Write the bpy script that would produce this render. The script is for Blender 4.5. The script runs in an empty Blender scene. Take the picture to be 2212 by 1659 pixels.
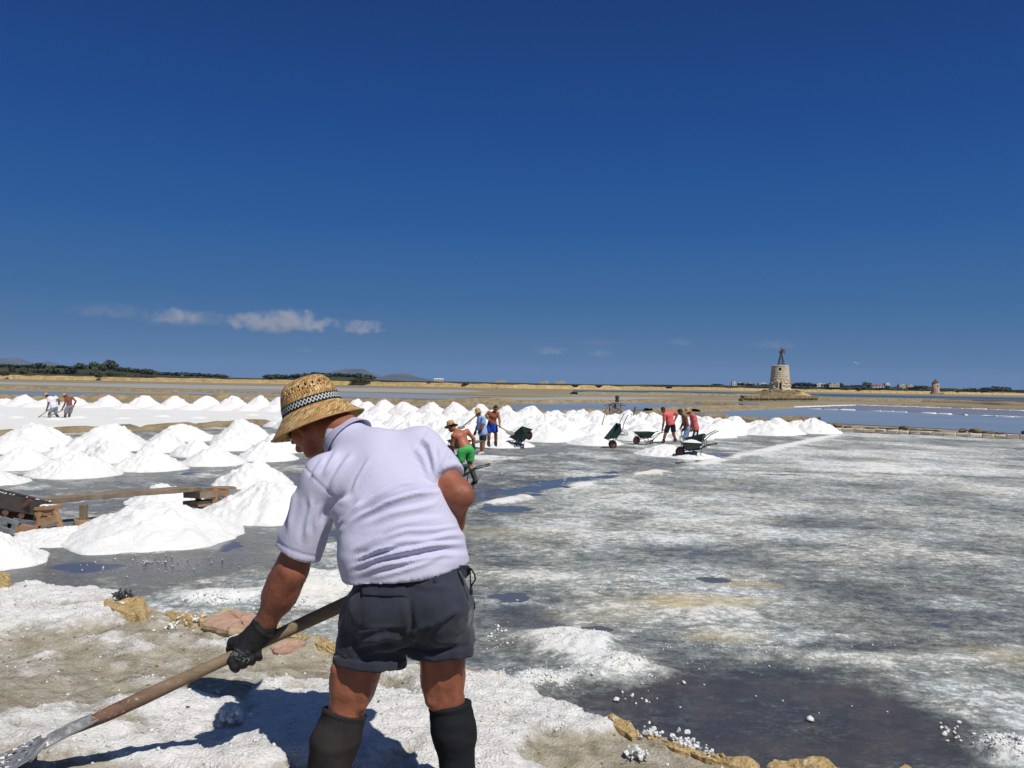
import bpy, bmesh, math, random
import numpy as np
from mathutils import Vector, Matrix
from mathutils.bvhtree import BVHTree

random.seed(7)
RNG = np.random.default_rng(11)
SC = bpy.context.scene
COL = SC.collection

# ------------------------------------------------------------------ camera
CAM_Z = 2.4
FPX, CX, CY = 1856.0, 1106.0, 829.5          # focal length and centre, in units of a 2212 x 1659 view
ROLL, PITCH = 0.018, 0.0012
cam_data = bpy.data.cameras.new('camera')
cam = bpy.data.objects.new('camera', cam_data)
COL.objects.link(cam)
cam_data.sensor_width = 36.0
cam_data.lens = 36.0 * FPX / 2212.0
cam_data.clip_start = 0.05
cam_data.clip_end = 60000
_R = Vector((math.cos(ROLL), 0, math.sin(ROLL)))
_F = Vector((0, math.cos(PITCH), -math.sin(PITCH)))
_U = _R.cross(_F).normalized()
_R = _F.cross(_U).normalized()
cam.matrix_world = Matrix(((_R.x, _U.x, -_F.x, 0), (_R.y, _U.y, -_F.y, 0), (_R.z, _U.z, -_F.z, CAM_Z), (0, 0, 0, 1)))
SC.camera = cam

# ------------------------------------------------------------------ light
TO_SUN = Vector((0.40, -0.46, 0.92)).normalized()
SUN_ELEV = math.asin(TO_SUN.z)
SUN_AZ = math.atan2(TO_SUN.x, TO_SUN.y)
sun_data = bpy.data.lights.new('sun', 'SUN')
sun_data.energy = 4.25
sun_data.angle = math.radians(0.53)
sun_data.color = (1.0, 0.955, 0.89)
sun = bpy.data.objects.new('sun', sun_data)
COL.objects.link(sun)
sun.rotation_euler = (-TO_SUN).to_track_quat('-Z', 'Y').to_euler()
sun.location = (20, -20, 60)

world = bpy.data.worlds.new('World')
SC.world = world
world.use_nodes = True
nt = world.node_tree
nt.nodes.clear()
w_out = nt.nodes.new('ShaderNodeOutputWorld')
w_bg = nt.nodes.new('ShaderNodeBackground')
w_sky = nt.nodes.new('ShaderNodeTexSky')
w_sky.sky_type = 'NISHITA'
w_sky.sun_disc = False
w_sky.sun_elevation = SUN_ELEV
w_sky.sun_rotation = SUN_AZ
w_sky.altitude = 0
w_sky.air_density = 1.0
w_sky.dust_density = 0.35
w_sky.ozone_density = 4.0
# a deep, polarised-looking blue by elevation, going over into the sky model towards the sun
SKY_STOPS = [(.0, (.110, .205, .345)), (.035, (.084, .180, .335)), (.09, (.046, .142, .325)), (.175, (.021, .100, .312)), (.275, (.0115, .067, .262)), (.41, (.0088, .042, .176)), (.6, (.012, .040, .135)), (1.0, (.020, .048, .130))]
SKY_STRENGTH = 0.1
w_geo = nt.nodes.new('ShaderNodeTexCoord')
w_sep = nt.nodes.new('ShaderNodeSeparateXYZ')
w_ramp = nt.nodes.new('ShaderNodeValToRGB')
while len(w_ramp.color_ramp.elements) < len(SKY_STOPS): w_ramp.color_ramp.elements.new(.5)
for _e, (_p, _c) in zip(w_ramp.color_ramp.elements, SKY_STOPS):
    _e.position = _p; _e.color = (*[x for x in _c], 1)
w_mul = nt.nodes.new('ShaderNodeVectorMath'); w_mul.operation = 'SCALE'; w_mul.inputs['Scale'].default_value = 1 / SKY_STRENGTH
w_dot = nt.nodes.new('ShaderNodeVectorMath'); w_dot.operation = 'DOT_PRODUCT'; w_dot.inputs[1].default_value = TO_SUN
w_mr = nt.nodes.new('ShaderNodeMapRange'); w_mr.interpolation_type = 'SMOOTHSTEP'
for _i, _v in enumerate((.30, 1.0, .004, .40)): w_mr.inputs[_i + 1].default_value = _v
w_mix = nt.nodes.new('ShaderNodeMix'); w_mix.data_type = 'RGBA'
w_bg.inputs['Strength'].default_value = SKY_STRENGTH
nt.links.new(w_geo.outputs['Generated'], w_sep.inputs[0]); nt.links.new(w_sep.outputs['Z'], w_ramp.inputs['Fac'])
nt.links.new(w_geo.outputs['Generated'], w_dot.inputs[0]); nt.links.new(w_dot.outputs['Value'], w_mr.inputs[0])
nt.links.new(w_ramp.outputs['Color'], w_mul.inputs[0])
nt.links.new(w_mr.outputs[0], w_mix.inputs[0]); nt.links.new(w_mul.outputs[0], w_mix.inputs[6]); nt.links.new(w_sky.outputs[0], w_mix.inputs[7])
nt.links.new(w_mix.outputs[2], w_bg.inputs['Color'])
nt.links.new(w_bg.outputs[0], w_out.inputs['Surface'])

SC.view_settings.view_transform = 'Standard'
SC.view_settings.look = 'None'
SC.view_settings.exposure = 0.0
SC.view_settings.gamma = 1.0
SC.view_settings.use_curve_mapping = False
SC.render.engine = 'CYCLES'
SC.cycles.max_bounces = 6
SC.cycles.diffuse_bounces = 3
SC.cycles.glossy_bounces = 3
SC.cycles.transparent_max_bounces = 8
SC.cycles.volume_bounces = 1
SC.cycles.use_denoising = True
SC.cycles.caustics_reflective = False
SC.cycles.caustics_refractive = False

# ------------------------------------------------------------------ pixel -> place helpers
def ray(px, py):
    u = (px - CX) / FPX
    v = -(py - CY) / FPX
    d = _F + _R * u + _U * v
    return d / d.y                            # scaled so that y advances 1 per unit
def W(px, py, Y):
    d = ray(px, py)
    return Vector((d.x * Y, Y, CAM_Z + d.z * Y))
def G(px, py, z=0.0):
    d = ray(px, py)
    t = (z - CAM_Z) / d.z
    return Vector((d.x * t, t, z))
def proj(P):
    """world points (n,3) -> view coordinates"""
    P = np.asarray(P, float)
    q = P - np.array((0, 0, CAM_Z))
    f = q @ np.array(_F); r = q @ np.array(_R); u = q @ np.array(_U)
    return np.stack((CX + FPX * r / f, CY - FPX * u / f), -1)
def c1(x, y): return (x * .3 + 442.4, y * .3 + 778.6)
def c2(x, y): return (x * .3 + 442.4, y * .3 + 1221.0)
def c4(x, y): return (x * .28, y * .28 + 814.0)
def c5(x, y): return (x * .16 + 929.0, y * .16 + 814.0)
def c6(x, y): return (x * .16 + 1238.7, y * .16 + 831.7)
def c7(x, y): return (x * .24 + 1575.0, y * .24 + 725.5)

# ------------------------------------------------------------------ noise (numpy)
def _hash(ix, iy, iz, seed):
    h = (ix * 374761393 + iy * 668265263 + iz * 2147483647 + seed * 1274126177) & 0xffffffff
    h = ((h ^ (h >> 13)) * 1274126177) & 0xffffffff
    h = (h ^ (h >> 16)) & 0xffffffff
    return h.astype(np.float64) / 4294967295.0
def vnoise2(x, y, seed=0):
    x = np.asarray(x, float); y = np.asarray(y, float)
    ix = np.floor(x).astype(np.int64); iy = np.floor(y).astype(np.int64)
    fx = x - ix; fy = y - iy
    ux = fx * fx * fx * (fx * (fx * 6 - 15) + 10); uy = fy * fy * fy * (fy * (fy * 6 - 15) + 10)
    z = np.zeros_like(ix)
    a = _hash(ix, iy, z, seed); b = _hash(ix + 1, iy, z, seed)
    c = _hash(ix, iy + 1, z, seed); d = _hash(ix + 1, iy + 1, z, seed)
    return (a * (1 - ux) + b * ux) * (1 - uy) + (c * (1 - ux) + d * ux) * uy
def fbm2(x, y, oct=4, seed=0, gain=.5, lac=2.03):
    s = 0; a = 1; t = 0
    c, sn = math.cos(.6), math.sin(.6)
    for o in range(oct):
        s = s + a * vnoise2(x, y, seed + o * 17); t += a
        x, y = (c * x - sn * y) * lac + 13.7, (sn * x + c * y) * lac + 5.1
        a *= gain
    return s / t
def vnoise3(P, scale, seed=0):
    q = np.asarray(P) * scale
    i = np.floor(q).astype(np.int64); f = q - i
    u = f * f * (3 - 2 * f)
    r = 0
    for dx in (0, 1):
        for dy in (0, 1):
            for dz in (0, 1):
                w = (u[:, 0] if dx else 1 - u[:, 0]) * (u[:, 1] if dy else 1 - u[:, 1]) * (u[:, 2] if dz else 1 - u[:, 2])
                r = r + w * _hash(i[:, 0] + dx, i[:, 1] + dy, i[:, 2] + dz, seed)
    return r
def sstep(a, b, x):
    t = np.clip((x - a) / (b - a), 0, 1)
    return t * t * (3 - 2 * t)
def polydist(X, Y, pts):
    """unsigned distance to a polyline, the signed side of the nearest segment and how far along it is"""
    best = np.full(np.shape(X), 1e9); side = np.zeros(np.shape(X))
    for (ax, ay), (bx, by) in zip(pts[:-1], pts[1:]):
        vx, vy = bx - ax, by - ay
        t = np.clip(((X - ax) * vx + (Y - ay) * vy) / (vx * vx + vy * vy + 1e-12), 0, 1)
        dx, dy = X - ax - t * vx, Y - ay - t * vy
        d = np.hypot(dx, dy)
        m = d < best
        best = np.where(m, d, best)
        side = np.where(m, np.sign(vx * (Y - ay) - vy * (X - ax)), side)
    return best, side

# ------------------------------------------------------------------ object helpers
def tag(o, label=None, cat=None, group=None, kind=None):
    if label: o['label'] = label
    if cat: o['category'] = cat
    if group: o['group'] = group
    if kind: o['kind'] = kind
    return o
def link(name, me, mat=None, parent=None, loc=(0, 0, 0), smooth=True):
    o = bpy.data.objects.new(name, me)
    COL.objects.link(o)
    if mat is not None and not me.materials: me.materials.append(mat)
    if parent is not None: o.parent = parent
    o.location = loc
    return o
def mesh(name, V, Fc, smooth=True):
    me = bpy.data.meshes.new(name)
    V = np.asarray(V, dtype=np.float32)
    if isinstance(Fc, np.ndarray):
        n, k = Fc.shape
        me.vertices.add(len(V)); me.vertices.foreach_set('co', V.ravel())
        me.loops.add(n * k); me.loops.foreach_set('vertex_index', Fc.astype(np.int32).ravel())
        me.polygons.add(n)
        me.polygons.foreach_set('loop_start', np.arange(0, n * k, k, dtype=np.int32))
        me.polygons.foreach_set('loop_total', np.full(n, k, dtype=np.int32))
    else:
        me.from_pydata([tuple(v) for v in V], [], Fc)
    me.update(calc_edges=True)
    me.validate()
    if smooth:
        me.polygons.foreach_set('use_smooth', np.ones(len(me.polygons), dtype=bool))
    return me
def attr(me, name, vals):
    a = me.attributes.new(name, 'FLOAT', 'POINT')
    a.data.foreach_set('value', np.asarray(vals, dtype=np.float32))
def empty(name, loc=(0, 0, 0), rz=0.0):
    o = bpy.data.objects.new(name, None)
    COL.objects.link(o); o.location = loc; o.rotation_euler = (0, 0, rz)
    o.empty_display_size = .2
    return o
def copy_tree(o, parent=None):
    c = o.copy(); COL.objects.link(c)
    if parent is not None: c.parent = parent
    for ch in list(o.children): copy_tree(ch, c)
    return c
def grid_faces(nr, nc, wrap=False):
    r = np.arange(nr - 1)[:, None]; c = np.arange(nc if wrap else nc - 1)[None, :]
    c2_ = (c + 1) % nc
    a = r * nc + c; b = r * nc + c2_; d = (r + 1) * nc + c; e = (r + 1) * nc + c2_
    return np.stack((a, b, e, d), -1).reshape(-1, 4)

class MB:
    """collects simple solids into one mesh"""
    def __init__(s): s.v = []; s.f = []
    def add(s, V, Fc):
        n = len(s.v); s.v += [tuple(x) for x in V]; s.f += [tuple(int(i) + n for i in f) for f in Fc]
    def box(s, c, size, rot=None, jit=0.0, taper=1.0):
        V = []
        for z in (-.5, .5):
            t = taper if z > 0 else 1.0
            for x, y in ((-.5, -.5), (.5, -.5), (.5, .5), (-.5, .5)):
                p = Vector((x * size[0] * t, y * size[1] * t, z * size[2]))
                p += Vector((random.uniform(-jit, jit), random.uniform(-jit, jit), random.uniform(-jit, jit)))
                if rot is not None: p = rot @ p
                V.append(p + Vector(c))
        s.add(V, [(3, 2, 1, 0), (4, 5, 6, 7), (0, 1, 5, 4), (1, 2, 6, 5), (2, 3, 7, 6), (3, 0, 4, 7)])
    def tube(s, pts, r, n=8, cap=True):
        pts = [Vector(p) for p in pts]
        rr = r if isinstance(r, (list, tuple)) else [r] * len(pts)
        V = []; up = None
        for i, p in enumerate(pts):
            d = (pts[min(i + 1, len(pts) - 1)] - pts[max(i - 1, 0)]).normalized()
            if up is None:
                up = d.orthogonal().normalized()
            up = (up - d * up.dot(d)).normalized()
            w = d.cross(up)
            for k in range(n):
                a = 2 * math.pi * k / n
                V.append(p + (up * math.cos(a) + w * math.sin(a)) * rr[i])
        Fc = []
        for i in range(len(pts) - 1):
            for k in range(n):
                k2 = (k + 1) % n
                Fc.append((i * n + k, i * n + k2, (i + 1) * n + k2, (i + 1) * n + k))
        if cap:
            Fc.append(tuple(range(n - 1, -1, -1))); Fc.append(tuple((len(pts) - 1) * n + k for k in range(n)))
        s.add(V, Fc)
    def lathe(s, prof, n=24, M=None, sx=1.0, sy=1.0, close=False):
        V = []
        for r, z in prof:
            for k in range(n):
                a = 2 * math.pi * k / n
                p = Vector((r * math.cos(a) * sx, r * math.sin(a) * sy, z))
                V.append(M @ p if M is not None else p)
        Fc = [tuple(f) for f in grid_faces(len(prof), n, True)]
        if close:
            Fc.append(tuple(range(n - 1, -1, -1))); Fc.append(tuple((len(prof) - 1) * n + k for k in range(n)))
        s.add(V, Fc)
    def hull(s, c, size, seed, n=14, rot=None):
        rs = random.Random(seed)
        bm = bmesh.new()
        for _ in range(n):
            v = Vector((rs.gauss(0, 1), rs.gauss(0, 1), rs.gauss(0, 1)))
            m = max(abs(v.x), abs(v.y), abs(v.z)); v = v.normalized() * .75 + v / m * .25
            v = Vector((v.x * size[0] * .5, v.y * size[1] * .5, v.z * size[2] * .5))
            if rot is not None: v = rot @ v
            bm.verts.new(v + Vector(c))
        bmesh.ops.convex_hull(bm, input=bm.verts)
        vs = [v for v in bm.verts if v.link_faces]
        idx = {v: i for i, v in enumerate(vs)}
        s.add([v.co.copy() for v in vs], [tuple(idx[v] for v in f.verts) for f in bm.faces])
        bm.free()
    def me(s, name, smooth=False, bevel=0.0):
        me = bpy.data.meshes.new(name)
        me.from_pydata(s.v, [], s.f); me.update()
        if bevel > 0:
            bm = bmesh.new(); bm.from_mesh(me)
            bmesh.ops.bevel(bm, geom=list(bm.edges), offset=bevel, segments=1, affect='EDGES', clamp_overlap=True)
            bm.to_mesh(me); bm.free()
        if smooth: me.polygons.foreach_set('use_smooth', np.ones(len(me.polygons), dtype=bool))
        return me
    def build(s, name, mat, parent=None, loc=(0, 0, 0), smooth=False, bevel=0.0):
        return link(name, s.me(name, smooth, bevel), mat, parent, loc)

# ------------------------------------------------------------------ signed-distance modelling
class SDF:
    """rounded cones and ellipsoids blended into one continuous skin on a voxel grid"""
    def __init__(s, lo, hi, h):
        s.h = h; s.lo = np.array(lo, float)
        n = np.ceil((np.array(hi) - s.lo) / h).astype(int) + 1
        s.ax = [s.lo[i] + h * np.arange(n[i]) for i in range(3)]
        s.F = np.full(n, 1.0)
    def _sub(s, lo, hi):
        sl = []
        for i in range(3):
            a = max(0, int((lo[i] - s.lo[i]) / s.h)); b = min(s.F.shape[i], int((hi[i] - s.lo[i]) / s.h) + 2)
            if b <= a: return None
            sl.append(slice(a, b))
        return tuple(sl)
    def _comb(s, sl, d, k, sub):
        A = s.F[sl]
        if sub:
            d = -d
            if k > 0:
                hh = np.maximum(k - np.abs(A - d), 0) / k
                s.F[sl] = np.maximum(A, d) + hh * hh * k * .25
            else: s.F[sl] = np.maximum(A, d)
        else:
            if k > 0:
                hh = np.maximum(k - np.abs(A - d), 0) / k
                s.F[sl] = np.minimum(A, d) - hh * hh * k * .25
            else: s.F[sl] = np.minimum(A, d)
    def cone(s, a, b, ra, rb, k=.02, w=None, flat=1.0, sub=False):
        a = np.array(a, float); b = np.array(b, float)
        m = max(ra, rb) * max(1, flat) + k + 3 * s.h
        sl = s._sub(np.minimum(a, b) - m, np.maximum(a, b) + m)
        if sl is None: return
        x = s.ax[0][sl[0]][:, None, None] - a[0]; y = s.ax[1][sl[1]][None, :, None] - a[1]; z = s.ax[2][sl[2]][None, None, :] - a[2]
        ba = b - a; L = ba @ ba + 1e-12
        t = np.clip((x * ba[0] + y * ba[1] + z * ba[2]) / L, 0, 1)
        qx = x - t * ba[0]; qy = y - t * ba[1]; qz = z - t * ba[2]
        q2 = qx * qx + qy * qy + qz * qz
        if w is not None:
            w = np.array(w, float); w /= np.linalg.norm(w)
            qw = qx * w[0] + qy * w[1] + qz * w[2]
            q2 = q2 - qw * qw + (qw / flat) ** 2
        d = np.sqrt(np.maximum(q2, 0)) - (ra + (rb - ra) * t)
        s._comb(sl, d, k, sub)
    def ell(s, c, rad, axes=None, k=.02, sub=False):
        c = np.array(c, float); rad = np.array(rad, float)
        A = np.array(axes, float) if axes is not None else np.eye(3)
        m = rad.max() + k + 3 * s.h
        sl = s._sub(c - m, c + m)
        if sl is None: return
        x = s.ax[0][sl[0]][:, None, None] - c[0]; y = s.ax[1][sl[1]][None, :, None] - c[1]; z = s.ax[2][sl[2]][None, None, :] - c[2]
        q = 0; q1 = 0
        for i in range(3):
            pr = (x * A[i, 0] + y * A[i, 1] + z * A[i, 2])
            q = q + (pr / rad[i]) ** 2; q1 = q1 + (pr / rad[i] ** 2) ** 2
        k0 = np.sqrt(q)
        d = k0 * (k0 - 1) / np.maximum(np.sqrt(q1), 1e-9)
        s._comb(sl, d, k, sub)
    def plane(s, p, n):
        """keep the side that n points away from"""
        p = np.array(p, float); n = np.array(n, float); n /= np.linalg.norm(n)
        d = (s.ax[0][:, None, None] - p[0]) * n[0] + (s.ax[1][None, :, None] - p[1]) * n[1] + (s.ax[2][None, None, :] - p[2]) * n[2]
        s.F = np.maximum(s.F, d)
    def nets(s, smooth=1):
        F = s.F
        ins = F < 0
        nx, ny, nz = F.shape
        cnt = np.zeros((nx - 1, ny - 1, nz - 1), np.int8)
        for dx in (0, 1):
            for dy in (0, 1):
                for dz in (0, 1):
                    cnt += ins[dx:nx - 1 + dx, dy:ny - 1 + dy, dz:nz - 1 + dz]
        act = (cnt > 0) & (cnt < 8)
        I = np.argwhere(act)
        vid = np.full(act.shape, -1, np.int64); vid[act] = np.arange(len(I))
        cr = np.array([(a, b, c) for a in (0, 1) for b in (0, 1) for c in (0, 1)])
        val = np.stack([F[I[:, 0] + a, I[:, 1] + b, I[:, 2] + c] for a, b, c in cr], 1)
        acc = np.zeros((len(I), 3)); n = np.zeros(len(I))
        for p in range(8):
            for q in range(p + 1, 8):
                if np.abs(cr[p] - cr[q]).sum() != 1: continue
                m = (val[:, p] < 0) != (val[:, q] < 0)
                den = val[:, p] - val[:, q]
                t = np.where(m, val[:, p] / np.where(den == 0, 1, den), 0)
                acc += np.where(m[:, None], cr[p] + t[:, None] * (cr[q] - cr[p]), 0); n += m
        V = s.lo + s.h * (I + acc / n[:, None])
        quads = []
        for axis in range(3):
            o = [slice(None)] * 3; o2 = [slice(None)] * 3
            o[axis] = slice(0, -1); o2[axis] = slice(1, None)
            a = ins[tuple(o)]; b = ins[tuple(o2)]
            E = np.argwhere(a != b)
            u, v = (axis + 1) % 3, (axis + 2) % 3
            ok = (E[:, u] > 0) & (E[:, v] > 0) & (E[:, u] < F.shape[u] - 1) & (E[:, v] < F.shape[v] - 1)
            E = E[ok]
            if not len(E): continue
            def cell(du, dv):
                c = E.copy(); c[:, u] -= du; c[:, v] -= dv
                return vid[c[:, 0], c[:, 1], c[:, 2]]
            q = np.stack((cell(1, 1), cell(0, 1), cell(0, 0), cell(1, 0)), 1)
            flip = ~a[E[:, 0], E[:, 1], E[:, 2]]
            q[flip] = q[flip][:, ::-1]
            quads.append(q)
        Q = np.concatenate(quads)
        for _ in range(smooth): V = lap(V, Q)
        return V, Q
def lap(V, Q, f=.5):
    s = np.zeros_like(V); n = np.zeros(len(V))
    for i in range(4):
        a, b = Q[:, i], Q[:, (i + 1) % 4]
        for k in range(3):
            s[:, k] += np.bincount(a, V[b, k], len(V)) + np.bincount(b, V[a, k], len(V))
        n += np.bincount(a, minlength=len(V)) + np.bincount(b, minlength=len(V))
    return V * (1 - f) + f * s / np.maximum(n, 1)[:, None]
def vnormals(V, Q):
    d1 = V[Q[:, 2]] - V[Q[:, 0]]; d2 = V[Q[:, 3]] - V[Q[:, 1]]
    n = np.cross(d1, d2); N = np.zeros_like(V)
    for i in range(4):
        for k in range(3): N[:, k] += np.bincount(Q[:, i], n[:, k], len(V))
    return N / np.maximum(np.linalg.norm(N, axis=1), 1e-9)[:, None]

# ------------------------------------------------------------------ materials
MAT = {}
class NB:
    def __init__(s, name):
        s.m = bpy.data.materials.new(name); s.m.use_nodes = True
        s.t = s.m.node_tree; s.b = s.t.nodes['Principled BSDF']; s.o = s.t.nodes['Material Output']
        s._tc = None
    def n(s, ty, **kw):
        x = s.t.nodes.new(ty)
        for k, v in kw.items(): setattr(x, k, v)
        return x
    def L(s, a, b): s.t.links.new(a, b)
    def val(s, sock, v):
        if hasattr(v, 'is_output'): s.L(v, sock)
        else: sock.default_value = v
    def co(s):
        if s._tc is None: s._tc = s.n('ShaderNodeTexCoord')
        return s._tc.outputs['Object']
    def noise(s, scale, detail=4, rough=.55, vec=None, out='Fac', dist=0.0):
        x = s.n('ShaderNodeTexNoise'); x.inputs['Scale'].default_value = scale; x.inputs['Detail'].default_value = detail
        x.inputs['Roughness'].default_value = rough; x.inputs['Distortion'].default_value = dist
        s.L(vec if vec is not None else s.co(), x.inputs['Vector'])
        return x.outputs[out]
    def mapv(s, scale=(1, 1, 1), rot=(0, 0, 0), vec=None):
        x = s.n('ShaderNodeMapping'); x.inputs['Scale'].default_value = scale; x.inputs['Rotation'].default_value = rot
        s.L(vec if vec is not None else s.co(), x.inputs['Vector'])
        return x.outputs[0]
    def voro(s, scale, vec=None, feature='F1', out='Distance'):
        x = s.n('ShaderNodeTexVoronoi', feature=feature); x.inputs['Scale'].default_value = scale
        s.L(vec if vec is not None else s.co(), x.inputs['Vector'])
        return x.outputs[out]
    def math(s, op, a, b=0.0, c=None, clamp=False):
        x = s.n('ShaderNodeMath', operation=op, use_clamp=clamp)
        s.val(x.inputs[0], a); s.val(x.inputs[1], b)
        if c is not None: s.val(x.inputs[2], c)
        return x.outputs[0]
    def ramp(s, fac, stops, interp='LINEAR'):
        x = s.n('ShaderNodeValToRGB'); cr = x.color_ramp; cr.interpolation = interp
        while len(cr.elements) < len(stops): cr.elements.new(.5)
        for e, (p, c) in zip(cr.elements, stops):
            e.position = p; e.color = (*c, 1) if len(c) == 3 else c
        s.L(fac, x.inputs['Fac'])
        return x.outputs['Color']
    def mix(s, fac, a, b, blend='MIX'):
        x = s.n('ShaderNodeMix', data_type='RGBA', blend_type=blend)
        s.val(x.inputs[0], fac)
        for sock, v in ((x.inputs[6], a), (x.inputs[7], b)):
            if hasattr(v, 'is_output'): s.L(v, sock)
            else: sock.default_value = (*v, 1) if len(v) == 3 else v
        return x.outputs[2]
    def rng(s, v, a, b, c, d):
        x = s.n('ShaderNodeMapRange'); s.L(v, x.inputs[0])
        for i, q in enumerate((a, b, c, d)): x.inputs[i + 1].default_value = q
        return x.outputs[0]
    def attr(s, name):
        x = s.n('ShaderNodeAttribute', attribute_name=name)
        return x.outputs['Fac']
    def bump(s, h, strength=.5, dist=.01, normal=None):
        x = s.n('ShaderNodeBump'); x.inputs['Strength'].default_value = strength; x.inputs['Distance'].default_value = dist
        s.L(h, x.inputs['Height'])
        if normal is not None: s.L(normal, x.inputs['Normal'])
        s.L(x.outputs[0], s.b.inputs['Normal'])
        return x.outputs[0]
    def color(s, c):
        if hasattr(c, 'is_output'): s.L(c, s.b.inputs['Base Color'])
        else: s.b.inputs['Base Color'].default_value = (*c, 1)
    def rough(s, r): s.val(s.b.inputs['Roughness'], r)
    def spec(s, r): s.b.inputs['Specular IOR Level'].default_value = r
def simple(name, c1_, c2_=None, scale=8, rough=.8, bump=0.0, bscale=None, bdist=.01, spec=.3, metal=0.0, detail=5):
    if name in MAT: return MAT[name]
    b = NB(name)
    if c2_ is None: c2_ = tuple(x * .75 for x in c1_)
    f = b.noise(scale, detail, .6)
    b.color(b.ramp(f, [(.3, c2_), (.7, c1_)]))
    b.rough(rough); b.spec(spec); b.b.inputs['Metallic'].default_value = metal
    if bump > 0: b.bump(b.noise(bscale or scale * 4, 6, .65), bump, bdist)
    MAT[name] = b.m
    return b.m

def mat_salt(name, tint, bscale=14, bd=.03):
    b = NB(name)
    f = b.noise(2.2, 5, .6); g = b.noise(bscale * 2.2, 4, .7)
    c = b.ramp(f, [(.25, tuple(x * .93 for x in tint)), (.75, tint)])
    c = b.mix(b.rng(g, .35, .62, .0, 1.0), b.mix(1.0, c, (.90, .91, .90), 'MULTIPLY'), c)
    b.color(c); b.rough(.72); b.spec(.25)
    v = b.voro(bscale * 1.4)
    h = b.math('ADD', b.math('MULTIPLY', b.noise(bscale, 7, .72), 1.0), b.math('MULTIPLY', v, -.35))
    b.bump(h, .75, bd)
    MAT[name] = b.m
    return b.m
M_SALT = mat_salt('salt_white', (.85, .845, .825), 24, .022)
M_SALT_P = mat_salt('salt_pinkish', (.84, .80, .795), 8, .04)
M_WOOD = simple('weathered_wood', (.29, .22, .15), (.15, .115, .08), 5, .85, .5, 40, .006)
M_WOOD2 = simple('pallet_wood', (.40, .24, .13), (.24, .14, .075), 6, .85, .5, 40, .006)
def mat_edge_stone():
    b = NB('yellow_stone')
    n = b.noise(16, 7, .7); p = b.voro(70)
    col = b.ramp(n, [(.28, (.30, .20, .085)), (.45, (.47, .335, .15)), (.62, (.60, .445, .22)), (.78, (.66, .53, .31))])
    col = b.mix(b.rng(p, .10, .22, .55, 0), col, (.20, .14, .075))
    g = b.n('ShaderNodeNewGeometry'); sp = b.n('ShaderNodeSeparateXYZ'); b.L(g.outputs['Normal'], sp.inputs[0])
    dust = b.math('MULTIPLY', b.rng(sp.outputs['Z'], .45, .9, 0, 1), b.rng(b.noise(22, 6, .72), .56, .68, 0, .7))
    b.color(b.mix(dust, col, (.74, .72, .67))); b.rough(.95); b.spec(.12)
    b.bump(b.math('ADD', b.noise(55, 7, .75), b.math('MULTIPLY', p, .8)), 1.0, .012)
    return b.m
M_STONE = mat_edge_stone()
M_PINK = simple('pink_stone', (.50, .26, .18), (.40, .19, .13), 12, .9, .5, 60, .005, .2)
M_GREYST = simple('grey_stone', (.42, .37, .29), (.20, .17, .13), 2.2, .95, .9, 9, .04, .15)
M_BROWNST = simple('brown_stone', (.20, .15, .09), (.10, .075, .045), 2.2, .95, .9, 9, .04, .15)
M_DIKE = simple('tan_earth', (.36, .285, .175), (.17, .135, .08), 1.3, .95, .8, 6, .08, .1)
M_YBANK = simple('yellow_bank', (.58, .42, .19), (.34, .235, .10), .45, .95, .9, 1.6, .3, .1)
M_MUDF = simple('dry_mud', (.33, .26, .165), (.235, .18, .11), .06, .95, .4, .8, .1, .1)
M_IRON = simple('dark_iron', (.035, .034, .036), (.06, .04, .03), 10, .6, .3, 30, .004, .5)
M_RUST = simple('rusty_iron', (.16, .085, .05), (.07, .045, .035), 9, .8, .4, 40, .004, .3)
M_GREY_METAL = simple('grey_metal', (.33, .34, .33), (.19, .195, .19), 14, .5, .3, 60, .002, .5, .4)
M_GREEN = simple('green_paint', (.013, .052, .036), (.009, .03, .022), 6, .42, .2, 30, .003, .5)
M_TYRE = simple('black_rubber', (.025, .025, .026), (.04, .037, .034), 12, .8, .3, 40, .003, .4)
M_LEAF = simple('dark_foliage', (.068, .085, .038), (.036, .048, .02), .9, .8, .0)
M_LEAF2 = simple('olive_foliage', (.085, .085, .04), (.045, .048, .022), .9, .85, .0)
M_TRUNK = simple('bark', (.10, .075, .05), None, 3, .9)
M_WHITEWALL = simple('white_plaster', (.78, .76, .70), (.66, .63, .57), .3, .9)
M_CREAMWALL = simple('cream_plaster', (.66, .58, .42), (.54, .46, .32), .3, .9)
M_REDROOF = simple('red_roof', (.28, .10, .07), (.20, .07, .05), 1, .9)
M_DARK = simple('dark_opening', (.012, .011, .01), None, 3, .9)
def copies(m, name, **k): pass
# =================================================================== THE SETTING
# ---- ground sheet to the horizon
def build_ground():
    b = NB('flats')
    n1 = b.noise(.02, 6, .6, b.mapv((.5, 2.5, 1)))
    n2 = b.noise(.35, 6, .65, b.mapv((.4, 1.6, 1)))
    f = b.math('ADD', b.math('MULTIPLY', n1, .6), b.math('MULTIPLY', n2, .4))
    b.color(b.ramp(f, [(.3, (.10, .085, .05)), (.43, (.20, .17, .105)), (.55, (.285, .245, .165)), (.7, (.37, .345, .28))]))
    b.rough(.95); b.spec(.1)
    b.bump(n2, .6, .15)
    xs = np.concatenate((-np.geomspace(30, 14000, 16)[::-1], [0], np.geomspace(30, 14000, 16)))
    ys = np.concatenate((np.linspace(-60, 120, 14), np.geomspace(160, 14000, 18)))
    XX, YY = np.meshgrid(xs, ys)
    V = np.stack((XX, YY, np.full_like(XX, -.14)), -1).reshape(-1, 3)
    o = link('ground', mesh('ground', V, grid_faces(len(ys), len(xs))), b.m)
    tag(o, kind='structure')
build_ground()

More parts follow.
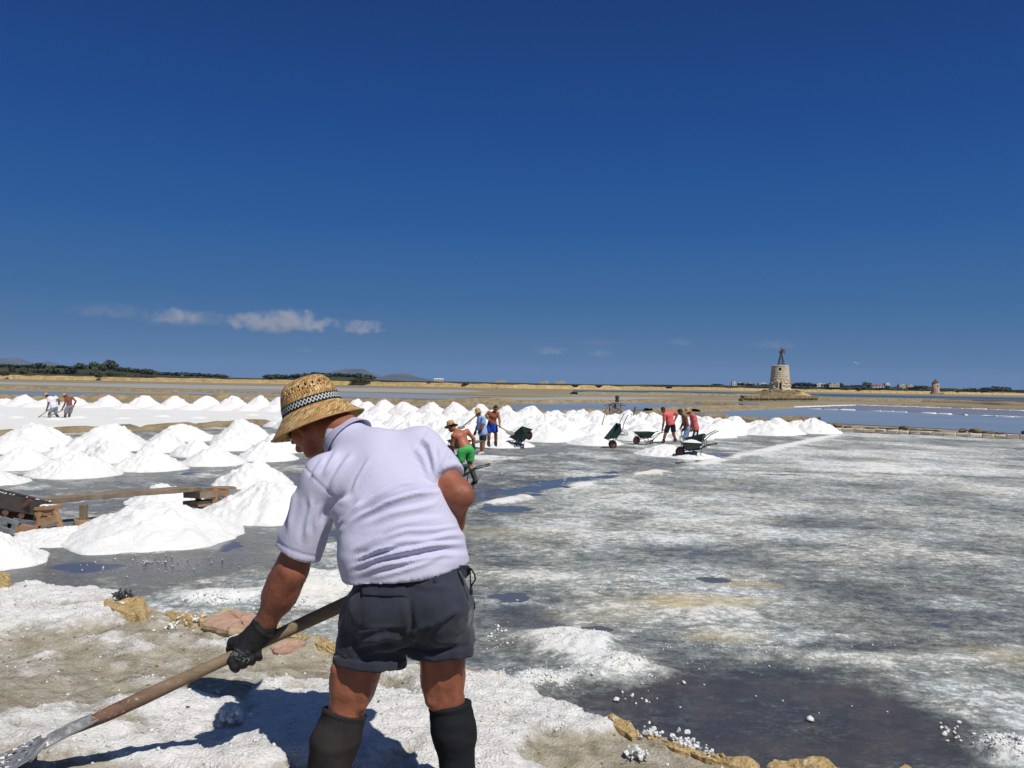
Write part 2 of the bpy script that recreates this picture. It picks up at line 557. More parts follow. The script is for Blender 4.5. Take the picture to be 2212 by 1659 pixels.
def mat_water(name, deep, rough=.06, bump=.05, tint_noise=.02, c2_=None):
    b = NB(name)
    f = b.noise(tint_noise, 4, .6, b.mapv((1, 3, 1)))
    b.color(b.ramp(f, [(.35, deep), (.7, c2_ or tuple(x * 1.25 for x in deep))]))
    b.rough(rough); b.spec(.5); b.b.inputs['IOR'].default_value = 1.34
    b.bump(b.noise(2.2, 5, .6, b.mapv((1, 2.2, 1))), bump, .05)
    return b.m
M_POOL = mat_water('pool_water', (.195, .245, .305), .30)
M_POOLP = mat_water('purple_water', (.205, .195, .215), .3)
M_LAGOON = mat_water('lagoon_water', (.03, .075, .075), .2)
M_FLATG = mat_water('grey_flat', (.31, .30, .26), .55, .1, .03, (.42, .41, .37))
M_FLATB = mat_water('bluish_flat', (.26, .275, .285), .35, .1, .03, (.33, .345, .35))
M_PURP = mat_water('purple_pan', (.11, .075, .075), .5, .1)

def pool(name, pix, mat, z, jit=.0):
    """a sheet of still water or wet flat with a slightly ragged shore"""
    P = [G(x, y, z) for x, y in pix]
    pts = []
    for i in range(len(P)):
        a, c = P[i], P[(i + 1) % len(P)]
        n = max(2, min(24, int((c - a).length / 2.5)))
        for k in range(n):
            t = k / n
            q = a.lerp(c, t)
            if 0 < k:
                d = (c - a).normalized(); nn = Vector((-d.y, d.x, 0))
                q = q + nn * ((vnoise2(q.x * .3, q.y * .3, 5) - .5) * jit)
            pts.append(q)
    bm = bmesh.new()
    vs = [bm.verts.new((q.x, q.y, z)) for q in pts]
    f = bm.faces.new(vs)
    bmesh.ops.triangulate(bm, faces=[f])
    bmesh.ops.recalc_face_normals(bm, faces=bm.faces)
    for f in bm.faces:
        if f.normal.z < 0: f.normal_flip()
    me = bpy.data.meshes.new(name); bm.to_mesh(me); bm.free()
    o = link(name, me, mat); tag(o, kind='structure')
    return o
Z0 = -.11
pool('water', [(1505, 886), (1575, 884), (1707, 879), (1851, 874.5), (2106, 882.7), (2330, 890), (2330, 950), (2212, 938), (2000, 924), (1790, 914), (1650, 904), (1505, 896)], M_POOL, Z0, .8)
pool('water', [(1106, 874), (1239, 871.7), (1367, 870), (1480, 873.5), (1600, 877.5), (1490, 880.5), (1400, 884), (1370, 886), (1239, 892), (1106, 889)], M_POOL, Z0 + .01, 1.0)
pool('water', [(1575, 868.5), (1640, 872), (1640, 876.5), (1575, 875)], M_POOLP, Z0, 1)
pool('water', [(1750, 880.5), (1851, 875.5), (2106, 883.5), (2330, 891), (2330, 900), (2091, 894), (1900, 887)], M_POOLP, Z0 + .02, .3)
pool('water', [(-120, 844), (0, 845), (120, 846.5), (235, 847.5), (310, 851), (300, 853), (220, 856), (0, 857), (-120, 857)], M_POOL, Z0, 1.2)
pool('mud_flat', [(-120, 822.5), (60, 826.5), (300, 829), (612, 834.5), (760, 838), (1000, 842), (1050, 846), (940, 850), (600, 842), (330, 838.5), (60, 831), (-120, 828)], M_FLATG, Z0, 2)
pool('mud_flat', [(330, 841), (600, 844), (940, 852), (1060, 857.5), (940, 862), (600, 857), (400, 852)], M_FLATB, Z0 + .01, 1.5)
pool('water', [(1240, 842.8), (1450, 844.5), (1600, 847.5), (1780, 850.5), (1980, 854.5), (2330, 861), (2330, 868), (2106, 861.5), (1900, 858.5), (1780, 856.5), (1640, 853.5), (1500, 850), (1240, 847)], M_LAGOON, Z0, 2)
pool('mud_flat', [(1950, 862), (2106, 862.5), (2330, 868), (2330, 874), (2106, 868), (1960, 865)], M_PURP, Z0 + .01, 1)
pool('mud_flat', [(1000, 868), (1239, 866), (1400, 862), (1500, 860), (1400, 858.5), (1239, 857), (1060, 860)], M_FLATG, Z0 + .01, 1)

# ---- earth dikes
def dike(pix, width, h, name='dike', mat=None, z=-.14, step=.5, seed=0, rag=.5):
    pts = [G(x, y, 0) for x, y in pix]
    P = []
    for a, c in zip(pts[:-1], pts[1:]):
        n = max(2, min(120, int((c - a).length / step)))
        P += [a.lerp(c, k / n) for k in range(n)]
    P.append(pts[-1])
    prof = [(-.5, 0), (-.42, .45), (-.3, .85), (-.1, 1), (.12, .98), (.3, .8), (.43, .42), (.5, 0)]
    V = []
    for i, p in enumerate(P):
        d = (P[min(i + 1, len(P) - 1)] - P[max(i - 1, 0)]); d.z = 0; d.normalize()
        n = Vector((-d.y, d.x, 0))
        for j, (o_, hh) in enumerate(prof):
            r = 1 + rag * (vnoise2(i * .37 + seed, j * 1.3, seed) - .5) * 1.4
            V.append((p.x + n.x * o_ * width * (1 + .25 * (vnoise2(i * .21, j, seed + 3) - .5)), p.y + n.y * o_ * width, z + hh * h * r))
    o = link(name, mesh(name, V, grid_faces(len(P), len(prof))), mat or M_DIKE)
    tag(o, kind='structure')
    return o
# diagonal dike between the near pan and the far salt floor
dike([(-160, 951), (0, 944.5), (150, 936), (300, 930), (460, 923.5), (570, 917), (770, 908), (965, 902), (1040, 899), (1110, 896)], .75, .34, step=.35, seed=1, rag=.6)
dike([(1110, 895), (1240, 896), (1300, 895), (1420, 899), (1560, 905), (1700, 912), (1770, 915)], 1.0, .42, step=.4, seed=2, rag=.9)
dike([(1500, 886), (1575, 884.5), (1660, 881), (1707, 879.5)], 1.6, .25, step=.6, seed=3)
dike([(1400, 884.5), (1500, 880.5), (1600, 877.2), (1707, 877.5), (1851, 873.5), (2106, 881), (2330, 889)], 1.2, .3, step=1, seed=4)
dike([(1100, 869), (1239, 869.5), (1367, 868.3), (1500, 871), (1600, 874.5)], 1.6, .4, step=1, seed=5)
dike([(-120, 837), (60, 838.5), (300, 843.5), (500, 848), (640, 851)], 3, .45, step=1.4, seed=6)
dike([(-120, 860), (0, 859.5), (250, 860), (420, 860), (620, 862), (900, 868), (1110, 871)], 2.0, .45, step=.8, seed=7, rag=.8)
dike([(1240, 850), (1500, 853), (1640, 855.5)], 4, .6, step=2, seed=8)
dike([(1700, 860), (1851, 864), (2000, 867), (2330, 879)], 5, .6, step=1.5, seed=9)
# white salt lines at the water's edge
def saltline(pix, w, seed, gaps=.0, z=-.06):
    pts = [G(x, y, 0) for x, y in pix]
    mb = MB()
    for a, c in zip(pts[:-1], pts[1:]):
        n = max(2, int((c - a).length / 1.6)); d = (c - a).normalized()
        for k in range(n):
            if vnoise2(k * .4, seed * 3.1, seed) < gaps: continue
            q = a.lerp(c, (k + .5) / n)
            ang = math.atan2(d.y, d.x)
            mb.box((q.x, q.y, z), (1.7, w * random.uniform(.6, 1.2), .10), Matrix.Rotation(ang, 3, 'Z'), .03, .8)
    o = mb.build('salt_edge', M_SALT); tag(o, kind='stuff', label='broken white salt crust line along the water edge', cat='salt crust')
saltline([(1707, 880), (1850, 884.5), (1960, 889), (2091, 895), (2300, 904)], .5, 3, .3)
saltline([(1710, 878.2), (1851, 873.8), (2106, 882.2), (2300, 889)], .6, 8, .12)
saltline([(1575, 884.6), (1707, 879.6)], .35, 2, .2)

# ---- rising land, bank, mountains
BANK = [(-420, 425), (-300, 440), (-210, 446), (-110, 432), (0, 412), (60, 455), (134, 610), (306, 640), (470, 690), (640, 730), (800, 800)]
_bx = [p[0] for p in BANK]; _by = [p[1] for p in BANK]
def bankY(X): return np.interp(X, _bx, _by)
def landz(X, Y):
    X = np.asarray(X, float); Y = np.asarray(Y, float)
    d = Y - bankY(X)
    z = 1.55 + .9 * sstep(0, 700, d)
    a = X / Y
    left = sstep(-.40, -.47, a) * 5.2 * sstep(10, 160, d)
    left2 = sstep(-.30, -.42, a) * 1.5 * sstep(10, 160, d)
    mid = np.exp(-((a + .205) / .045) ** 2) * 2.6 * sstep(5, 90, d)
    right = sstep(.08, .26, a) * 2.1 * sstep(60, 330, d)
    z = z + left + left2 + mid + right + (fbm2(X * .02, Y * .02, 3, 4) - .5) * 1.4 * sstep(0, 60, d)
    return z
def build_land():
    al = np.linspace(-.85, .85, 260)
    ts = np.concatenate((np.linspace(0, .06, 8), np.linspace(.08, 1, 26) ** 1.6))
    V = []
    for t in ts:
        X0 = al * 470
        # first row follows the bank, later rows run off to 3.2 km
        for a in al:
            # intersection of the ray with the bank
            lo, hi = 300, 1200
            for _ in range(18):
                m = (lo + hi) / 2
                if m < bankY(a * m): lo = m
                else: hi = m
            Y = lo + 1.0 + t * 2600
            V.append((a * Y, Y, 0))
    V = np.array(V)
    V[:, 2] = landz(V[:, 0], V[:, 1])
    V[-len(al):, 2] = -1
    b = NB('scrubland')
    n = b.noise(.035, 6, .65, b.mapv((.6, 1.6, 1)))
    m = b.noise(.3, 5, .7)
    f = b.math('ADD', b.math('MULTIPLY', n, .7), b.math('MULTIPLY', m, .3))
    b.color(b.ramp(f, [(.36, (.030, .038, .018)), (.52, (.052, .054, .027)), (.63, (.10, .082, .043)), (.76, (.24, .18, .10))]))
    b.rough(.95); b.spec(.1); b.bump(m, .8, .6)
    o = link('land', mesh('land', V, grid_faces(len(ts), len(al))), b.m); tag(o, kind='structure')
build_land()
def build_bank():
    xs = np.arange(-420, 800, 1.6)
    V = []
    prof = [(0, 0), (.5, .25), (.9, .75), (1.1, 1.0), (1.8, 1.06), (3.0, 1.0)]
    for i, x in enumerate(xs):
        y = bankY(x)
        h = 1.62 * (1 + .22 * (fbm2(x * .16, 0, 3, 9) - .5) * 2)
        if x > 20: h *= 1 - .55 * (vnoise2(x * .22, 3, 2) < .13)
        for j, (o_, hh) in enumerate(prof):
            V.append((x, y - 1.8 + o_ + .5 * (vnoise2(x * .5, j * 2, 4) - .5), -.14 + hh * (h + .14)))
    o = link('earth_bank', mesh('earth_bank', V, grid_faces(len(xs), len(prof)), False), M_YBANK); tag(o, kind='structure')
build_bank()
def mountain(name, prof, Y, depth, seed, col):
    """a ridge from its skyline, with a near slope and a far slope"""
    P = [W(x, y, Y) for x, y in prof]
    xs = np.linspace(P[0].x, P[-1].x, 120)
    zs = np.interp(xs, [p.x for p in P], [p.z for p in P])
    V = []
    rows = [(-1, 0), (-.75, .22), (-.5, .48), (-.3, .7), (-.12, .92), (0, 1), (.3, .7), (1, 0)]
    for r, h in rows:
        for x, z in zip(xs, zs):
            rgh = (fbm2(x * .004 + seed, r * 2.1, 5, seed) - .5)
            hh = h + (rgh * .35 if 0 < h < 1 else rgh * .05 * h)
            V.append((x, Y + r * depth + rgh * depth * .25, max(-5, (z + 5) * hh - 5)))
    b = NB(name + '_rock')
    n = b.noise(.004, 6, .65)
    b.color(b.ramp(n, [(.35, (.055, .06, .045)), (.55, (.10, .095, .07)), (.7, (.17, .14, .10))]))
    b.rough(1); b.spec(0.05); b.bump(n, 1.0, 40)
    o = link(name, mesh(name, V, grid_faces(len(rows), len(xs))), b.m); tag(o, kind='structure')
mountain('mountain', [(690, 823), (705, 808), (725, 801), (748, 797), (770, 797.5), (785, 796), (800, 803), (822, 813), (850, 824)], 9000, 900, 1, 0)
mountain('mountain', [(800, 826), (830, 812), (850, 808), (868, 806), (885, 809), (905, 815), (930, 820), (955, 827)], 8200, 800, 5, 0)
mountain('mountain', [(-90, 812), (-50, 790), (-10, 778), (8, 776), (25, 773), (45, 777), (68, 786), (85, 789), (98, 782), (106, 780), (118, 784), (132, 792), (150, 806)], 8800, 900, 9, 0)

# ---- trees and shrubs
def crown_mesh(name, seed, blobs, nleaf=170, squash=1.0):
    rs = random.Random(seed)
    mb = MB()
    for (cx, cy, cz, r) in blobs:
        mb.hull((cx, cy, cz), (r * 1.5, r * 1.5, r * 1.25 * squash), rs.randint(0, 9999), 22)
        for _ in range(int(nleaf * r * r)):
            v = Vector((rs.gauss(0, 1), rs.gauss(0, 1), rs.gauss(0, 1))).normalized()
            c = Vector((cx, cy, cz)) + Vector((v.x * r, v.y * r, v.z * r * squash)) * rs.uniform(.72, 1.05)
            s = rs.uniform(.06, .13)
            a = Vector((rs.gauss(0, 1), rs.gauss(0, 1), rs.gauss(0, 1))).normalized() * s
            bb = a.orthogonal().normalized() * s * .8
            mb.add([c - a, c + bb, c + a, c - bb], [(0, 1, 2, 3)])
    return mb.me(name)
CROWNS = [
    crown_mesh('crown', 1, [(0, 0, .62, .36), (.22, .1, .5, .26), (-.25, 0, .48, .27), (0, -.2, .45, .28)], 420),
    crown_mesh('crown', 2, [(0, 0, .7, .28), (.3, 0, .5, .3), (-.28, .1, .52, .3), (.05, -.2, .5, .3), (-.1, .1, .8, .18)], 420),
    crown_mesh('crown', 3, [(-.3, 0, .45, .3), (.05, 0, .58, .34), (.36, 0, .42, .27), (0, -.2, .38, .3)], 420),
    crown_mesh('crown', 4, [(0, 0, .3, .25), (0, 0, .52, .19), (0, 0, .72, .13), (0, 0, .9, .07)], 700),
]
def trunk_mesh():
    mb = MB(); mb.tube([(0, 0, -.05), (.02, 0, .25), (-.01, .01, .5)], [.06, .045, .03], 6)
    mb.tube([(.01, 0, .25), (.15, .05, .45)], [.03, .015], 5); mb.tube([(.01, 0, .22), (-.16, -.03, .42)], [.03, .015], 5)
    return mb.me('trunk')
TRUNK = trunk_mesh()
BUSHES = [crown_mesh('shrub', 11 + i, b, 420, .8) for i, b in enumerate((
    [(0, 0, .3, .42), (.3, .1, .22, .3), (-.32, 0, .24, .32)],
    [(0, 0, .32, .36), (.2, -.1, .4, .28), (-.25, .1, .2, .3), (.42, 0, .15, .22)]))]
def tree(x0, x1, ytop, Y, kind, tag_label, cat, group, z=None, bush=False):
    cx = (x0 + x1) / 2
    p = W(cx, ytop, Y)
    gz = float(landz(p.x, Y)) if z is None else z
    h = max(.8, p.z - gz); w = (x1 - x0) / FPX * Y
    if bush:
        o = link('shrub', BUSHES[kind % 2], M_LEAF2, None, (p.x, Y, gz - .1)); o.scale = (w, w, h / .62)
    else:
        o = empty('tree', (p.x, Y, gz))
        c = link('crown', CROWNS[kind], M_LEAF, o)
        if kind != 3: c.location = (0, 0, -.24); c.scale = (1.22, 1.22, 1.24)
        t = link('trunk', TRUNK, M_TRUNK, o)
        sz = h / (.98 if kind != 3 else 1.0)
        fu = 1.2 if Y > 800 else 1.0
        o.scale = (fu * w / (1.05 if kind != 3 else .55), fu * w / (1.05 if kind != 3 else .55), sz)
    o.rotation_euler.z = random.uniform(0, 6.28)
    tag(o, tag_label, cat, group)
    return o
ORD = ['leftmost', 'second from the left', 'third from the left', 'fourth from the left', 'fifth from the left', 'sixth from the left', 'seventh from the left', 'eighth from the left', 'ninth from the left', 'tenth from the left', 'eleventh from the left', 'twelfth from the left', 'thirteenth from the left', 'fourteenth from the left', 'fifteenth from the left', 'sixteenth from the left', 'seventeenth from the left', 'eighteenth from the left', 'nineteenth from the left', 'twentieth from the left', 'twenty-first from the left', 'twenty-second from the left', 'twenty-third from the left', 'twenty-fourth from the left', 'twenty-fifth from the left']
def row_of_trees(boxes, fmt, group, bush=False, cat='tree'):
    boxes = sorted(boxes, key=lambda b: b[0] + b[1])
    for i, bx in enumerate(boxes):
        tree(bx[0], bx[1], bx[2], bx[3], bx[4] if len(bx) > 4 else i % 3, fmt % ORD[i], 'shrub' if bush else cat, group, bush=bush)
row_of_trees([(-14, 12, 785, 545), (4, 30, 786, 560), (24, 50, 787, 540), (42, 66, 787.5, 550), (58, 80, 787, 555), (72, 95, 783, 545, 1), (118, 146, 788.5, 560), (140, 162, 791, 540), (160, 188, 783.5, 550, 1), (192, 214, 781, 545, 0), (206, 228, 786, 535), (225, 252, 776.5, 550, 1), (246, 268, 792, 540), (268, 286, 793, 545), (284, 306, 794.5, 550), (302, 322, 796, 545), (316, 336, 796.5, 550, 1)],
             'dark green round tree on the left hillside, %s', 'trees along the left hillside skyline')
row_of_trees([(18, 34, 791, 500), (38, 66, 793, 490), (72, 92, 796, 500), (98, 124, 793, 495), (138, 166, 793, 495), (196, 218, 794, 490), (230, 244, 800, 480)],
             'olive shrub on the slope below the left trees, %s', 'shrubs on the left hillside slope', True)
row_of_trees([(372, 398, 803, 700), (392, 420, 804, 720), (414, 440, 805, 700), (436, 462, 806, 720), (458, 480, 807.5, 710), (474, 494, 809, 720), (332, 352, 802.5, 690), (348, 374, 803, 700)],
             'low dark tree in the line beyond the left pale bank, %s', 'low trees beyond the left bank')
row_of_trees([(568, 592, 808.5, 560), (586, 610, 807.5, 570), (604, 628, 808, 560), (626, 654, 807, 560), (648, 676, 805.5, 550, 1), (668, 702, 803.5, 545, 0), (694, 722, 804.5, 555, 2), (716, 744, 805, 545, 0), (738, 766, 806, 555, 2), (760, 786, 806, 550, 0), (778, 808, 807, 545, 2)],
             'dark tree in the grove behind the straw hat, %s', 'grove of trees behind the hat')
row_of_trees([(200, 224, 806.5, 441), (758, 786, 817, 425), (780, 812, 818, 425), (0, 18, 804, 438), (1000, 1012, 827.5, 415), (920, 932, 826.5, 412), (1225, 1242, 833.5, 445), (1072, 1080, 829, 410)],
             'dark bush growing over the yellow bank, %s', 'bushes on the yellow bank', True)
row_of_trees([(1712, 1732, 826, 1000), (1724, 1744, 825.5, 1020, 0), (1738, 1756, 826, 1000), (1750, 1764, 828.5, 1010, 1), (1778, 1793, 828.5, 1000, 0), (1810, 1822, 826, 1050, 3), (1788, 1798, 826.5, 1050, 3), (1820, 1842, 832, 1000), (1838, 1858, 831.5, 1000), (1862, 1882, 824.2, 1000, 0), (1850, 1870, 831, 990, 2), (1912, 1922, 832, 1000), (1930, 1944, 834, 1000, 2), (1970, 1990, 832.5, 1000, 0), (1985, 2005, 832, 1000, 2), (1595, 1610, 826.5, 1000, 0), (1612, 1630, 828, 1020, 2), (1640, 1660, 829, 1000, 2), (1540, 1560, 828.5, 1000, 2)],
             'dark tree among the far village houses, %s', 'trees in the far village')
row_of_trees([(2030, 2052, 838.5, 900), (2048, 2072, 839.5, 900), (2066, 2088, 840, 910), (2086, 2110, 841, 900), (2118, 2144, 836, 900, 0), (2138, 2164, 834, 890, 1), (2158, 2182, 835.5, 900, 0), (2180, 2208, 842, 900), (2204, 2230, 841, 900)],
             'dark tree beyond the small far windmill, %s', 'trees at the far right horizon')

row_of_trees([(1395 + i * 29.5, 1395 + i * 29.5 + 30 + (i * 7) % 11, 838.0 + (i - 13) * .30 - ((i * 5) % 4) * .8 - 1.2, 760 + (i * 37) % 90, i) for i in range(25)],
             'low dark thicket along the right shore below the village, %s', 'thickets along the right shore', True)
# ---- the village and far buildings
def house(x0, x1, ytop, ybase, Y, wall, lab, roof=None, gable=False):
    gz = float(landz(W((x0 + x1) / 2, ytop, Y).x, Y))
    a = W(x0, ytop, Y); c = W(x1, ytop, Y)
    w = c.x - a.x; h = max(3.4, (a.z - gz) * 1.15 + .8); d = max(6, w * .55)
    o = empty('house', ((a.x + c.x) / 2, Y, gz)); tag(o, lab, 'house', 'houses on the far shore')
    mb = MB(); mb.box((0, 0, h * .42), (w * .96, d, h * .84 + .6))
    mb.build('wall', wall, o)
    mb = MB()
    if gable:
        r = h * .22
        mb.add([(-w * .52, -d * .56, h * .84), (w * .52, -d * .56, h * .84), (w * .52, d * .56, h * .84), (-w * .52, d * .56, h * .84), (-w * .5, 0, h * .84 + r + .6), (w * .5, 0, h * .84 + r + .6)],
               [(0, 1, 5, 4), (2, 3, 4, 5), (1, 2, 5), (3, 0, 4), (3, 2, 1, 0)])
    else:
        mb.box((0, 0, h * .84 + .5), (w, d * 1.04, .5)); mb.box((w * .18, d * .1, h * .93 + .6), (w * .34, d * .4, h * .2))
    mb.build('roof', roof or wall, o)
    n = max(2, int(w / 4.5))
    for k in range(n):
        wx = (k + .5) / n * w * .9 - w * .45
        mb = MB(); mb.box((wx, -d * .5 - .03, h * .42), (1.1, .06, 1.4)); mb.build('window', M_DARK, o)
Hs = [
 (1580, 1590, 827.5, 0, 1050, 0, 'low white house at the left end of the far village', 0, 0),
 (1592, 1603, 828.5, 0, 1060, 1, 'cream house just left of the tall stone windmill', 0, 0),
 (1614, 1622, 829, 0, 1050, 1, 'small ochre house left of the windmill between dark trees', 0, 0),
 (1638, 1655, 829.5, 0, 1080, 0, 'wide pale house close to the left edge of the windmill', 0, 0),
 (1706, 1716, 830, 0, 1000, 0, 'white house with red roof just right of the windmill', 1, 1),
 (1762, 1778, 831, 0, 1040, 0, 'long flat white house right of the big tree clump', 0, 0),
 (1775, 1783, 832, 0, 1020, 0, 'bright white cube house beside a round dark tree', 0, 0),
 (1789, 1803, 833.5, 0, 1000, 1, 'cream house with terrace below the two pointed trees', 0, 0),
 (1802, 1812, 830.5, 0, 1020, 1, 'taller cream house under the pointed tree', 0, 0),
 (1872, 1890, 834, 0, 1000, 1, 'low cream house right of the tallest round tree', 1, 1),
 (1892, 1908, 834.5, 0, 1000, 0, 'white house with pitched roof in the village middle', 1, 1),
 (1910, 1921, 830.5, 0, 1020, 0, 'tall white house at the village skyline', 0, 0),
 (1940, 1954, 833, 0, 1000, 1, 'pale house in the right part of the village', 0, 0),
 (1958, 1971, 834, 0, 1000, 1, 'last cream house before the trees left of the small windmill', 0, 0),
 (1071, 1094, 823.6, 0, 1500, 1, 'faint cream building on the flat horizon left of the blue-shorted man', 0, 0),
 (1166, 1186, 825.8, 0, 1500, 1, 'faint long building on the flat horizon, centre of three', 0, 0),
 (1198, 1222, 825.4, 0, 1500, 1, 'faint stepped building on the flat horizon above the pump', 0, 0),
 (938, 958, 820.2, 0, 1300, 0, 'grey white barn with rounded roof near the blue mountains', 0, 1),
]
for h in Hs:
    house(h[0], h[1], h[2], h[3], h[4], (M_WHITEWALL, M_CREAMWALL)[h[5]], h[6], M_REDROOF if h[7] else None, h[8])

# ---- ruined stone windmill
def windmill():
    Y = 245; base = W(1684.5, 843.5, Y)
    px = Y / FPX
    o = empty('windmill', base); tag(o, 'ruined round stone windmill tower with bare iron mast on top', 'windmill')
    H = 53.5 * px; n = 72; rows = 46
    r0, r1 = 22.2 * px, 17.6 * px
    A = np.linspace(0, 2 * math.pi, n, endpoint=False)
    V = []; rs = np.random.default_rng(3)
    for i in range(rows + 1):
        t = i / rows; z = t * H
        r = r0 + (r1 - r0) * t + .55 * math.exp(-z / .6) * .6
        low = 1 - sstep(.36, .5, t)
        lay = ((i // 2) % 2) * .03
        for k, a in enumerate(A):
            st = vnoise2((k + (i // 2) * 3) * .5, i * .5, 8)
            rr = r + low * (st - .5) * .55 + (1 - low) * (vnoise2(k * .7, i * .9, 5) - .5) * .10 + lay
            V.append((rr * math.cos(a), rr * math.sin(a), z))
    Fs = grid_faces(rows + 1, n, True).tolist()
    keep = []
    dx, dz0, dz1 = -5.6 * px, -0.1, 17.5 * px
    wx, wz0, wz1 = -5.0 * px, 43.5 * px, 48.5 * px
    for f in Fs:
        c = np.mean([V[j] for j in f], 0)
        if c[1] < 0:
            if abs(c[0] - dx) < 3.4 * px and c[2] < dz1: continue
            if abs(c[0] - wx) < 2.4 * px and wz0 < c[2] < wz1: continue
        keep.append(f)
    b = NB('mill_stone')
    nz = b.noise(.9, 6, .65); nn = b.noise(3.5, 5, .7)
    f = b.math('ADD', b.math('MULTIPLY', nz, .55), b.math('MULTIPLY', nn, .45))
    br = b.n('ShaderNodeTexBrick')
    b.color(b.ramp(f, [(.3, (.34, .285, .19)), (.48, (.56, .485, .35)), (.7, (.68, .60, .45))])); b.rough(.95); b.spec(.1)
    b.bump(nn, 1.0, .12)
    link('wall', mesh('wall', V, keep, False), b.m, o)
    mb = MB(); prof = [(r1 * .9, H - .35), (r1 * 1.03, H - .32), (r1 * 1.05, H), (r1 * .95, H + .14), (r1 * .8, H + .1), (.0, H + .02)]
    mb.lathe(prof, 48); mb.build('parapet', b.m, o)
    # near-black shell behind the openings: the interior's shade put into its colour
    mb = MB(); mb.lathe([(r0 - .75, 0), (r1 - .6, H - .4)], 40); mb.build('dark_inside', M_DARK, o)
    mb = MB()
    for s in (-1, 1): mb.box((dx + s * 3.7 * px, -math.sqrt(r0 * r0 - dx * dx) + .18, 8.7 * px), (.35, .5, 17.4 * px), None, .03)
    mb.box((dx, -math.sqrt(r0 * r0 - dx * dx) + .4, 18.3 * px), (1.5, .5, .4), None, .03)
    mb.build('door_frame', b.m, o)
    # lattice mast
    mb = MB(); mx = 0.2; hm = 27 * px
    L = [(-6.2, -6.2), (6.2, -6.2), (6.2, 6.2), (-6.2, 6.2)]
    for (ax, ay) in L:
        mb.tube([(mx + ax * px, ay * px, H), (mx + .9 * px * (1 if ax > 0 else -1), .9 * px * (1 if ay > 0 else -1), H + hm)], .10, 5)
    for q in range(6):
        t = q / 6; s = (6.2 + (.9 - 6.2) * t) * px; t2 = (q + 1) / 6; s2 = (6.2 + (.9 - 6.2) * t2) * px
        z = H + hm * t; z2 = H + hm * t2
        cs = [(mx - s, -s, z), (mx + s, -s, z), (mx + s, s, z), (mx - s, s, z)]; c2_ = [(mx - s2, -s2, z2), (mx + s2, -s2, z2), (mx + s2, s2, z2), (mx - s2, s2, z2)]
        for j in range(4):
            mb.tube([cs[j], cs[(j + 1) % 4]], .045, 4); mb.tube([cs[j], c2_[(j + 1) % 4]], .035, 4)
    mast = mb.build('mast', M_IRON, o)
    # head with broken vanes
    mb = MB(); hz = H + hm
    mb.box((mx, 0, hz + .2), (.5, .7, 1.1)); mb.hull((mx + .25, -.2, hz + .75), (1.0, .6, .8), 5, 16); mb.tube([(mx, -.5, hz + .4), (mx, .5, hz + .4)], .2, 8)
    mb.tube([(mx, 0, hz), (mx + .1, 0, hz + 1.25)], .07, 5)
    mb.build('gear_head', M_IRON, mast)
    for a, l in ((20, 1.15), (-20, 1.0), (160, .75), (95, 1.25), (200, .8), (55, .9)):
        mb = MB(); d = Vector((math.cos(math.radians(a)), 0, math.sin(math.radians(a))))
        mb.add([Vector((mx, -.45, hz + .4)) + d * .15 + Vector((0, .05, .08)), Vector((mx, -.45, hz + .4)) + d * l + d.cross(Vector((0, 1, 0))) * .22, Vector((mx, -.4, hz + .4)) + d * l - d.cross(Vector((0, 1, 0))) * .22, Vector((mx, -.42, hz + .4)) + d * .15 - Vector((0, .05, .08)),
                Vector((mx, -.40, hz + .4)) + d * .15 + Vector((0, .05, .08)), Vector((mx, -.40, hz + .4)) + d * l + d.cross(Vector((0, 1, 0))) * .22, Vector((mx, -.35, hz + .4)) + d * l - d.cross(Vector((0, 1, 0))) * .22, Vector((mx, -.37, hz + .4)) + d * .15 - Vector((0, .05, .08))],
               [(0, 1, 2, 3), (7, 6, 5, 4), (0, 4, 5, 1), (1, 5, 6, 2), (2, 6, 7, 3), (3, 7, 4, 0)])
        mb.build('vane', M_RUST, mast)
    # mound
    xs = np.linspace(-14, 16, 90); ys = np.linspace(-9, 9, 40)
    XX, YY = np.meshgrid(xs, ys)
    hgt = (base.z + .2) * np.exp(-(np.maximum(np.abs(XX - .2) - 3.6, 0) / 3.6) ** 2 - (np.maximum(np.abs(YY) - 3, 0) / 3.2) ** 2) * (.8 + .5 * (fbm2(XX * .5, YY * .5, 4, 3)))
    hgt = hgt * (1 + .0 * XX) - .2
    V = np.stack((XX + base.x, YY + Y, hgt - .1), -1).reshape(-1, 3)
    m = link('mound', mesh('mound', V, grid_faces(len(ys), len(xs))), simple('mound_earth', (.27, .20, .12), (.10, .085, .045), .9, .95, .9, 4, .12, .1)); tag(m, kind='structure')
    mb = MB()
    for i in range(260):
        x = random.uniform(-14, 14); y = random.uniform(-8, -1); s = random.uniform(.2, .9)
        if abs(x) < 3.0 and y > -3: continue
        z = np.interp(x, xs, hgt[int((y + 9) / 18 * 39)])
        mb.hull((base.x + x, Y + y, z + s * .1), (s, s, s * .7), i, 10)
    r = mb.build('rubble', simple('rubble_stone', (.46, .37, .24), (.20, .15, .09), .7, .95, .5, 8, .05, .1)); tag(r, 'loose tan rubble stones heaped round the windmill foot', 'rubble', kind='stuff')
    # straight retaining face below, right part
    mb = MB(); a = G(1600, 867, 0); c = G(1762, 866, 0)
    d = (c - a).normalized(); n_ = 26
    w = empty('retaining_wall', a); tag(w, 'long tan stone retaining wall below the windmill mound', 'wall')
    for k in range(n_):
        q = (c - a) * ((k + .5) / n_)
        for rr in range(2):
            s = MB(); s.box((q.x + rr * .3, q.y + .1, .25 + rr * .5), ((c - a).length / n_ * .97, .8, .48), Matrix.Rotation(math.atan2(d.y, d.x), 3, 'Z'), .05)
            s.build('stone', M_DIKE, w)
    # pale sand heap
    p = G(1745, 858, .2)
    V = []
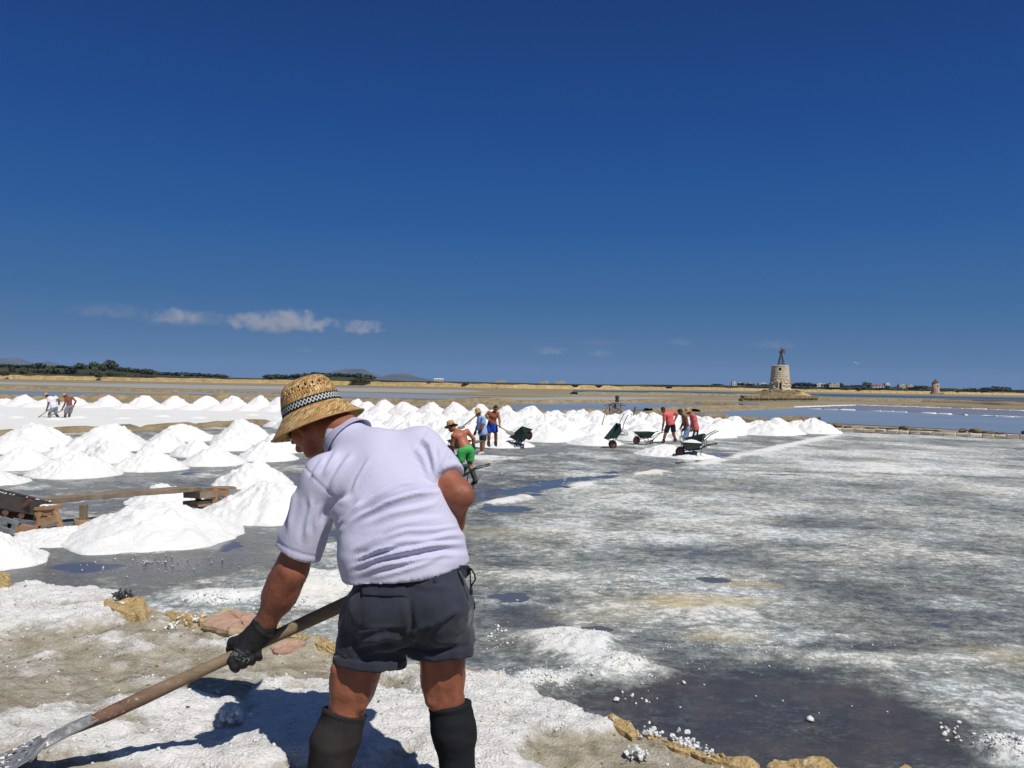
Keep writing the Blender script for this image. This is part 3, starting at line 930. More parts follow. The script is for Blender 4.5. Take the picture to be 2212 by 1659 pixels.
    for i in range(9):
        t = i / 8
        for k in range(28):
            a_ = 2 * math.pi * k / 28
            V.append((p.x + math.cos(a_) * 3.8 * t, p.y + 4 + math.sin(a_) * 3 * t, -.1 + 1.55 * (1 - t) ** 1.1 + .12 * vnoise2(k * .6, i, 3)))
    s = link('sand_heap', mesh('sand_heap', V, grid_faces(9, 28, True)), M_YBANK); tag(s, 'smooth pale yellow sand heap right of the windmill', 'sand heap')
windmill()
def far_mill():
    Y = 560; base = W(2020.5, 850.0, Y); px = Y / FPX
    o = empty('windmill', base); tag(o, 'small far windmill tower with pointed red brown conical roof', 'windmill')
    mb = MB(); mb.lathe([(9.0 * px, -.3), (8.2 * px, 8 * px), (7.2 * px, 23 * px), (6.6 * px, 23.3 * px)], 32); mb.build('wall', simple('far_mill_stone', (.50, .36, .25), (.38, .27, .19), .5, .95), o, smooth=True)
    mb = MB(); mb.lathe([(7.9 * px, 22.8 * px), (3.5 * px, 27 * px), (.3 * px, 31.5 * px), (.0, 31.6 * px)], 24); mb.build('roof', simple('mill_roof', (.16, .06, .045), (.10, .04, .03), .6, .9), o)
    mb = MB(); mb.box((1.2 * px, -7.5 * px, 17 * px), (1.6 * px, .8, 2.4 * px)); mb.build('window', M_DARK, o)
    mb = MB(); mb.box((2 * px, -3 * px, .4 * px), (26 * px, 10 * px, 3 * px)); mb.build('plinth', M_DIKE, o)
far_mill()

# ---- stone edging wall of the far right pan
def pan_wall():
    A = Vector((14.5, 50.4, 0)); B = Vector((40, 36.4, 0))
    d = (B - A).normalized(); n = Vector((-d.y, d.x, 0)); ang = math.atan2(d.y, d.x)
    w = empty('stone_wall', A); tag(w, 'low stone edging wall of square blocks along the far right of the salt pan', 'wall')
    L = (B - A).length; s = 0; R = Matrix.Rotation(ang, 3, 'Z'); k = 0
    front = simple('wall_block', (.66, .62, .55), (.42, .36, .27), 1.6, .95, .7, 12, .03, .1)
    while s < L:
        l = random.uniform(.48, .66)
        p = d * (s + l / 2)
        if not (2.55 < s + l / 2 < 3.1):
            mb = MB(); mb.box((p.x, p.y, .09), (l * .985, .42, .22 + random.uniform(-.04, .03)), R, .04, .92); mb.build('stone', front, w, bevel=.03)
            if random.random() < .8:
                mb = MB(); h = random.uniform(.02, .09) if random.random() < .78 else random.uniform(.16, .24)
                q = p + n * .32
                mb.hull((q.x, q.y, .22 + h / 2), (l * random.uniform(.8, 1.3), .6, h + .1), int(s * 100), 16, R); mb.build('stone', M_BROWNST, w, bevel=.03)
        s += l
    g = A + d * 2.85
    sh = link('shrub', BUSHES[0], M_LEAF2, None, (g.x, g.y, .1)); sh.scale = (.55, .55, .95)
    tag(sh, 'dry brown shrub growing in the gap of the stone edging wall', 'shrub')
pan_wall()
# =================================================================== SALT PAN
def back_y(c):
    return np.where(c > -.05, 57.2 / (1 + .537 * np.maximum(c, -.05)), np.minimum(70, 57.2 / (1 + .537 * np.maximum(c, -.05)) + (-.05 - np.minimum(c, -.05)) * 60))
LINE = [(G(x, y).x, G(x, y).y) for x, y in [(800, 1150), (1020, 1088), (1160, 1062), (1300, 1037), (1480, 1004), (1640, 972), (1790, 940)]]
DIAG = [(G(x, y).x, G(x, y).y) for x, y in [(-700, 1000), (-160, 951), (0, 944.5), (150, 936), (300, 930), (460, 923.5), (570, 917), (770, 908), (965, 902), (1110, 896)]]
def blob(X, Y, px, py, rx, ry, z=0.0, soft=.45, seed=0, rag=.5):
    """soft ragged patch on the ground, given by its middle and half sizes in view units"""
    c = G(px, py, z); hz = CAM_Z - z
    ax = rx * c.y / FPX; ay = ry * c.y * c.y / (hz * FPX)
    q = np.hypot((X - c.x) / ax, (Y - c.y) / ay)
    q = q + (fbm2(X * 1.1 / ax ** .5, Y * 1.1 / ay ** .5, 4, seed + 3) - .5) * rag * 1.6
    return 1 - sstep(1 - soft, 1 + soft, q)
def build_pan():
    nc, nr = 520, 640
    c = np.linspace(-.86, .86, nc)
    yb = back_y(c)
    t = np.linspace(0, 1, nr)[:, None]
    Y = 3.2 * (yb[None, :] / 3.2) ** t
    X = c[None, :] * Y
    # --- what lies where
    n1 = fbm2(X * .42 + Y * .10, Y * .34, 5, 21)
    n2 = fbm2(X * 1.3 + Y * .25, Y * 1.15, 5, 33)
    n3 = fbm2(X * 5.2, Y * 7.5, 4, 41)
    crust = .535 + (n1 - .5) * .50 + (n2 - .5) * .36 + (n3 - .5) * .22
    dl, sl = polydist(X, Y, LINE)
    harvested = sstep(-.25, .25, dl * sl)                 # up-left of the boundary line
    crust = crust * (1 - harvested) + harvested * (.37 + .08 * sstep(15, 24, Y) + (n1 - .5) * .75 + (n2 - .5) * .62 + (n3 - .5) * .35)
    crust += .06 * (1 - harvested) * sstep(10, 24, Y)
    # boundary: white rope of salt with a strip of open water on its far side
    crust += .62 * np.exp(-((dl * sl + .28 + .5 * (n2 - .5)) / (.10 + .28 * n3)) ** 2) * sstep(.36, .62, fbm2(X * .8, Y * .8, 3, 19) + .12 * (Y > 30))
    water = np.zeros_like(crust)
    wch = np.exp(-((dl * sl - .42 + 1.1 * (n2 - .5)) / (.12 + .5 * n3)) ** 2) * sstep(36, 26, Y) * sstep(.34, .52, fbm2(X * .5, Y * .5, 3, 77) + .05 * (Y < 22))
    water = np.maximum(water, sstep(.3, .6, wch))
    L2 = [(G(x, y).x, G(x, y).y) for x, y in [(1420, 1014), (1700, 1019), (1960, 1026), (2300, 1036)]]
    d2, _ = polydist(X, Y, L2)
    crust -= .24 * np.exp(-(d2 / .2) ** 2) * (.2 + n2)  # thin edge line with its shadow, darkened into the crust tone
    # far white salt floor behind the diagonal dike
    dd, sd = polydist(X, Y, DIAG)
    white = sstep(.1, .5, dd * sd) * (X < 1)
    crust = crust * (1 - white) + white * 1.05
    relief = white * .12
    # dark puddle in the near corner and other dark patches
    for (px, py, rx, ry, a, sd_) in [(1660, 1570, 430, 105, .42, 1), (1560, 1490, 330, 60, .28, 2), (1980, 1590, 200, 70, .25, 3), (1760, 1470, 200, 40, .16, 4), (1700, 1580, 300, 60, .15, 6),
                                     (1450, 1205, 200, 20, .12, 5), (300, 1222, 220, 26, .30, 7), (1120, 1330, 90, 22, .3, 8), (1800, 1130, 200, 12, .2, 9), (1200, 1108, 160, 9, .18, 10),
                                     (520, 1190, 140, 22, .2, 12), (300, 1040, 330, 12, .1, 14), (1080, 1600, 130, 50, .4, 15), (1930, 1395, 170, 16, .2, 16), (2100, 1330, 130, 14, .2, 17)]:
        crust -= a * blob(X, Y, px, py, rx, ry, seed=sd_)
    for (px, py, rx, ry, a, sd_) in [(1900, 1430, 260, 26, .16, 31), (1420, 1330, 260, 26, .17, 32), (2060, 1500, 190, 40, .20, 33), (1230, 1385, 100, 26, .45, 34), (1320, 1445, 100, 28, .45, 35), (1180, 1470, 90, 22, .30, 36),
                                     (1700, 1380, 280, 16, .14, 37), (2160, 1620, 90, 40, .5, 38), (700, 1265, 110, 30, .6, 39), (640, 1180, 110, 16, .2, 40), (1120, 1240, 120, 18, .25, 41), (1500, 1120, 130, 9, .2, 42), (480, 1290, 110, 14, .4, 43),
                                     (1900, 1010, 330, 12, .16, 44), (1400, 1165, 120, 14, .16, 45), (350, 1195, 130, 8, .25, 46), (1960, 1200, 260, 18, .12, 47), (1250, 1110, 120, 8, .2, 48), (1060, 990, 70, 5, .4, 50)]:
        crust += a * blob(X, Y, px, py, rx, ry, seed=sd_, rag=.8)
    for (px, py, rx, ry, sd_) in [(200, 1224, 62, 11, 51), (1535, 1253, 34, 7, 52), (420, 1026, 24, 7, 54), (430, 1048, 48, 6, 55), (1110, 1295, 42, 14, 56), (1290, 1360, 26, 6, 57), (1690, 1027, 60, 2.2, 58), (1090, 1098, 46, 10, 60), (470, 1180, 60, 9, 61), (2030, 1350, 30, 6, 62), (1150, 1068, 22, 3, 63), (1160, 983, 26, 3, 64), (1240, 1014, 30, 2.5, 65)]:
        water = np.maximum(water, .80 * blob(X, Y, px, py, rx, ry, seed=sd_, soft=.95, rag=1.6))
    crust = np.where(water > .5, np.minimum(crust, .2), crust)
    stain = np.zeros_like(crust)
    for (px, py, rx, ry, a, sd_) in [(1500, 1300, 120, 14, .6, 71), (1600, 1262, 80, 10, .45, 72), (1560, 1310, 60, 9, .4, 73), (1060, 1148, 130, 12, .35, 74), (1560, 1378, 90, 10, .35, 75), (1300, 1330, 130, 16, .22, 76), (2160, 1420, 60, 24, .3, 77), (650, 1190, 60, 10, .25, 80)]:
        stain = np.maximum(stain, a * blob(X, Y, px, py, rx, ry, seed=sd_, rag=.8))
    brown = np.maximum(blob(X, Y, 1640, 1545, 480, 120, seed=90, soft=.6), .5 * blob(X, Y, 1500, 1340, 300, 60, seed=92, soft=.8))
    dk = blob(X, Y, 1660, 1560, 430, 105, seed=93, soft=.5)
    crust += dk * ((fbm2(X * 1.3, Y * 1.9, 5, 95) - .55) * .55 - .04)
    k = np.clip(crust, 0, 1.1)
    z = .035 * sstep(.35, .95, k) + .025 * sstep(.6, 1.1, k) * n3 + relief
    z += .012 * (fbm2(X * 22, Y * 22, 3, 91) - .5) * sstep(.3, .8, k) * sstep(16, 8, Y) * 2
    z -= .006 * water
    for (px, py, rx, ry, hh, sd_) in [(1235, 1392, 80, 24, .035, 34), (1345, 1450, 90, 24, .06, 35), (1180, 1470, 85, 20, .03, 36), (2200, 1634, 66, 30, .05, 38), (700, 1270, 95, 24, .09, 39), (480, 1298, 90, 12, .05, 43)]:
        bl = blob(X, Y, px, py, rx, ry, seed=sd_, rag=.7, soft=.8)
        z += hh * bl * (.55 + .9 * (fbm2(X * 4.5, Y * 4.5, 4, sd_))) + bl * .05 * (fbm2(X * 15, Y * 15, 3, sd_ + 1) - .5)
        crust = np.maximum(crust, bl * 1.05)
    me = mesh('salt_pan', np.stack((X, Y, z), -1).reshape(-1, 3), grid_faces(nr, nc))
    attr(me, 'crust', crust.ravel()); attr(me, 'water', water.ravel()); attr(me, 'stain', stain.ravel()); attr(me, 'brown', brown.ravel())
    b = NB('pan_crust')
    co = b.mapv((1, 1.0, 1))
    a1 = b.noise(3.6, 6, .66, co); a2 = b.noise(26, 6, .72, co); a3 = b.noise(8.5, 6, .68, b.mapv((.85, 1.15, 1), (0, 0, .1)))
    sl_ = b.noise(2.4, 7, .68, b.mapv((.75, .95, 1), (0, 0, .10)))
    cr = b.math('ADD', b.attr('crust'), b.math('MULTIPLY', b.math('SUBTRACT', a1, .5), .62))
    cr = b.math('ADD', cr, b.math('MULTIPLY', b.math('SUBTRACT', a2, .5), .80))
    cr = b.math('ADD', cr, b.math('MULTIPLY', b.math('SUBTRACT', a3, .5), .95))
    cr = b.math('ADD', cr, b.math('MULTIPLY', b.math('SUBTRACT', sl_, .5), .45))
    col = b.ramp(cr, [(.0, (.045, .044, .047)), (.16, (.078, .082, .083)), (.32, (.148, .160, .157)), (.48, (.246, .266, .260)), (.62, (.352, .378, .370)), (.78, (.53, .555, .550)), (.95, (.79, .81, .81))])
    flk = b.math('ADD', b.math('ADD', b.math('MULTIPLY', a3, .55), b.math('MULTIPLY', a2, .45)), b.math('MULTIPLY', b.attr('crust'), .36))
    col = b.mix(b.rng(flk, .735, .80, 0, .75), col, (.74, .76, .755))
    col = b.mix(b.math('MULTIPLY', b.attr('brown'), b.math('MULTIPLY', b.rng(cr, .40, .1, 0, .8), b.rng(b.noise(.8, 6, .65), .48, .68, 0, .85))), col, (.125, .098, .080))
    st = b.math('MULTIPLY', b.attr('stain'), b.rng(b.noise(2.5, 5, .7, co), .3, .65, .3, 1.3))
    col = b.mix(st, col, (.52, .43, .22))
    brn = b.rng(b.noise(.6, 6, .65), .40, .66, 0, .75)
    col = b.mix(brn, col, b.mix(1.0, col, (1.0, .90, .76), 'MULTIPLY'))
    wt = b.math('GREATER_THAN', b.math('ADD', b.attr('water'), b.math('MULTIPLY', b.math('SUBTRACT', a1, .5), .7)), .52)
    col = b.mix(wt, col, (.10, .105, .112))
    b.color(col)
    rg = b.rng(cr, .14, .52, .09, .75)
    b.rough(b.math('ADD', b.math('MULTIPLY', rg, b.math('SUBTRACT', 1.0, wt)), b.math('MULTIPLY', wt, .12)))
    b.spec(.5); b.b.inputs['IOR'].default_value = 1.35
    hb = b.math('MULTIPLY', b.math('ADD', b.math('MULTIPLY', cr, b.rng(cr, .1, .5, .25, 1.0)), b.math('MULTIPLY', b.noise(90, 3, .6, co), .25)), b.math('SUBTRACT', 1.0, wt))
    b.bump(hb, .55, .03)
    o = link('salt_pan', me, b.m); tag(o, kind='structure')
    return X, Y, z, crust
PX, PY, PZ, PCR = build_pan()

# =================================================================== NEAR EMBANKMENT
EDGE_PIX = [(-420, 1215), (-150, 1240), (0, 1258), (120, 1263), (250, 1287), (330, 1316), (430, 1331), (560, 1346), (650, 1372), (725, 1393), (870, 1424), (1000, 1424), (1090, 1455), (1180, 1503), (1290, 1548), (1380, 1585), (1500, 1614), (1640, 1650), (1760, 1680), (1900, 1725), (2300, 1850), (2700, 1990)]
EDGE = sorted([(G(x, y, .86).x, G(x, y, .86).y) for x, y in EDGE_PIX])
_ex = np.array([e[0] for e in EDGE]); _ey = np.array([e[1] for e in EDGE])
def bank_fields(X, Y):
    X = np.asarray(X, float); Y = np.asarray(Y, float)
    d = (np.interp(X, _ex, _ey) - Y) * .8
    d = d + (fbm2(X * 3.1, Y * 3.1, 3, 8) - .5) * .16
    top = .86 + .10 * (fbm2(X * .9, Y * .9, 4, 14) - .5) + .16 * sstep(-1.0, -2.4, X) * sstep(4.6, 3.2, Y) + .04 * sstep(0, .8, d)
    salt = np.zeros_like(X)
    z = .88
    for (px, py, rx, ry, a, s) in [(110, 1285, 200, 36, 1.0, 1), (90, 1340, 180, 34, .75, 2), (340, 1395, 120, 26, .45, 3), (500, 1400, 70, 20, .35, 4), (160, 1640, 140, 50, .6, 5), (430, 1560, 150, 46, .85, 6), (520, 1640, 260, 60, 1.0, 7), (760, 1560, 280, 90, 1.0, 8),
                                   (1080, 1500, 190, 50, 1.1, 9), (1000, 1600, 160, 80, 1.0, 10), (1210, 1550, 120, 34, .95, 11), (330, 1490, 110, 30, .35, 12), (60, 1430, 100, 30, .3, 13), (620, 1490, 90, 30, .5, 14), (880, 1440, 120, 18, .6, 15), (250, 1600, 160, 30, .5, 16), (1120, 1660, 120, 50, .7, 17)]:
        salt = np.maximum(salt, a * blob(X, Y, px, py, rx, ry, z, .5, s, .7))
    for (px, py, rx, ry, a, s) in [(560, 1420, 190, 26, .6, 21), (120, 1480, 160, 40, .45, 22), (1400, 1640, 240, 44, 1.0, 23), (470, 1500, 60, 24, .7, 24), (330, 1440, 120, 16, .4, 25), (1080, 1590, 40, 30, .35, 26), (200, 1540, 160, 16, .35, 27), (960, 1520, 40, 26, .3, 28)]:
        salt = salt - a * blob(X, Y, px, py, rx, ry, z, .5, s, .7)
    g = fbm2(X * 7, Y * 7, 5, 60)
    left = .05 * sstep(-.6, -1.4, X)
    m = sstep(-.02, 1.0, np.clip(salt + left, 0, 1) + (g - .5) * 1.15)
    h = top + .045 * m * (.5 + fbm2(X * 4, Y * 4, 4, 63)) + m * .035 * (fbm2(X * 19, Y * 19, 3, 64) - .4) + (1 - m) * (.05 * (fbm2(X * 6, Y * 6, 4, 65) - .5) + .012 * (fbm2(X * 26, Y * 26, 3, 66) - .5))
    h = -.15 + (h + .15) * sstep(-.16, .06, d) ** .7
    return h, m, d
def bankz(x, y):
    h, m, d = bank_fields(np.array([x]), np.array([y])); return float(h[0])
def build_embankment():
    xs = np.linspace(-6.4, 5.4, 640); ys = np.linspace(-.6, 9.2, 40)
    ys = np.concatenate((np.linspace(-2, 2.2, 14), np.arange(2.25, 8.4, .0145)))
    XX, YY = np.meshgrid(xs, ys)
    h, m, d = bank_fields(XX, YY)
    me = mesh('embankment', np.stack((XX, YY, h), -1).reshape(-1, 3), grid_faces(len(ys), len(xs)))
    # drop the faces far out under the pan
    bm = bmesh.new(); bm.from_mesh(me)
    bmesh.ops.delete(bm, geom=[f for f in bm.faces if all(v.co.z < -.13 for v in f.verts)], context='FACES')
    dl = bm.verts.layers.float.new('salt'); fm = m.ravel(); bm.verts.ensure_lookup_table()
    bm.to_mesh(me); bm.free()
    n = len(me.vertices); co = np.zeros(n * 3, np.float32); me.vertices.foreach_get('co', co); co = co.reshape(-1, 3)
    _, m2, d2 = bank_fields(co[:, 0], co[:, 1])
    me.attributes.remove(me.attributes['salt'])
    attr(me, 'salt', m2); attr(me, 'edge', np.exp(-(np.maximum(d2, 0) / .10) ** 2) * (1 - m2 * .85))
    b = NB('embankment_ground')
    s = b.math('ADD', b.math('ADD', b.attr('salt'), b.rng(b.noise(2.2, 6, .7), .42, .68, 0, .42)), b.math('MULTIPLY', b.math('SUBTRACT', b.noise(19, 8, .75), .5), 1.9))
    s = b.math('ADD', s, b.math('MULTIPLY', b.math('SUBTRACT', b.noise(110, 3, .7), .5), .6))
    mud = b.ramp(b.noise(7, 7, .68), [(.3, (.19, .155, .10)), (.45, (.34, .30, .215)), (.58, (.46, .415, .32)), (.72, (.56, .525, .445))])
    salt = b.ramp(b.noise(13, 6, .7), [(.3, (.68, .67, .63)), (.6, (.86, .85, .82))])
    mud = b.mix(b.rng(b.noise(52, 5, .7), .60, .70, 0, .8), mud, (.15, .115, .07))
    mud = b.mix(b.rng(b.noise(24, 5, .7), .60, .72, 0, .6), mud, (.55, .52, .45))
    specks = b.rng(b.noise(34, 4, .65), .63, .70, 0, .85)
    salt = b.mix(specks, salt, (.16, .14, .11))
    salt = b.mix(b.rng(b.noise(3.1, 6, .7), .5, .72, 0, .42), salt, (.44, .41, .34))
    mask = b.rng(s, .26, .92, 0, 1)
    c = b.mix(mask, mud, salt)
    c = b.mix(b.math('MULTIPLY', b.attr('edge'), b.rng(b.noise(6, 4, .6), .35, .6, 0, .9)), c, (.55, .43, .24))
    b.color(c); b.rough(.88); b.spec(.25)
    hh = b.math('ADD', b.math('MULTIPLY', b.noise(62, 7, .74), 1.0), b.math('MULTIPLY', b.voro(75), -.6))
    hh = b.math('ADD', hh, b.math('MULTIPLY', mask, .35))
    b.bump(hh, .95, .013)
    o = link('embankment', me, b.m); tag(o, kind='structure')
build_embankment()

# ---- stones of the embankment's edge
def slab(name, pix, zt, th, mat, lab, seed, tilt=(0, 0), cat='stone', rise=None):
    """flat stone: outline on the ground, real thickness, rough broken edge"""
    P = [G(x, y, zt) for x, y in pix]
    c = sum(P, Vector()) / len(P)
    if rise is not None:
        gz = max(bankz(p.x, p.y - .02) for p in P); gz = max(.8, min(gz, 1.0))
        zt = gz + rise; P = [G(x, y, zt) for x, y in pix]; c = sum(P, Vector()) / len(P)
    rs = random.Random(seed); pts = []
    for i in range(len(P)):
        a, q = P[i], P[(i + 1) % len(P)]
        n = max(2, int((q - a).length / .045))
        for k in range(n):
            t = a.lerp(q, k / n); pts.append(t + Vector((rs.uniform(-.012, .012), rs.uniform(-.012, .012), 0)))
    n = len(pts); V = []
    rings = [(.90, .0), (1.0, .16), (1.02, .55), (.96, 1.0)]
    for s_, dep in rings:
        for p in pts:
            q = c + (p - c) * s_
            zz = zt - dep * th + (q.x - c.x) * tilt[0] + (q.y - c.y) * tilt[1] + (rs.uniform(-.006, .006))
            V.append((q.x, q.y, zz))
    inner = len(V)
    for s_ in (.6, .3):
        for p in pts:
            q = c + (p - c) * s_; V.append((q.x, q.y, zt + (q.x - c.x) * tilt[0] + (q.y - c.y) * tilt[1] + rs.uniform(-.007, .007)))
    V.append((c.x, c.y, zt)); V.append((c.x, c.y, zt - th))
    Fc = []
    for r in range(3):
        for i in range(n): Fc.append((r * n + i, (r + 1) * n + i, (r + 1) * n + (i + 1) % n, r * n + (i + 1) % n))
    for i in range(n):
        j = (i + 1) % n
        Fc.append((i, j, inner + j, inner + i)); Fc.append((inner + i, inner + j, inner + n + j, inner + n + i))
        Fc.append((inner + n + i, inner + n + j, len(V) - 2)); Fc.append((3 * n + j, 3 * n + i, len(V) - 1))
    me = mesh(name, V, Fc, False)
    bm = bmesh.new(); bm.from_mesh(me); bmesh.ops.recalc_face_normals(bm, faces=bm.faces)
    bmesh.ops.triangulate(bm, faces=bm.faces)
    bmesh.ops.subdivide_edges(bm, edges=[e for e in bm.edges if e.calc_length() > .03], cuts=1, use_grid_fill=False)
    bm.normal_update()
    co = np.array([v.co for v in bm.verts]); dn = (vnoise3(co, 17, seed) - .5) * .030 + (vnoise3(co, 42, seed + 1) - .5) * .014
    for v, q in zip(bm.verts, dn): v.co += v.normal * float(q) * (1 if th > .1 else .3)
    bm.to_mesh(me); bm.free()
    o = link(name, me, mat); tag(o, lab, cat, 'stones along the embankment edge')
    return o
def mat_pinkslab():
    b = NB('pink_yellow_slab')
    f = b.math('ADD', b.attr('rim'), 0.0)
    n = b.noise(14, 6, .65)
    pk = b.ramp(n, [(.3, (.36, .215, .15)), (.6, (.48, .315, .225)), (.75, (.55, .42, .31))])
    ye = b.ramp(n, [(.3, (.36, .30, .15)), (.7, (.55, .47, .27))])
    m = b.rng(b.math('ADD', b.attr('rim'), b.math('MULTIPLY', b.math('SUBTRACT', b.noise(9, 5, .6), .5), .5)), .45, .6, 0, 1)
    b.color(b.mix(m, pk, ye)); b.rough(.9); b.spec(.2); b.bump(b.noise(50, 6, .7), .5, .008)
    return b.m
M_SLAB = mat_pinkslab()
o = slab('stone_slab', [(438, 1345), (446, 1330), (480, 1312), (497, 1310), (530, 1318), (562, 1326), (600, 1333), (604, 1350), (575, 1362), (540, 1368), (500, 1361), (460, 1352)], .985, .055, M_SLAB, 'large flat pink stone slab with yellow rim beside the gloved hand', 1, (.0, -.02), 'slab', .026)
me = o.data; n = len(me.vertices); co = np.zeros(n * 3, np.float32); me.vertices.foreach_get('co', co); co = co.reshape(-1, 3)
cc = co.mean(0); ang = np.arctan2(co[:, 1] - cc[1], co[:, 0] - cc[0]); rr = np.hypot((co[:, 0] - cc[0]) / np.ptp(co[:, 0]), (co[:, 1] - cc[1]) / np.ptp(co[:, 1])) * 2
attr(me, 'rim', np.clip(rr * .62 + .08 * (co[:, 2] < cc[2]), 0, 1))
o2 = slab('stone_slab', [(584, 1402), (592, 1392), (620, 1384), (652, 1381), (654, 1388), (640, 1393), (632, 1399), (606, 1404)], .95, .03, M_SLAB, 'thin broken pinkish stone shard under the wooden handle', 2, (0, .0), 'slab', .022)
attr(o2.data, 'rim', np.full(len(o2.data.vertices), .35))
for i, (pix, zt, th, lab) in enumerate([
    ([(218, 1297), (240, 1300), (268, 1293), (312, 1282), (318, 1296), (322, 1322), (308, 1332), (280, 1326), (250, 1318), (226, 1308)], .93, .35, 'broken orange yellow stone block with black stains at the embankment edge'),
    ([(-30, 1232), (12, 1233), (22, 1240), (24, 1256), (-30, 1258)], .93, .4, 'rounded yellow stone block at the far left edge of the embankment'),
    ([(352, 1322), (370, 1316), (402, 1322), (420, 1330), (412, 1340), (380, 1336), (356, 1330)], .90, .3, 'low yellow edging stone under white salt lumps'),
    ([(418, 1330), (436, 1316), (452, 1320), (446, 1338), (430, 1342)], .93, .3, 'small yellow edging stone touching the pink slab'),
    ([(598, 1352), (640, 1362), (690, 1374), (726, 1386), (728, 1400), (690, 1398), (640, 1380), (606, 1368)], .91, .4, 'long crumbly yellow edging stone behind the wooden handle'),
    ([(1062, 1456), (1086, 1448), (1096, 1460), (1092, 1472), (1066, 1466)], .93, .3, 'small yellow stone poking from the salt right of the right boot'),
    ([(1308, 1546), (1340, 1548), (1372, 1572), (1388, 1590), (1360, 1590), (1330, 1570)], .90, .4, 'smooth sandy yellow edging stone at the end of the white salt'),
    ([(1380, 1586), (1440, 1600), (1520, 1618), (1600, 1640), (1640, 1652), (1610, 1662), (1530, 1640), (1440, 1612)], .885, .4, 'long narrow yellow edging stone along the brown mud'),
    ([(1650, 1648), (1668, 1636), (1720, 1636), (1760, 1634), (1800, 1644), (1840, 1668), (1800, 1690), (1700, 1685)], .90, .4, 'broad yellow edging stone at the bottom of the embankment'),
    ([(1900, 1662), (1960, 1654), (2010, 1668), (1990, 1700), (1920, 1700)], .80, .4, 'yellow edging stone at the bottom right corner'),
    ([(836, 1440), (870, 1436), (896, 1444), (880, 1456), (850, 1454)], .93, .2, 'small yellow stone showing between the two bare legs')]):
    slab('edging_stone', pix, zt, th, M_STONE, lab, 20 + i, rise=(.005, .05, .012, .02, .004, -.03, .008, .004, .006, .01, -.04)[i])

# ---- loose salt lumps, crumbs and pebbles
def ico():
    t = (1 + 5 ** .5) / 2
    V = np.array([(-1, t, 0), (1, t, 0), (-1, -t, 0), (1, -t, 0), (0, -1, t), (0, 1, t), (0, -1, -t), (0, 1, -t), (t, 0, -1), (t, 0, 1), (-t, 0, -1), (-t, 0, 1)], float)
    V /= np.linalg.norm(V[0])
    F_ = np.array([(0, 11, 5), (0, 5, 1), (0, 1, 7), (0, 7, 10), (0, 10, 11), (1, 5, 9), (5, 11, 4), (11, 10, 2), (10, 7, 6), (7, 1, 8), (3, 9, 4), (3, 4, 2), (3, 2, 6), (3, 6, 8), (3, 8, 9), (4, 9, 5), (2, 4, 11), (6, 2, 10), (8, 6, 7), (9, 8, 1)])
    return V, F_
ICO_V, ICO_F = ico()
def lumps(name, P, S, mat, lab, seed=0, flat=.75, smooth=False):
    rs = np.random.default_rng(seed)
    P = np.asarray(P, float); S = np.asarray(S, float); n = len(P)
    V = ICO_V[None] * (1 + rs.uniform(-.5, .45, (n, 12, 1)))
    V = V * (S[:, None, None] * .5) * (1 + rs.uniform(-.25, .25, (n, 1, 3)))
    V[:, :, 2] *= flat
    a = rs.uniform(0, 6.28, n); ca, sa = np.cos(a)[:, None], np.sin(a)[:, None]
    X = V[:, :, 0] * ca - V[:, :, 1] * sa; Y = V[:, :, 0] * sa + V[:, :, 1] * ca
    V = np.stack((X, Y, V[:, :, 2]), -1) + P[:, None, :]
    F_ = (ICO_F[None] + (np.arange(n) * 12)[:, None, None]).reshape(-1, 3)
    o = link(name, mesh(name, V.reshape(-1, 3), F_, smooth), mat)
    tag(o, lab, 'salt' if 'salt' in name else 'gravel', kind='stuff')
    return o
def scatter_bank():
    rs = np.random.default_rng(5)
    n = 26000
    X = rs.uniform(-4.6, 2.2, n); Y = rs.uniform(2.9, 7.2, n)
    h, m, d = bank_fields(X, Y)
    sz = .004 + .0055 * rs.pareto(2.5, n).clip(0, 3.0)
    keep = (d > .0) & (rs.random(n) < (.25 + .75 * m))
    col = (m > .35) | (rs.random(n) < .35)
    P = np.stack((X, Y, h + sz * .12), -1)
    k = keep & col
    lumps('salt_crumbs', P[k], sz[k], M_SALT, 'small white salt crumbs scattered over the embankment', 1)
    k2 = keep & ~col
    lumps('pebbles', P[k2], sz[k2] * .9, simple('pebble', (.34, .26, .17), (.13, .10, .07), 12, .9), 'small brown clods and pebbles on the bare mud', 2)
    sel = rs.random(n) < .02
    k3 = keep & sel & ~k2
    lumps('pebbles', P[k3] + (0, 0, .004), sz[k3] * .8, simple('dark_grit', (.06, .05, .045), (.12, .06, .05), 12, .9), 'dark grit specks on the white salt', 3)
scatter_bank()
_pyb = None
def pan_z(x, y):
    c = x / y; nr, nc = PX.shape
    i = int(np.clip((c + .86) / 1.72 * (nc - 1) + .5, 0, nc - 1)); yb = PY[-1, i]
    j = int(np.clip(math.log(max(y, 3.21) / 3.2) / math.log(yb / 3.2) * (nr - 1) + .5, 0, nr - 1))
    return float(PZ[j, i])
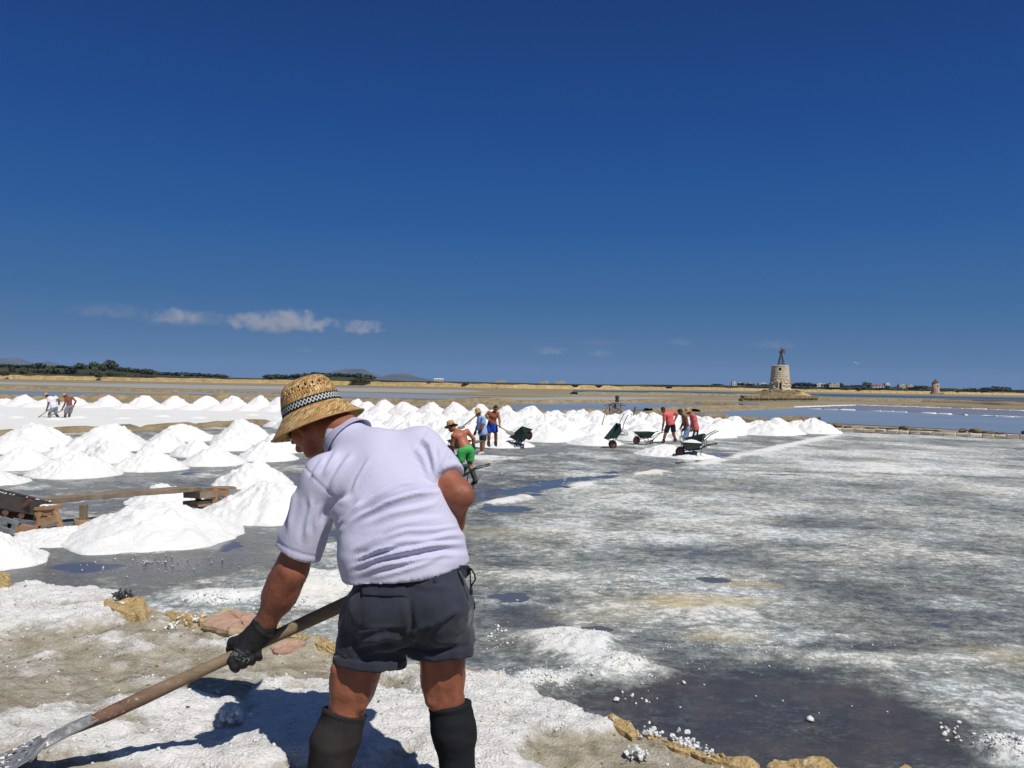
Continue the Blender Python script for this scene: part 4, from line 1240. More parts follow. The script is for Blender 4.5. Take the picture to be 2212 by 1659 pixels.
def scatter_pan():
    rs = np.random.default_rng(6)
    P = []; S = []
    def add(n, px, py, rx, ry, s0, s1, zb=0.0, lo=0.0):
        c = G(px, py, 0); ax = rx * c.y / FPX; ay = ry * c.y ** 2 / (CAM_Z * FPX)
        for _ in range(n):
            r, a = min(1.6, abs(rs.normal(0, .55))), rs.uniform(0, 6.28)
            x, y = c.x + r * math.cos(a) * ax, c.y + r * math.sin(a) * ay
            s = s0 + (s1 - s0) * rs.random() ** 2.5
            hh = zb * max(0, 1 - r) ** 1.0
            P.append((x, y, pan_z(x, y) + s * .25)); S.append(s)
    add(420, 1340, 1450, 105, 30, .006, .020, .22); add(300, 1235, 1390, 90, 28, .006, .018, .18); add(420, 1180, 1470, 95, 24, .006, .026, .06)
    add(420, 2195, 1630, 75, 40, .006, .026, .11); add(20, 2060, 1585, 60, 40, .02, .04, .02)
    add(350, 700, 1272, 95, 28, .006, .022, .18); add(160, 480, 1304, 80, 10, .008, .045, .04); add(150, 620, 1314, 60, 14, .012, .05, .03)
    add(36, 1070, 1385, 55, 36, .012, .045, .02); add(12, 1380, 1510, 90, 18, .015, .035, .0); add(6, 1650, 1500, 300, 70, .015, .03, 0)
    add(240, 1660, 1400, 480, 60, .008, .022, 0); add(120, 1400, 1270, 420, 60, .010, .03, 0); add(60, 320, 1215, 260, 30, .012, .03, 0); add(30, 1320, 1110, 320, 40, .02, .04, 0)
    add(1, 1748, 1557, 1, 1, .055, .056); add(1, 1478, 1478, 1, 1, .045, .046); add(1, 1330, 1515, 1, 1, .05, .051)
    add(40, 1160, 1030, 160, 20, .02, .05, 0); add(20, 1500, 1075, 300, 16, .02, .05, 0)
    lumps('salt_crumbs', P, S, M_SALT, 'loose white salt crystals and clumps lying on the wet pan', 9, .85)
scatter_pan()
def lump_thing(px, py, z, s, lab, n, seed):
    """a fist-sized clump of grown-together salt crystals on the embankment"""
    rs = random.Random(seed); c = G(px, py, z); c.z = bankz(c.x, c.y)
    mb = MB()
    for i in range(n * 6):
        v = Vector((rs.gauss(0, .32), rs.gauss(0, .32), abs(rs.gauss(0, .2)))) * s
        q = s * rs.uniform(.14, .36)
        mb.hull(c + v + Vector((0, 0, q * .25)), (q, q, q * .9), rs.randint(0, 9999), 12)
    o = mb.build('salt_lump', M_SALT); tag(o, lab, 'salt lump', 'salt lumps on the embankment')
lump_thing(1373, 1640, .88, .075, 'single greyish salt lump on the brown mud at the bottom', 5, 1)
lump_thing(1470, 1606, .88, .085, 'pair of grey white salt lumps on the yellow edging stone', 8, 2)
lump_thing(1404, 1592, .88, .07, 'flat white salt lump where the white salt meets the mud', 6, 3)
lump_thing(1528, 1632, .87, .06, 'small pale salt lump right of the grey pair of lumps', 4, 4)
lump_thing(410, 1322, .95, .10, 'white crystal clump on the low yellow edging stone', 9, 5)
lump_thing(375, 1345, .92, .07, 'small white crystal clump left of the pink slab', 5, 6)
lump_thing(500, 1740 - 188, .95, .10, 'white salt lump on the ground left of the shadow', 6, 7)
lump_thing(70, 1247, .9, .09, 'white lump beside the rounded yellow block at far left', 4, 8)
mb = MB()
for i in range(46):
    c = G(268 + random.uniform(-14, 12), 1296 + random.uniform(-9, 6), .93); c.z = bankz(c.x, c.y) + .01
    d = Vector((random.gauss(0, 1), random.gauss(0, 1), 0)).normalized() * random.uniform(.02, .06)
    mb.tube([c, c + d * .5 + Vector((0, 0, random.uniform(.02, .05))), c + d + Vector((0, 0, random.uniform(.0, .05)))], [.006, .005, .002], 4)
o = mb.build('dead_weed', simple('dark_weed', (.06, .065, .055), (.03, .03, .028), 20, .9)); tag(o, 'dark shrivelled weed on the orange yellow stone', 'weed')

# =================================================================== SALT PILES
def pile_mesh(r, h, nr, nt, seed, amp=.05, skirt=.12):
    rs = np.random.default_rng(seed)
    t = np.linspace(0, 1, nr)[:, None] ** .9; a = np.linspace(0, 2 * np.pi, nt, endpoint=False)[None, :]
    ca, sa = np.cos(a) + 0 * t, np.sin(a) + 0 * t
    rad = r * (1 + .16 * (fbm2(ca * 1.1 + seed * 3.7, sa * 1.1 + seed, 3, seed) - .5) * 2 + .05 * (vnoise2(ca * 6 + seed, sa * 6, seed + 1) - .5))
    X = ca * rad * t; Y = sa * rad * t
    off = rs.uniform(-.16, .16, 2) * r
    X = X + off[0] * (1 - t) ** 2; Y = Y + off[1] * (1 - t) ** 2
    f = 1.05 - np.sqrt(t * t * 1.02 + rs.uniform(.015, .045))
    f = f / f[0].max()
    f = np.where(t > .78, f * (1 - .25 * sstep(.78, 1, t)), f)
    f = np.clip(f, 0, None)
    gul = (fbm2(ca * 2.6 + seed * 1.3, sa * 2.6 - seed, 3, seed + 5) - .5) * .15 * np.sin(np.pi * np.clip(t, 0, 1))
    lum = (fbm2(X * 7 / max(r, .5) + seed, Y * 7 / max(r, .5), 4, seed + 9) - .5) * .24 * np.minimum(1, (1.0 - t) * 5 + .25)
    fine = (fbm2(X * 13 + seed, Y * 13, 4, seed + 12, .65) - .5) * amp * 1.9
    Z = h * (f + gul + lum) + fine * (1 - .5 * t)
    Z[-1] = -.06
    V = np.stack((X, Y, Z), -1)
    V = V.reshape(-1, 3); V[:nt] = V[:nt].mean(0)
    me = mesh('salt_pile', V, grid_faces(nr, nt, True))
    return me
_pc = [0]
def salt_pile(x, y, r, h, lab, group, near=0, mat=None, z=0.0):
    _pc[0] += 1
    nr, nt = ((16, 44), (26, 72), (46, 132))[near]
    me = pile_mesh(r, h, nr, nt, _pc[0] * 7 + 3, (.04, .05, .045)[near])
    o = link('salt_pile', me, mat or M_SALT, None, (x, y, z)); tag(o, lab, 'salt pile', group)
    o.rotation_euler.z = 0
    return o
def pile_px(l, r_, yb, ya, xa, lab, group, near=1, mat=None, hs=1.0):
    """pile given by its left and right base ends, front base line and apex in view units"""
    cx = (l + r_) / 2
    g = G(cx, yb); Y = g.y
    R = (r_ - l) / 2 * Y / FPX
    Y = Y + R * .85; R = (r_ - l) / 2 * Y / FPX
    c = W(cx, yb, Y); top = W(xa, ya, Y)
    return salt_pile(c.x, Y, R, max(.15, top.z) * hs, lab, group, near, mat)
GP = 'salt piles in rows on the near pan'
def p4(l, r_, yb, ya, xa, lab, near=1): 
    a = c4(l, yb); b = c4(r_, yb); t = c4(xa, ya)
    return pile_px(a[0], b[0], a[1], t[1], t[0], lab, GP, near)
p4(470, 1900, 1330, 962, 1030, 'biggest white salt pile in front of the plank', 2)
p4(70, 900, 1305, 1205, 480, 'low white salt spill at the left foot of the biggest pile', 2)
p4(1540, 2640, 1140, 800, 2080, 'large white salt pile half hidden behind the lilac shirt', 2)
p4(1640, 2260, 862, 652, 1920, 'white salt pile behind the one beside the lilac shirt', 2)
p4(960, 1560, 1000, 826, 1260, 'white salt pile seen over and under the plank', 2)
p4(-480, 330, 1500, 1208, -60, 'white salt pile cut by the left edge nearest the embankment', 2)
p4(-380, 195, 850, 716, -60, 'small white salt pile cut by the left edge above the dark trough', 1)
p4(235, 905, 788, 580, 612, 'white salt pile left of centre in the front row beyond the plank', 2)
p4(860, 1420, 736, 558, 1180, 'white salt pile beside the blue puddle, second in the front row', 2)
p4(1390, 1890, 692, 538, 1630, 'white salt pile, third in the front row, right of the blue puddle', 1)
p4(1790, 2300, 656, 496, 1995, 'white salt pile just left of the straw hat brim', 1)
p4(-90, 430, 728, 536, 230, 'white salt pile at the left end of the second row', 1)
p4(640, 1095, 672, 498, 925, 'rounded white salt pile between the first and second front piles', 1)
p4(1070, 1485, 588, 438, 1310, 'pointed white salt pile in the third row above the blue puddle', 1)
p4(1310, 1680, 622, 480, 1530, 'small white salt pile behind the third front pile', 1)
p4(505, 1155, 578, 366, 885, 'tall broad salt pile in front of the tan dike, left of centre', 1)
p4(-60, 570, 548, 356, 230, 'tall broad pinkish pile in front of the dike at far left', 1)
p4(1150, 1660, 502, 362, 1400, 'broad salt pile before the dike between the two gaps', 1)
p4(1630, 2140, 524, 326, 1880, 'tall salt pile before the dike near the straw hat', 1)
p4(1580, 1960, 574, 428, 1775, 'medium salt pile in front of the tall one near the hat', 1)
p4(-140, 380, 600, 462, 110, 'medium salt pile at the left edge in the third row', 1)
p4(330, 600, 636, 522, 440, 'small salt pile filling the gap in the third row at left', 1)
p4(1900, 2400, 592, 446, 2090, 'salt pile behind the hat brim in the third row', 1)
p4(640, 980, 610, 470, 800, 'small salt pile behind the rounded second-row pile', 1)
# back rows on the white salt floor
def ordn(i): return ['first', 'second', 'third', 'fourth', 'fifth', 'sixth', 'seventh', 'eighth', 'ninth', 'tenth', 'eleventh', 'twelfth', 'thirteenth', 'fourteenth', 'fifteenth', 'sixteenth', 'seventeenth', 'eighteenth', 'nineteenth', 'twentieth', 'twenty-first', 'twenty-second', 'twenty-third', 'twenty-fourth', 'twenty-fifth', 'twenty-sixth'][i]
rowA = [(-62, 855), (12, 861), (50, 852.5), (98, 862), (160, 858), (232, 853), (311, 854), (378, 854.5), (445, 854.5), (507, 855), (560, 855), (607, 854), (655, 857), (705, 860), (769, 862), (790, 866), (832, 863), (877, 868), (931, 868.5), (985, 870)]
for i, (x, y) in enumerate(rowA):
    Y = 63 if x < 640 else 63 - (x - 640) / 345 * 6
    p = W(x, y, Y); c = W(x, y, Y)
    salt_pile(p.x, Y, 1.45 * random.uniform(.92, 1.1), p.z, 'pale pinkish salt pile in the farthest row, %s from the left' % ordn(i), 'farthest row of salt piles', 0, M_SALT_P)
rowB = [(-40, 866), (22, 874), (75, 868), (190, 873), (270, 872), (340, 874), (410, 873), (472, 874), (535, 875), (590, 874), (640, 875), (700, 876), (740, 874)]
for i, (x, y) in enumerate(rowB):
    Y = 59 - max(0, x - 600) / 200 * 3; p = W(x, y, Y)
    salt_pile(p.x, Y, 1.35 * random.uniform(.9, 1.1), p.z * 1.0, 'pale pinkish salt pile in the second farthest row, %s from the left' % ordn(i), 'second farthest row of salt piles', 0, M_SALT_P)
rowC = [(-10, 905, 46), (40, 899, 44), (120, 904, 43), (165, 902, 45), (265, 910, 45), (350, 909, 48), (430, 906, 47), (545, 901, 52), (690, 893, 50), (610, 898, 49)]
for i, (x, y, Y) in enumerate(rowC):
    p = W(x, y, Y)
    salt_pile(p.x, Y, 1.1, max(.25, p.z), 'low white heap on the salt floor behind the dike, %s from the left' % ordn(i), 'low heaps on the salt floor', 0)
# the big field of piles on the right
GR = 'field of salt piles in front of the stone edging wall'
back = [(1039, 873, 56.6), (1091, 876, 55.6), (1145, 876, 54.8), (1201, 887, 54.2), (1238, 886, 53.6), (1255, 885, 53.2), (1285, 886, 52.6), (1325, 894, 52), (1351, 886, 51.8), (1384, 891, 51), (1415, 890, 50.6), (1462, 896, 50), (1511, 899.5, 49.5), (1546, 903, 49), (1580, 897.5, 48.5), (1633, 907, 47.8), (1676, 903, 47.5), (1718, 907, 47), (1757, 902.5, 46.6)]
for i, (x, y, Y) in enumerate(back):
    p = W(x, y, Y)
    salt_pile(p.x, Y - .2, 1.25 * random.uniform(.92, 1.12), p.z, 'white pile in the back row by the stone edging, %s from the left' % ordn(i), GR, 1)
# rows in front of it, following the wall line towards the viewer
cand = []
for r in range(1, 9):
    off = r * 2.25
    for k in range(26):
        X = 17.2 - k * 1.95 - (r % 2) * .9; 
        Yb = 57.2 - .537 * X if X > -1 else 57.2 + (X + 1) * -.0
        Y = Yb - 2.2 - off
        cand.append((r, X + random.uniform(-.35, .35), Y + random.uniform(-.45, .45)))
def front_limit(X):
    return np.interp(X, [-9, -5, -3, 0, 2.2, 3.2, 5, 7.2, 9.2, 12, 15, 18.5], [29.5, 30.5, 31.0, 33.6, 34.2, 35.6, 36.8, 37.6, 36.6, 40.5, 44.6, 49.5])
def left_limit(X, Y):
    # stay on the viewer's side of the diagonal dike
    dd, sd = polydist(np.array([X]), np.array([Y]), DIAG)
    return float(dd[0] * sd[0])
cnt = {}
sel = []
for r, X, Y in cand:
    if Y - 1.0 < front_limit(X): continue
    if X < 1 and left_limit(X, Y) > -1.2: continue
    if X < -4 and (proj((X, Y, .5))[0] < 600): continue
    sel.append((r, X, Y))
for r in sorted(set(s[0] for s in sel)):
    row = sorted([s for s in sel if s[0] == r], key=lambda s: s[1])
    for i, (rr, X, Y) in enumerate(row):
        front = Y - 2.6 < front_limit(X)
        salt_pile(X, Y, random.uniform(1.15, 1.45), random.uniform(.56, .78) * (.9 if front else 1), 'white pile, %s row before the back of the right field, %s from left' % (ordn(r - 1), ordn(i)), GR, 1)
# piles that stand apart in front
def pile_at(px, py, r, h, lab, near=1, dy=0):
    g = G(px, py); salt_pile(g.x, g.y + dy, r, h, lab, GR, near)
pile_at(1088, 965, 1.25, .40, 'low white salt heap in front of the man in blue shorts', 2, .4)
pile_at(1440, 985, 1.1, .34, 'low white salt heap at the foot of the loaded barrow', 2, .6)
pile_at(1290, 962, 1.15, .42, 'small white salt heap under the tipped green barrow', 1, .7)
pile_at(1500, 990, .95, .20, 'thin white salt spill under the loaded barrow wheel', 1, .3)
pile_at(960, 960, 1.2, .5, 'white salt pile behind the bare-backed man in green shorts', 1, .5)
pile_at(1010, 945, 1.2, .5, 'white salt pile behind the man in the light blue shirt', 1, .5)
pile_at(880, 985, 1.2, .5, 'white salt pile hidden partly by the lilac shirt shoulder', 1, .5)
# =================================================================== TOOLS AND FURNITURE OF THE PAN
def frame_from(d, up=Vector((0, 0, 1))):
    d = d.normalized(); s = d.cross(up).normalized(); u = s.cross(d)
    return d, s, u
def rough_beam(mb, a, b, w, t, n=10, up=Vector((0, 0, 1)), jit=.004, bow=0.0):
    """plank from a to b, w wide across, t thick, with a slightly uneven edge"""
    a, b = Vector(a), Vector(b); d, s, u = frame_from(b - a, up)
    V = []
    for i in range(n + 1):
        c = a.lerp(b, i / n) + u * bow * math.sin(math.pi * i / n)
        for (x, y) in ((-.5, -.5), (.5, -.5), (.5, .5), (-.5, .5)):
            V.append(c + s * (x * w + random.uniform(-jit, jit)) + u * (y * t + random.uniform(-jit, jit)))
    Fc = []
    for i in range(n):
        for k in range(4): Fc.append((i * 4 + k, i * 4 + (k + 1) % 4, i * 4 + 4 + (k + 1) % 4, i * 4 + 4 + k))
    Fc += [(3, 2, 1, 0), tuple(n * 4 + k for k in range(4))]
    mb.add(V, Fc)
def build_plank():
    Yl, Yr = 13.6, 15.6
    L = W(66, 1084, Yl); R_ = W(508, 1052.5, Yr)
    mid = W(430, 1055, 15.2)
    mb = MB(); rough_beam(mb, L, mid, .24, .085, 16, jit=.006, bow=.01)
    o = mb.build('plank', M_WOOD, bevel=.006); tag(o, 'long weathered wooden plank running over the near salt piles', 'plank')
    mb = MB(); rough_beam(mb, mid + Vector((-.3, -.12, .012)), R_ + Vector((0, 0, -.01)), .2, .04, 6, jit=.006)
    o2 = mb.build('plank', M_WOOD, bevel=.004); tag(o2, 'short thin plank continuing onto the pallet at right', 'plank')
    # post
    p = G(180, 1131)
    top = W(178, 1085, p.y)
    e = empty('post', p); tag(e, 'square wooden prop under the middle of the long plank', 'post')
    mb = MB(); h = top.z - .04; mb.box((0, 0, h / 2), (.10, .10, h), Matrix.Rotation(.2, 3, 'Z'), .006); mb.build('shaft', M_WOOD, e, bevel=.004)
    mb = MB(); mb.box((0, -.02, .03), (.26, .2, .07), Matrix.Rotation(.5, 3, 'Z'), .01); mb.build('foot', M_WOOD2, e, bevel=.004)
    # trestle stool made of pallet boards
    c = G(92, 1150); sc = c.y / FPX
    s = empty('trestle', c); tag(s, 'small splayed trestle nailed from pallet boards near the left edge', 'trestle')
    H = 72 * sc
    def loc(px, py, dy): 
        q = W(px, py, c.y + dy) - c; return q
    for dy in (-.12, .22):
        mb = MB(); rough_beam(mb, loc(78, 1148, dy), loc(92, 1098, dy * .5), .05, .09, 3, Vector((0, 1, 0))); mb.build('leg', M_WOOD2, s, bevel=.003)
        mb = MB(); rough_beam(mb, loc(132, 1142, dy), loc(118, 1096, dy * .5), .05, .09, 3, Vector((0, 1, 0))); mb.build('leg', M_WOOD2, s, bevel=.003)
    mb = MB(); rough_beam(mb, loc(83, 1097, 0), loc(127, 1094, 0), .26, .05, 4); mb.build('top_board', M_WOOD2, s, bevel=.004)
    for (x0, y0, x1, y1, dy) in ((80, 1129, 125, 1120, -.14), (88, 1107, 124, 1106, -.09), (76, 1115, 92, 1104, -.1)):
        mb = MB(); rough_beam(mb, loc(x0, y0, dy), loc(x1, y1, dy), .025, .105, 3); mb.build('board', M_WOOD2, s, bevel=.003)
    mb = MB(); rough_beam(mb, loc(40, 1149, -.1), loc(134, 1140, -.05), .14, .05, 4); mb.build('foot_board', M_WOOD2, s, bevel=.003)
    mb = MB(); mb.box(loc(52, 1146, -.2), (.26, .07, .17), Matrix.Rotation(.15, 3, 'Y'), .01); mb.build('block', M_WOOD2, s, bevel=.004)
    mb = MB()
    for i in range(26): mb.hull(loc(88 + random.random() * 34, 1091.5, random.uniform(-.1, .1)), (.07, .07, .04), i, 9)
    mb.build('salt_cap', M_SALT, s)
    # pallet stack under the right end
    c2_ = G(462, 1104); 
    q = empty('pallet', c2_); tag(q, 'broken wooden pallet stacked under the right end of the plank', 'pallet')
    def l2(px, py, dy): return W(px, py, c2_.y + dy) - c2_
    for (x0, y0, x1, y1, dy, m) in ((425, 1067, 462, 1068, .1, 0), (424, 1086, 458, 1087, .15, 0)):
        mb = MB(); rough_beam(mb, l2(x0, y0, dy), l2(x1, y1, dy - .5), .5, .10, 3); mb.build('board', M_WOOD, q, bevel=.003)
    for (x0, y0, x1, y1, dy, t) in ((446, 1069, 470, 1070, -.28, .115), (468, 1068, 492, 1067, -.24, .1), (438, 1091, 466, 1092, -.3, .13), (452, 1059, 491, 1059, -.2, .08)):
        mb = MB(); rough_beam(mb, l2(x0, y0, dy), l2(x1, y1, dy), .04, t, 2, jit=.008); mb.build('board', M_WOOD2, q, bevel=.003)
    for (x, y, dy) in ((466, 1070, -.33), (428, 1078, .1), (488, 1072, 0)):
        mb = MB(); mb.box(l2(x, y + 8, dy), (.08, .09, .36), None, .006); mb.build('block', M_WOOD2, q, bevel=.003)
build_plank()
def build_trough():
    c = G(10, 1160); Y = 13.0
    o = empty('trough', (c.x, Y, 0)); tag(o, 'dark metal conveyor trough on a pale angle iron frame at the left edge', 'trough')
    def l(px, py, dy=0): return W(px, py, Y + dy) - Vector((c.x, Y, 0))
    mb = MB()
    # sloping channel: bottom plate and two side plates
    a0, a1 = l(-70, 1076, -.5), l(68, 1100, .35)
    mb2 = MB()
    rough_beam(mb2, a0 + Vector((0, 0, -.10)), a1 + Vector((0, 0, -.06)), .8, .03, 6); mb2.build('bottom_plate', M_IRON, o)
    for s_, nm in ((-.42, 'side_plate'), (.42, 'side_plate')):
        m3 = MB(); d, sd, u = frame_from(a1 - a0); rough_beam(m3, a0 + sd * s_ + u * .06, a1 + sd * s_ + u * .02, .02, .24, 6); m3.build(nm, M_IRON, o)
        m4 = MB(); m4.tube([a0 + sd * s_ + u * .19, a1 + sd * s_ + u * .14], .022, 6); m4.build('rail', M_IRON, o)
    for (x0, y0, x1, y1, dy, mt) in ((-30, 1108, 36, 1130, -.45, M_GREY_METAL), (36, 1126, 12, 1180, -.45, M_GREY_METAL), (-30, 1132, 30, 1150, -.5, M_GREY_METAL), (18, 1120, 66, 1080, -.2, M_RUST), (-10, 1150, 20, 1172, .1, M_IRON), (20, 1098, 24, 1160, .3, M_RUST)):
        mb = MB(); rough_beam(mb, l(x0, y0, dy), l(x1, y1, dy), .05, .06, 2, jit=.002); mb.build('frame_bar', mt, o)
    mb = MB(); d, sd, u = frame_from(a1 - a0)
    for t in (.35, .6, .85):
        p = a0.lerp(a1, t); mb.tube([p - sd * .42 - u * .12, p + sd * .42 - u * .12], .05, 8)
    mb.build('roller', M_RUST, o)
    mb = MB(); d, sd, u = frame_from(a1 - a0)
    for i in range(60): 
        p = a0.lerp(a1, random.random()) + sd * random.choice((-.42, .42)) + u * .15; mb.hull(p, (.07, .05, .03), i, 8)
    mb.build('salt_cap', M_SALT, o)
build_trough()
def tool_pole():
    a = W(1293, 944, 38.5); b = W(1312.5, 874, 40.2)
    o = empty('shovel', a); tag(o, 'long handled tool standing in the salt left of the pump', 'shovel')
    mb = MB(); mb.tube([(0, 0, -.15), (b - a) * .5, b - a], [.024, .022, .02], 7); mb.build('handle', M_WOOD, o, smooth=True)
    mb = MB(); mb.box((-.02, -.02, .05), (.16, .03, .24), Matrix.Rotation(.25, 3, 'Y')); mb.build('blade', M_GREY_METAL, o)
    p = W(1371, 884, 51); mb = MB(); mb.tube([p + Vector((-.12, 0, -.75)), p + Vector((0, 0, .0)), p + Vector((.04, 0, .14))], .04, 6)
    s = mb.build('stake', M_IRON); tag(s, 'short dark stake leaning behind the piles right of the pump', 'stake')
tool_pole()
def build_pump():
    Y = 55.5; c = W(1327, 892, Y); px = Y / FPX
    o = empty('pump', (c.x, Y, 0)); tag(o, 'dark vertical pump motor on a rusty frame standing on the dike', 'pump')
    def l(x, y, dy=0): return W(x, y, Y + dy) - Vector((c.x, Y, 0))
    mb = MB(); mb.lathe([(0, 0), (4.4 * px, 0), (4.6 * px, 3 * px), (3.7 * px, 3.4 * px), (3.7 * px, 8.5 * px), (4.4 * px, 9 * px), (4.4 * px, 12.5 * px), (2.5 * px, 14 * px), (0, 14 * px)], 14, Matrix.Translation(l(1333, 868.5))); mb.build('motor', M_IRON, o)
    mb = MB(); mb.box(l(1328, 870.5), (14 * px, 10 * px, 2.2 * px)); mb.build('mounting_plate', M_GREY_METAL, o)
    mb = MB(); mb.tube([l(1329, 870), l(1328, 884)], 2.6 * px, 10); mb.tube([l(1328, 884), l(1326, 894)], 3.6 * px, 10); mb.build('shaft_casing', M_IRON, o)
    for (x0, y0, x1, y1) in ((1312, 873, 1346, 872), (1304, 875.5, 1352, 875.5), (1318, 872, 1316, 888), (1340, 872, 1342, 890), (1318, 874, 1341, 888), (1316, 887, 1330, 874)):
        mb = MB(); mb.tube([l(x0, y0, -.1), l(x1, y1, -.1)], .6 * px + .008, 6); mb.build('frame_bar', M_RUST, o)
    mb = MB(); mb.box(l(1326, 888, -.25), (16 * px, .5, 10 * px), Matrix.Rotation(.12, 3, 'Y'), .04); mb.build('base_block', simple('pump_base', (.27, .23, .18), (.15, .125, .10), 4, .9), o)
    mb = MB(); mb.tube([l(1331, 874, -.3), l(1338, 884, -.3), l(1347, 891, -.3)], .05, 8); mb.build('outlet_pipe', M_GREY_METAL, o)
    mb = MB(); rough_beam(mb, l(1302, 893, -.4), l(1316, 878, -.4), .3, .05, 3); mb.build('cover_sheet', M_GREY_METAL, o); 
    mb = MB(); mb.box(l(1345, 892.5, -.4), (12 * px, .3, 4 * px)); b = mb.build('crate', M_IRON); b.location = (c.x, Y, 0); tag(b, 'low dark crate on the dike at the foot of the pump', 'crate')
build_pump()

# ---- wheelbarrows
def wheelbarrow_parts(green=M_GREEN):
    """x runs to the wheel, y across, z up"""
    o = empty('wheelbarrow')
    def rect(x0, x1, w, z): return [(x0, -w, z), (x1, -w, z), (x1, w, z), (x0, w, z)]
    B = rect(-.20, .24, .17, .30); T = rect(-.40, .56, .33, .60)
    Ti = rect(-.385, .545, .315, .60); Bi = rect(-.185, .225, .155, .315)
    R_ = rect(-.43, .59, .355, .585)
    V = B + T + Ti + Bi + R_
    Fc = [(3, 2, 1, 0)]
    for k in range(4):
        j = (k + 1) % 4
        Fc += [(k, j, 4 + j, 4 + k), (4 + k, 4 + j, 8 + j, 8 + k), (8 + k, 8 + j, 12 + j, 12 + k)]
        Fc += [(4 + k, 4 + j, 16 + j, 16 + k)]
    Fc.append((12, 13, 14, 15))
    mb = MB(); mb.add(V, Fc)
    me = mb.me('tub', bevel=0.0)
    bm = bmesh.new(); bm.from_mesh(me)
    bmesh.ops.bevel(bm, geom=list(bm.edges), offset=.018, segments=2, affect='EDGES', clamp_overlap=True)
    bmesh.ops.recalc_face_normals(bm, faces=bm.faces); bm.to_mesh(me); bm.free()
    link('tub', me, green, o)
    w = empty('wheel', (.56, 0, .19)); w.parent = o
    Mx = Matrix.Rotation(math.pi / 2, 4, 'X')
    mb = MB(); mb.lathe([(.12 + .045 * 1 + .045 * math.cos(a), .05 * math.sin(a)) for a in np.linspace(0, 2 * math.pi, 11)], 26, Mx); mb.build('tyre', M_TYRE, w, smooth=True)
    mb = MB(); mb.lathe([(0, -.03), (.05, -.035), (.06, -.015), (.125, -.02), (.125, .02), (.06, .015), (.05, .035), (0, .03)], 22, Mx); mb.tube([(0, -.1, 0), (0, .1, 0)], .016, 8); mb.build('rim', simple('wheel_rim', (.34, .10, .06), (.16, .07, .05), 10, .7), w)
    for s in (-1, 1):
        mb = MB(); mb.tube([(.60, s * .09, .19), (.30, s * .15, .275), (-.25, s * .235, .33), (-.60, s * .28, .52), (-1.02, s * .285, .60)], .018, 8); mb.build('handle', M_GREEN, o, smooth=True)
        mb = MB(); mb.tube([(.02, s * .20, .30), (-.22, s * .22, .015), (-.30, s * .22, .015), (-.36, s * .25, .40)], .014, 6); mb.build('leg', M_IRON, o, smooth=True)
        mb = MB(); mb.tube([(.54, s * .10, .2), (.50, s * .26, .57)], .013, 6); mb.build('brace', M_IRON, o, smooth=True)
    mb = MB(); mb.tube([(-.24, -.22, .03), (-.24, .22, .03)], .012, 6); mb.tube([(-.10, -.21, .15), (-.10, .21, .15)], .012, 6); mb.build('cross_bar', M_IRON, o)
    return o
BARROW = wheelbarrow_parts()
_first = [True]
def barrow(lab, P, yaw, pitch=0.0, roll=0.0, load=None):
    o = BARROW if _first[0] else copy_tree(BARROW); _first[0] = False
    o.location = P; o.rotation_euler = (roll, pitch, yaw); o.scale = (.76, .78, .84)
    tag(o, lab, 'wheelbarrow', 'wheelbarrows of the salt workers')
    if load:
        nr, nt = 8, 28; V = []
        for i in range(nr):
            t = i / (nr - 1)
            for k in range(nt):
                a = 2 * math.pi * k / nt; ca, sa = math.cos(a), math.sin(a)
                m = max(abs(ca), abs(sa)) ** .7
                V.append((.08 + .455 * t * ca / m, .305 * t * sa / m, .575 + load * (1 - t ** 1.6) + .03 * (vnoise2(k * .8, i * 1.3, 4) - .5)))
        s = link('salt_load', mesh('salt_load', V, grid_faces(nr, nt, True)), M_SALT)
        s.location = o.location; s.rotation_euler = o.rotation_euler; s.scale = o.scale
        tag(s, 'white salt heaped in the ' + load_name, 'salt')
    return o
PI = math.pi
load_name = ''
g = G(1505, 992); load_name = 'dark green barrow in front of the man in jeans'
barrow('loaded dark green wheelbarrow in front of the man in jeans', (g.x - .05, g.y + .35, .03), PI * .93, -.02, 0, .13)
g = W(1512, 962, 31.2); barrow('empty green wheelbarrow behind the loaded one, handle pointing up', (g.x, 31.2, .12), PI * .87, .28, .10)
g = G(1327, 969); barrow('green wheelbarrow tipped forward on its wheel, emptied to the left', (g.x + .33, g.y + .15, .38), PI * 1.05, .88, -.08)
g = G(1383, 962); barrow('dark green wheelbarrow standing with its black wheel towards the viewer', (g.x + .25, g.y + .3, .03), PI * 1.14, .0, .0)
g = W(1122, 958, 31.8); load_name = 'grey tipped barrow of the man in blue shorts'
barrow('grey tipped wheelbarrow being filled by the man in blue shorts', (g.x + .12, 31.6, .12), -PI * .22, -.62, -.3, .1)
g = G(975, 982); barrow('green wheelbarrow in front of the bare-backed man in green shorts', (g.x + .35, g.y - .6, .02), PI * .96, 0, 0)
g = W(985, 1048, 19.6); barrow('green wheelbarrow hidden by the elbow, only its handles showing', (g.x + .02, 19.5, .0), PI * 1.0 , .05, 0)

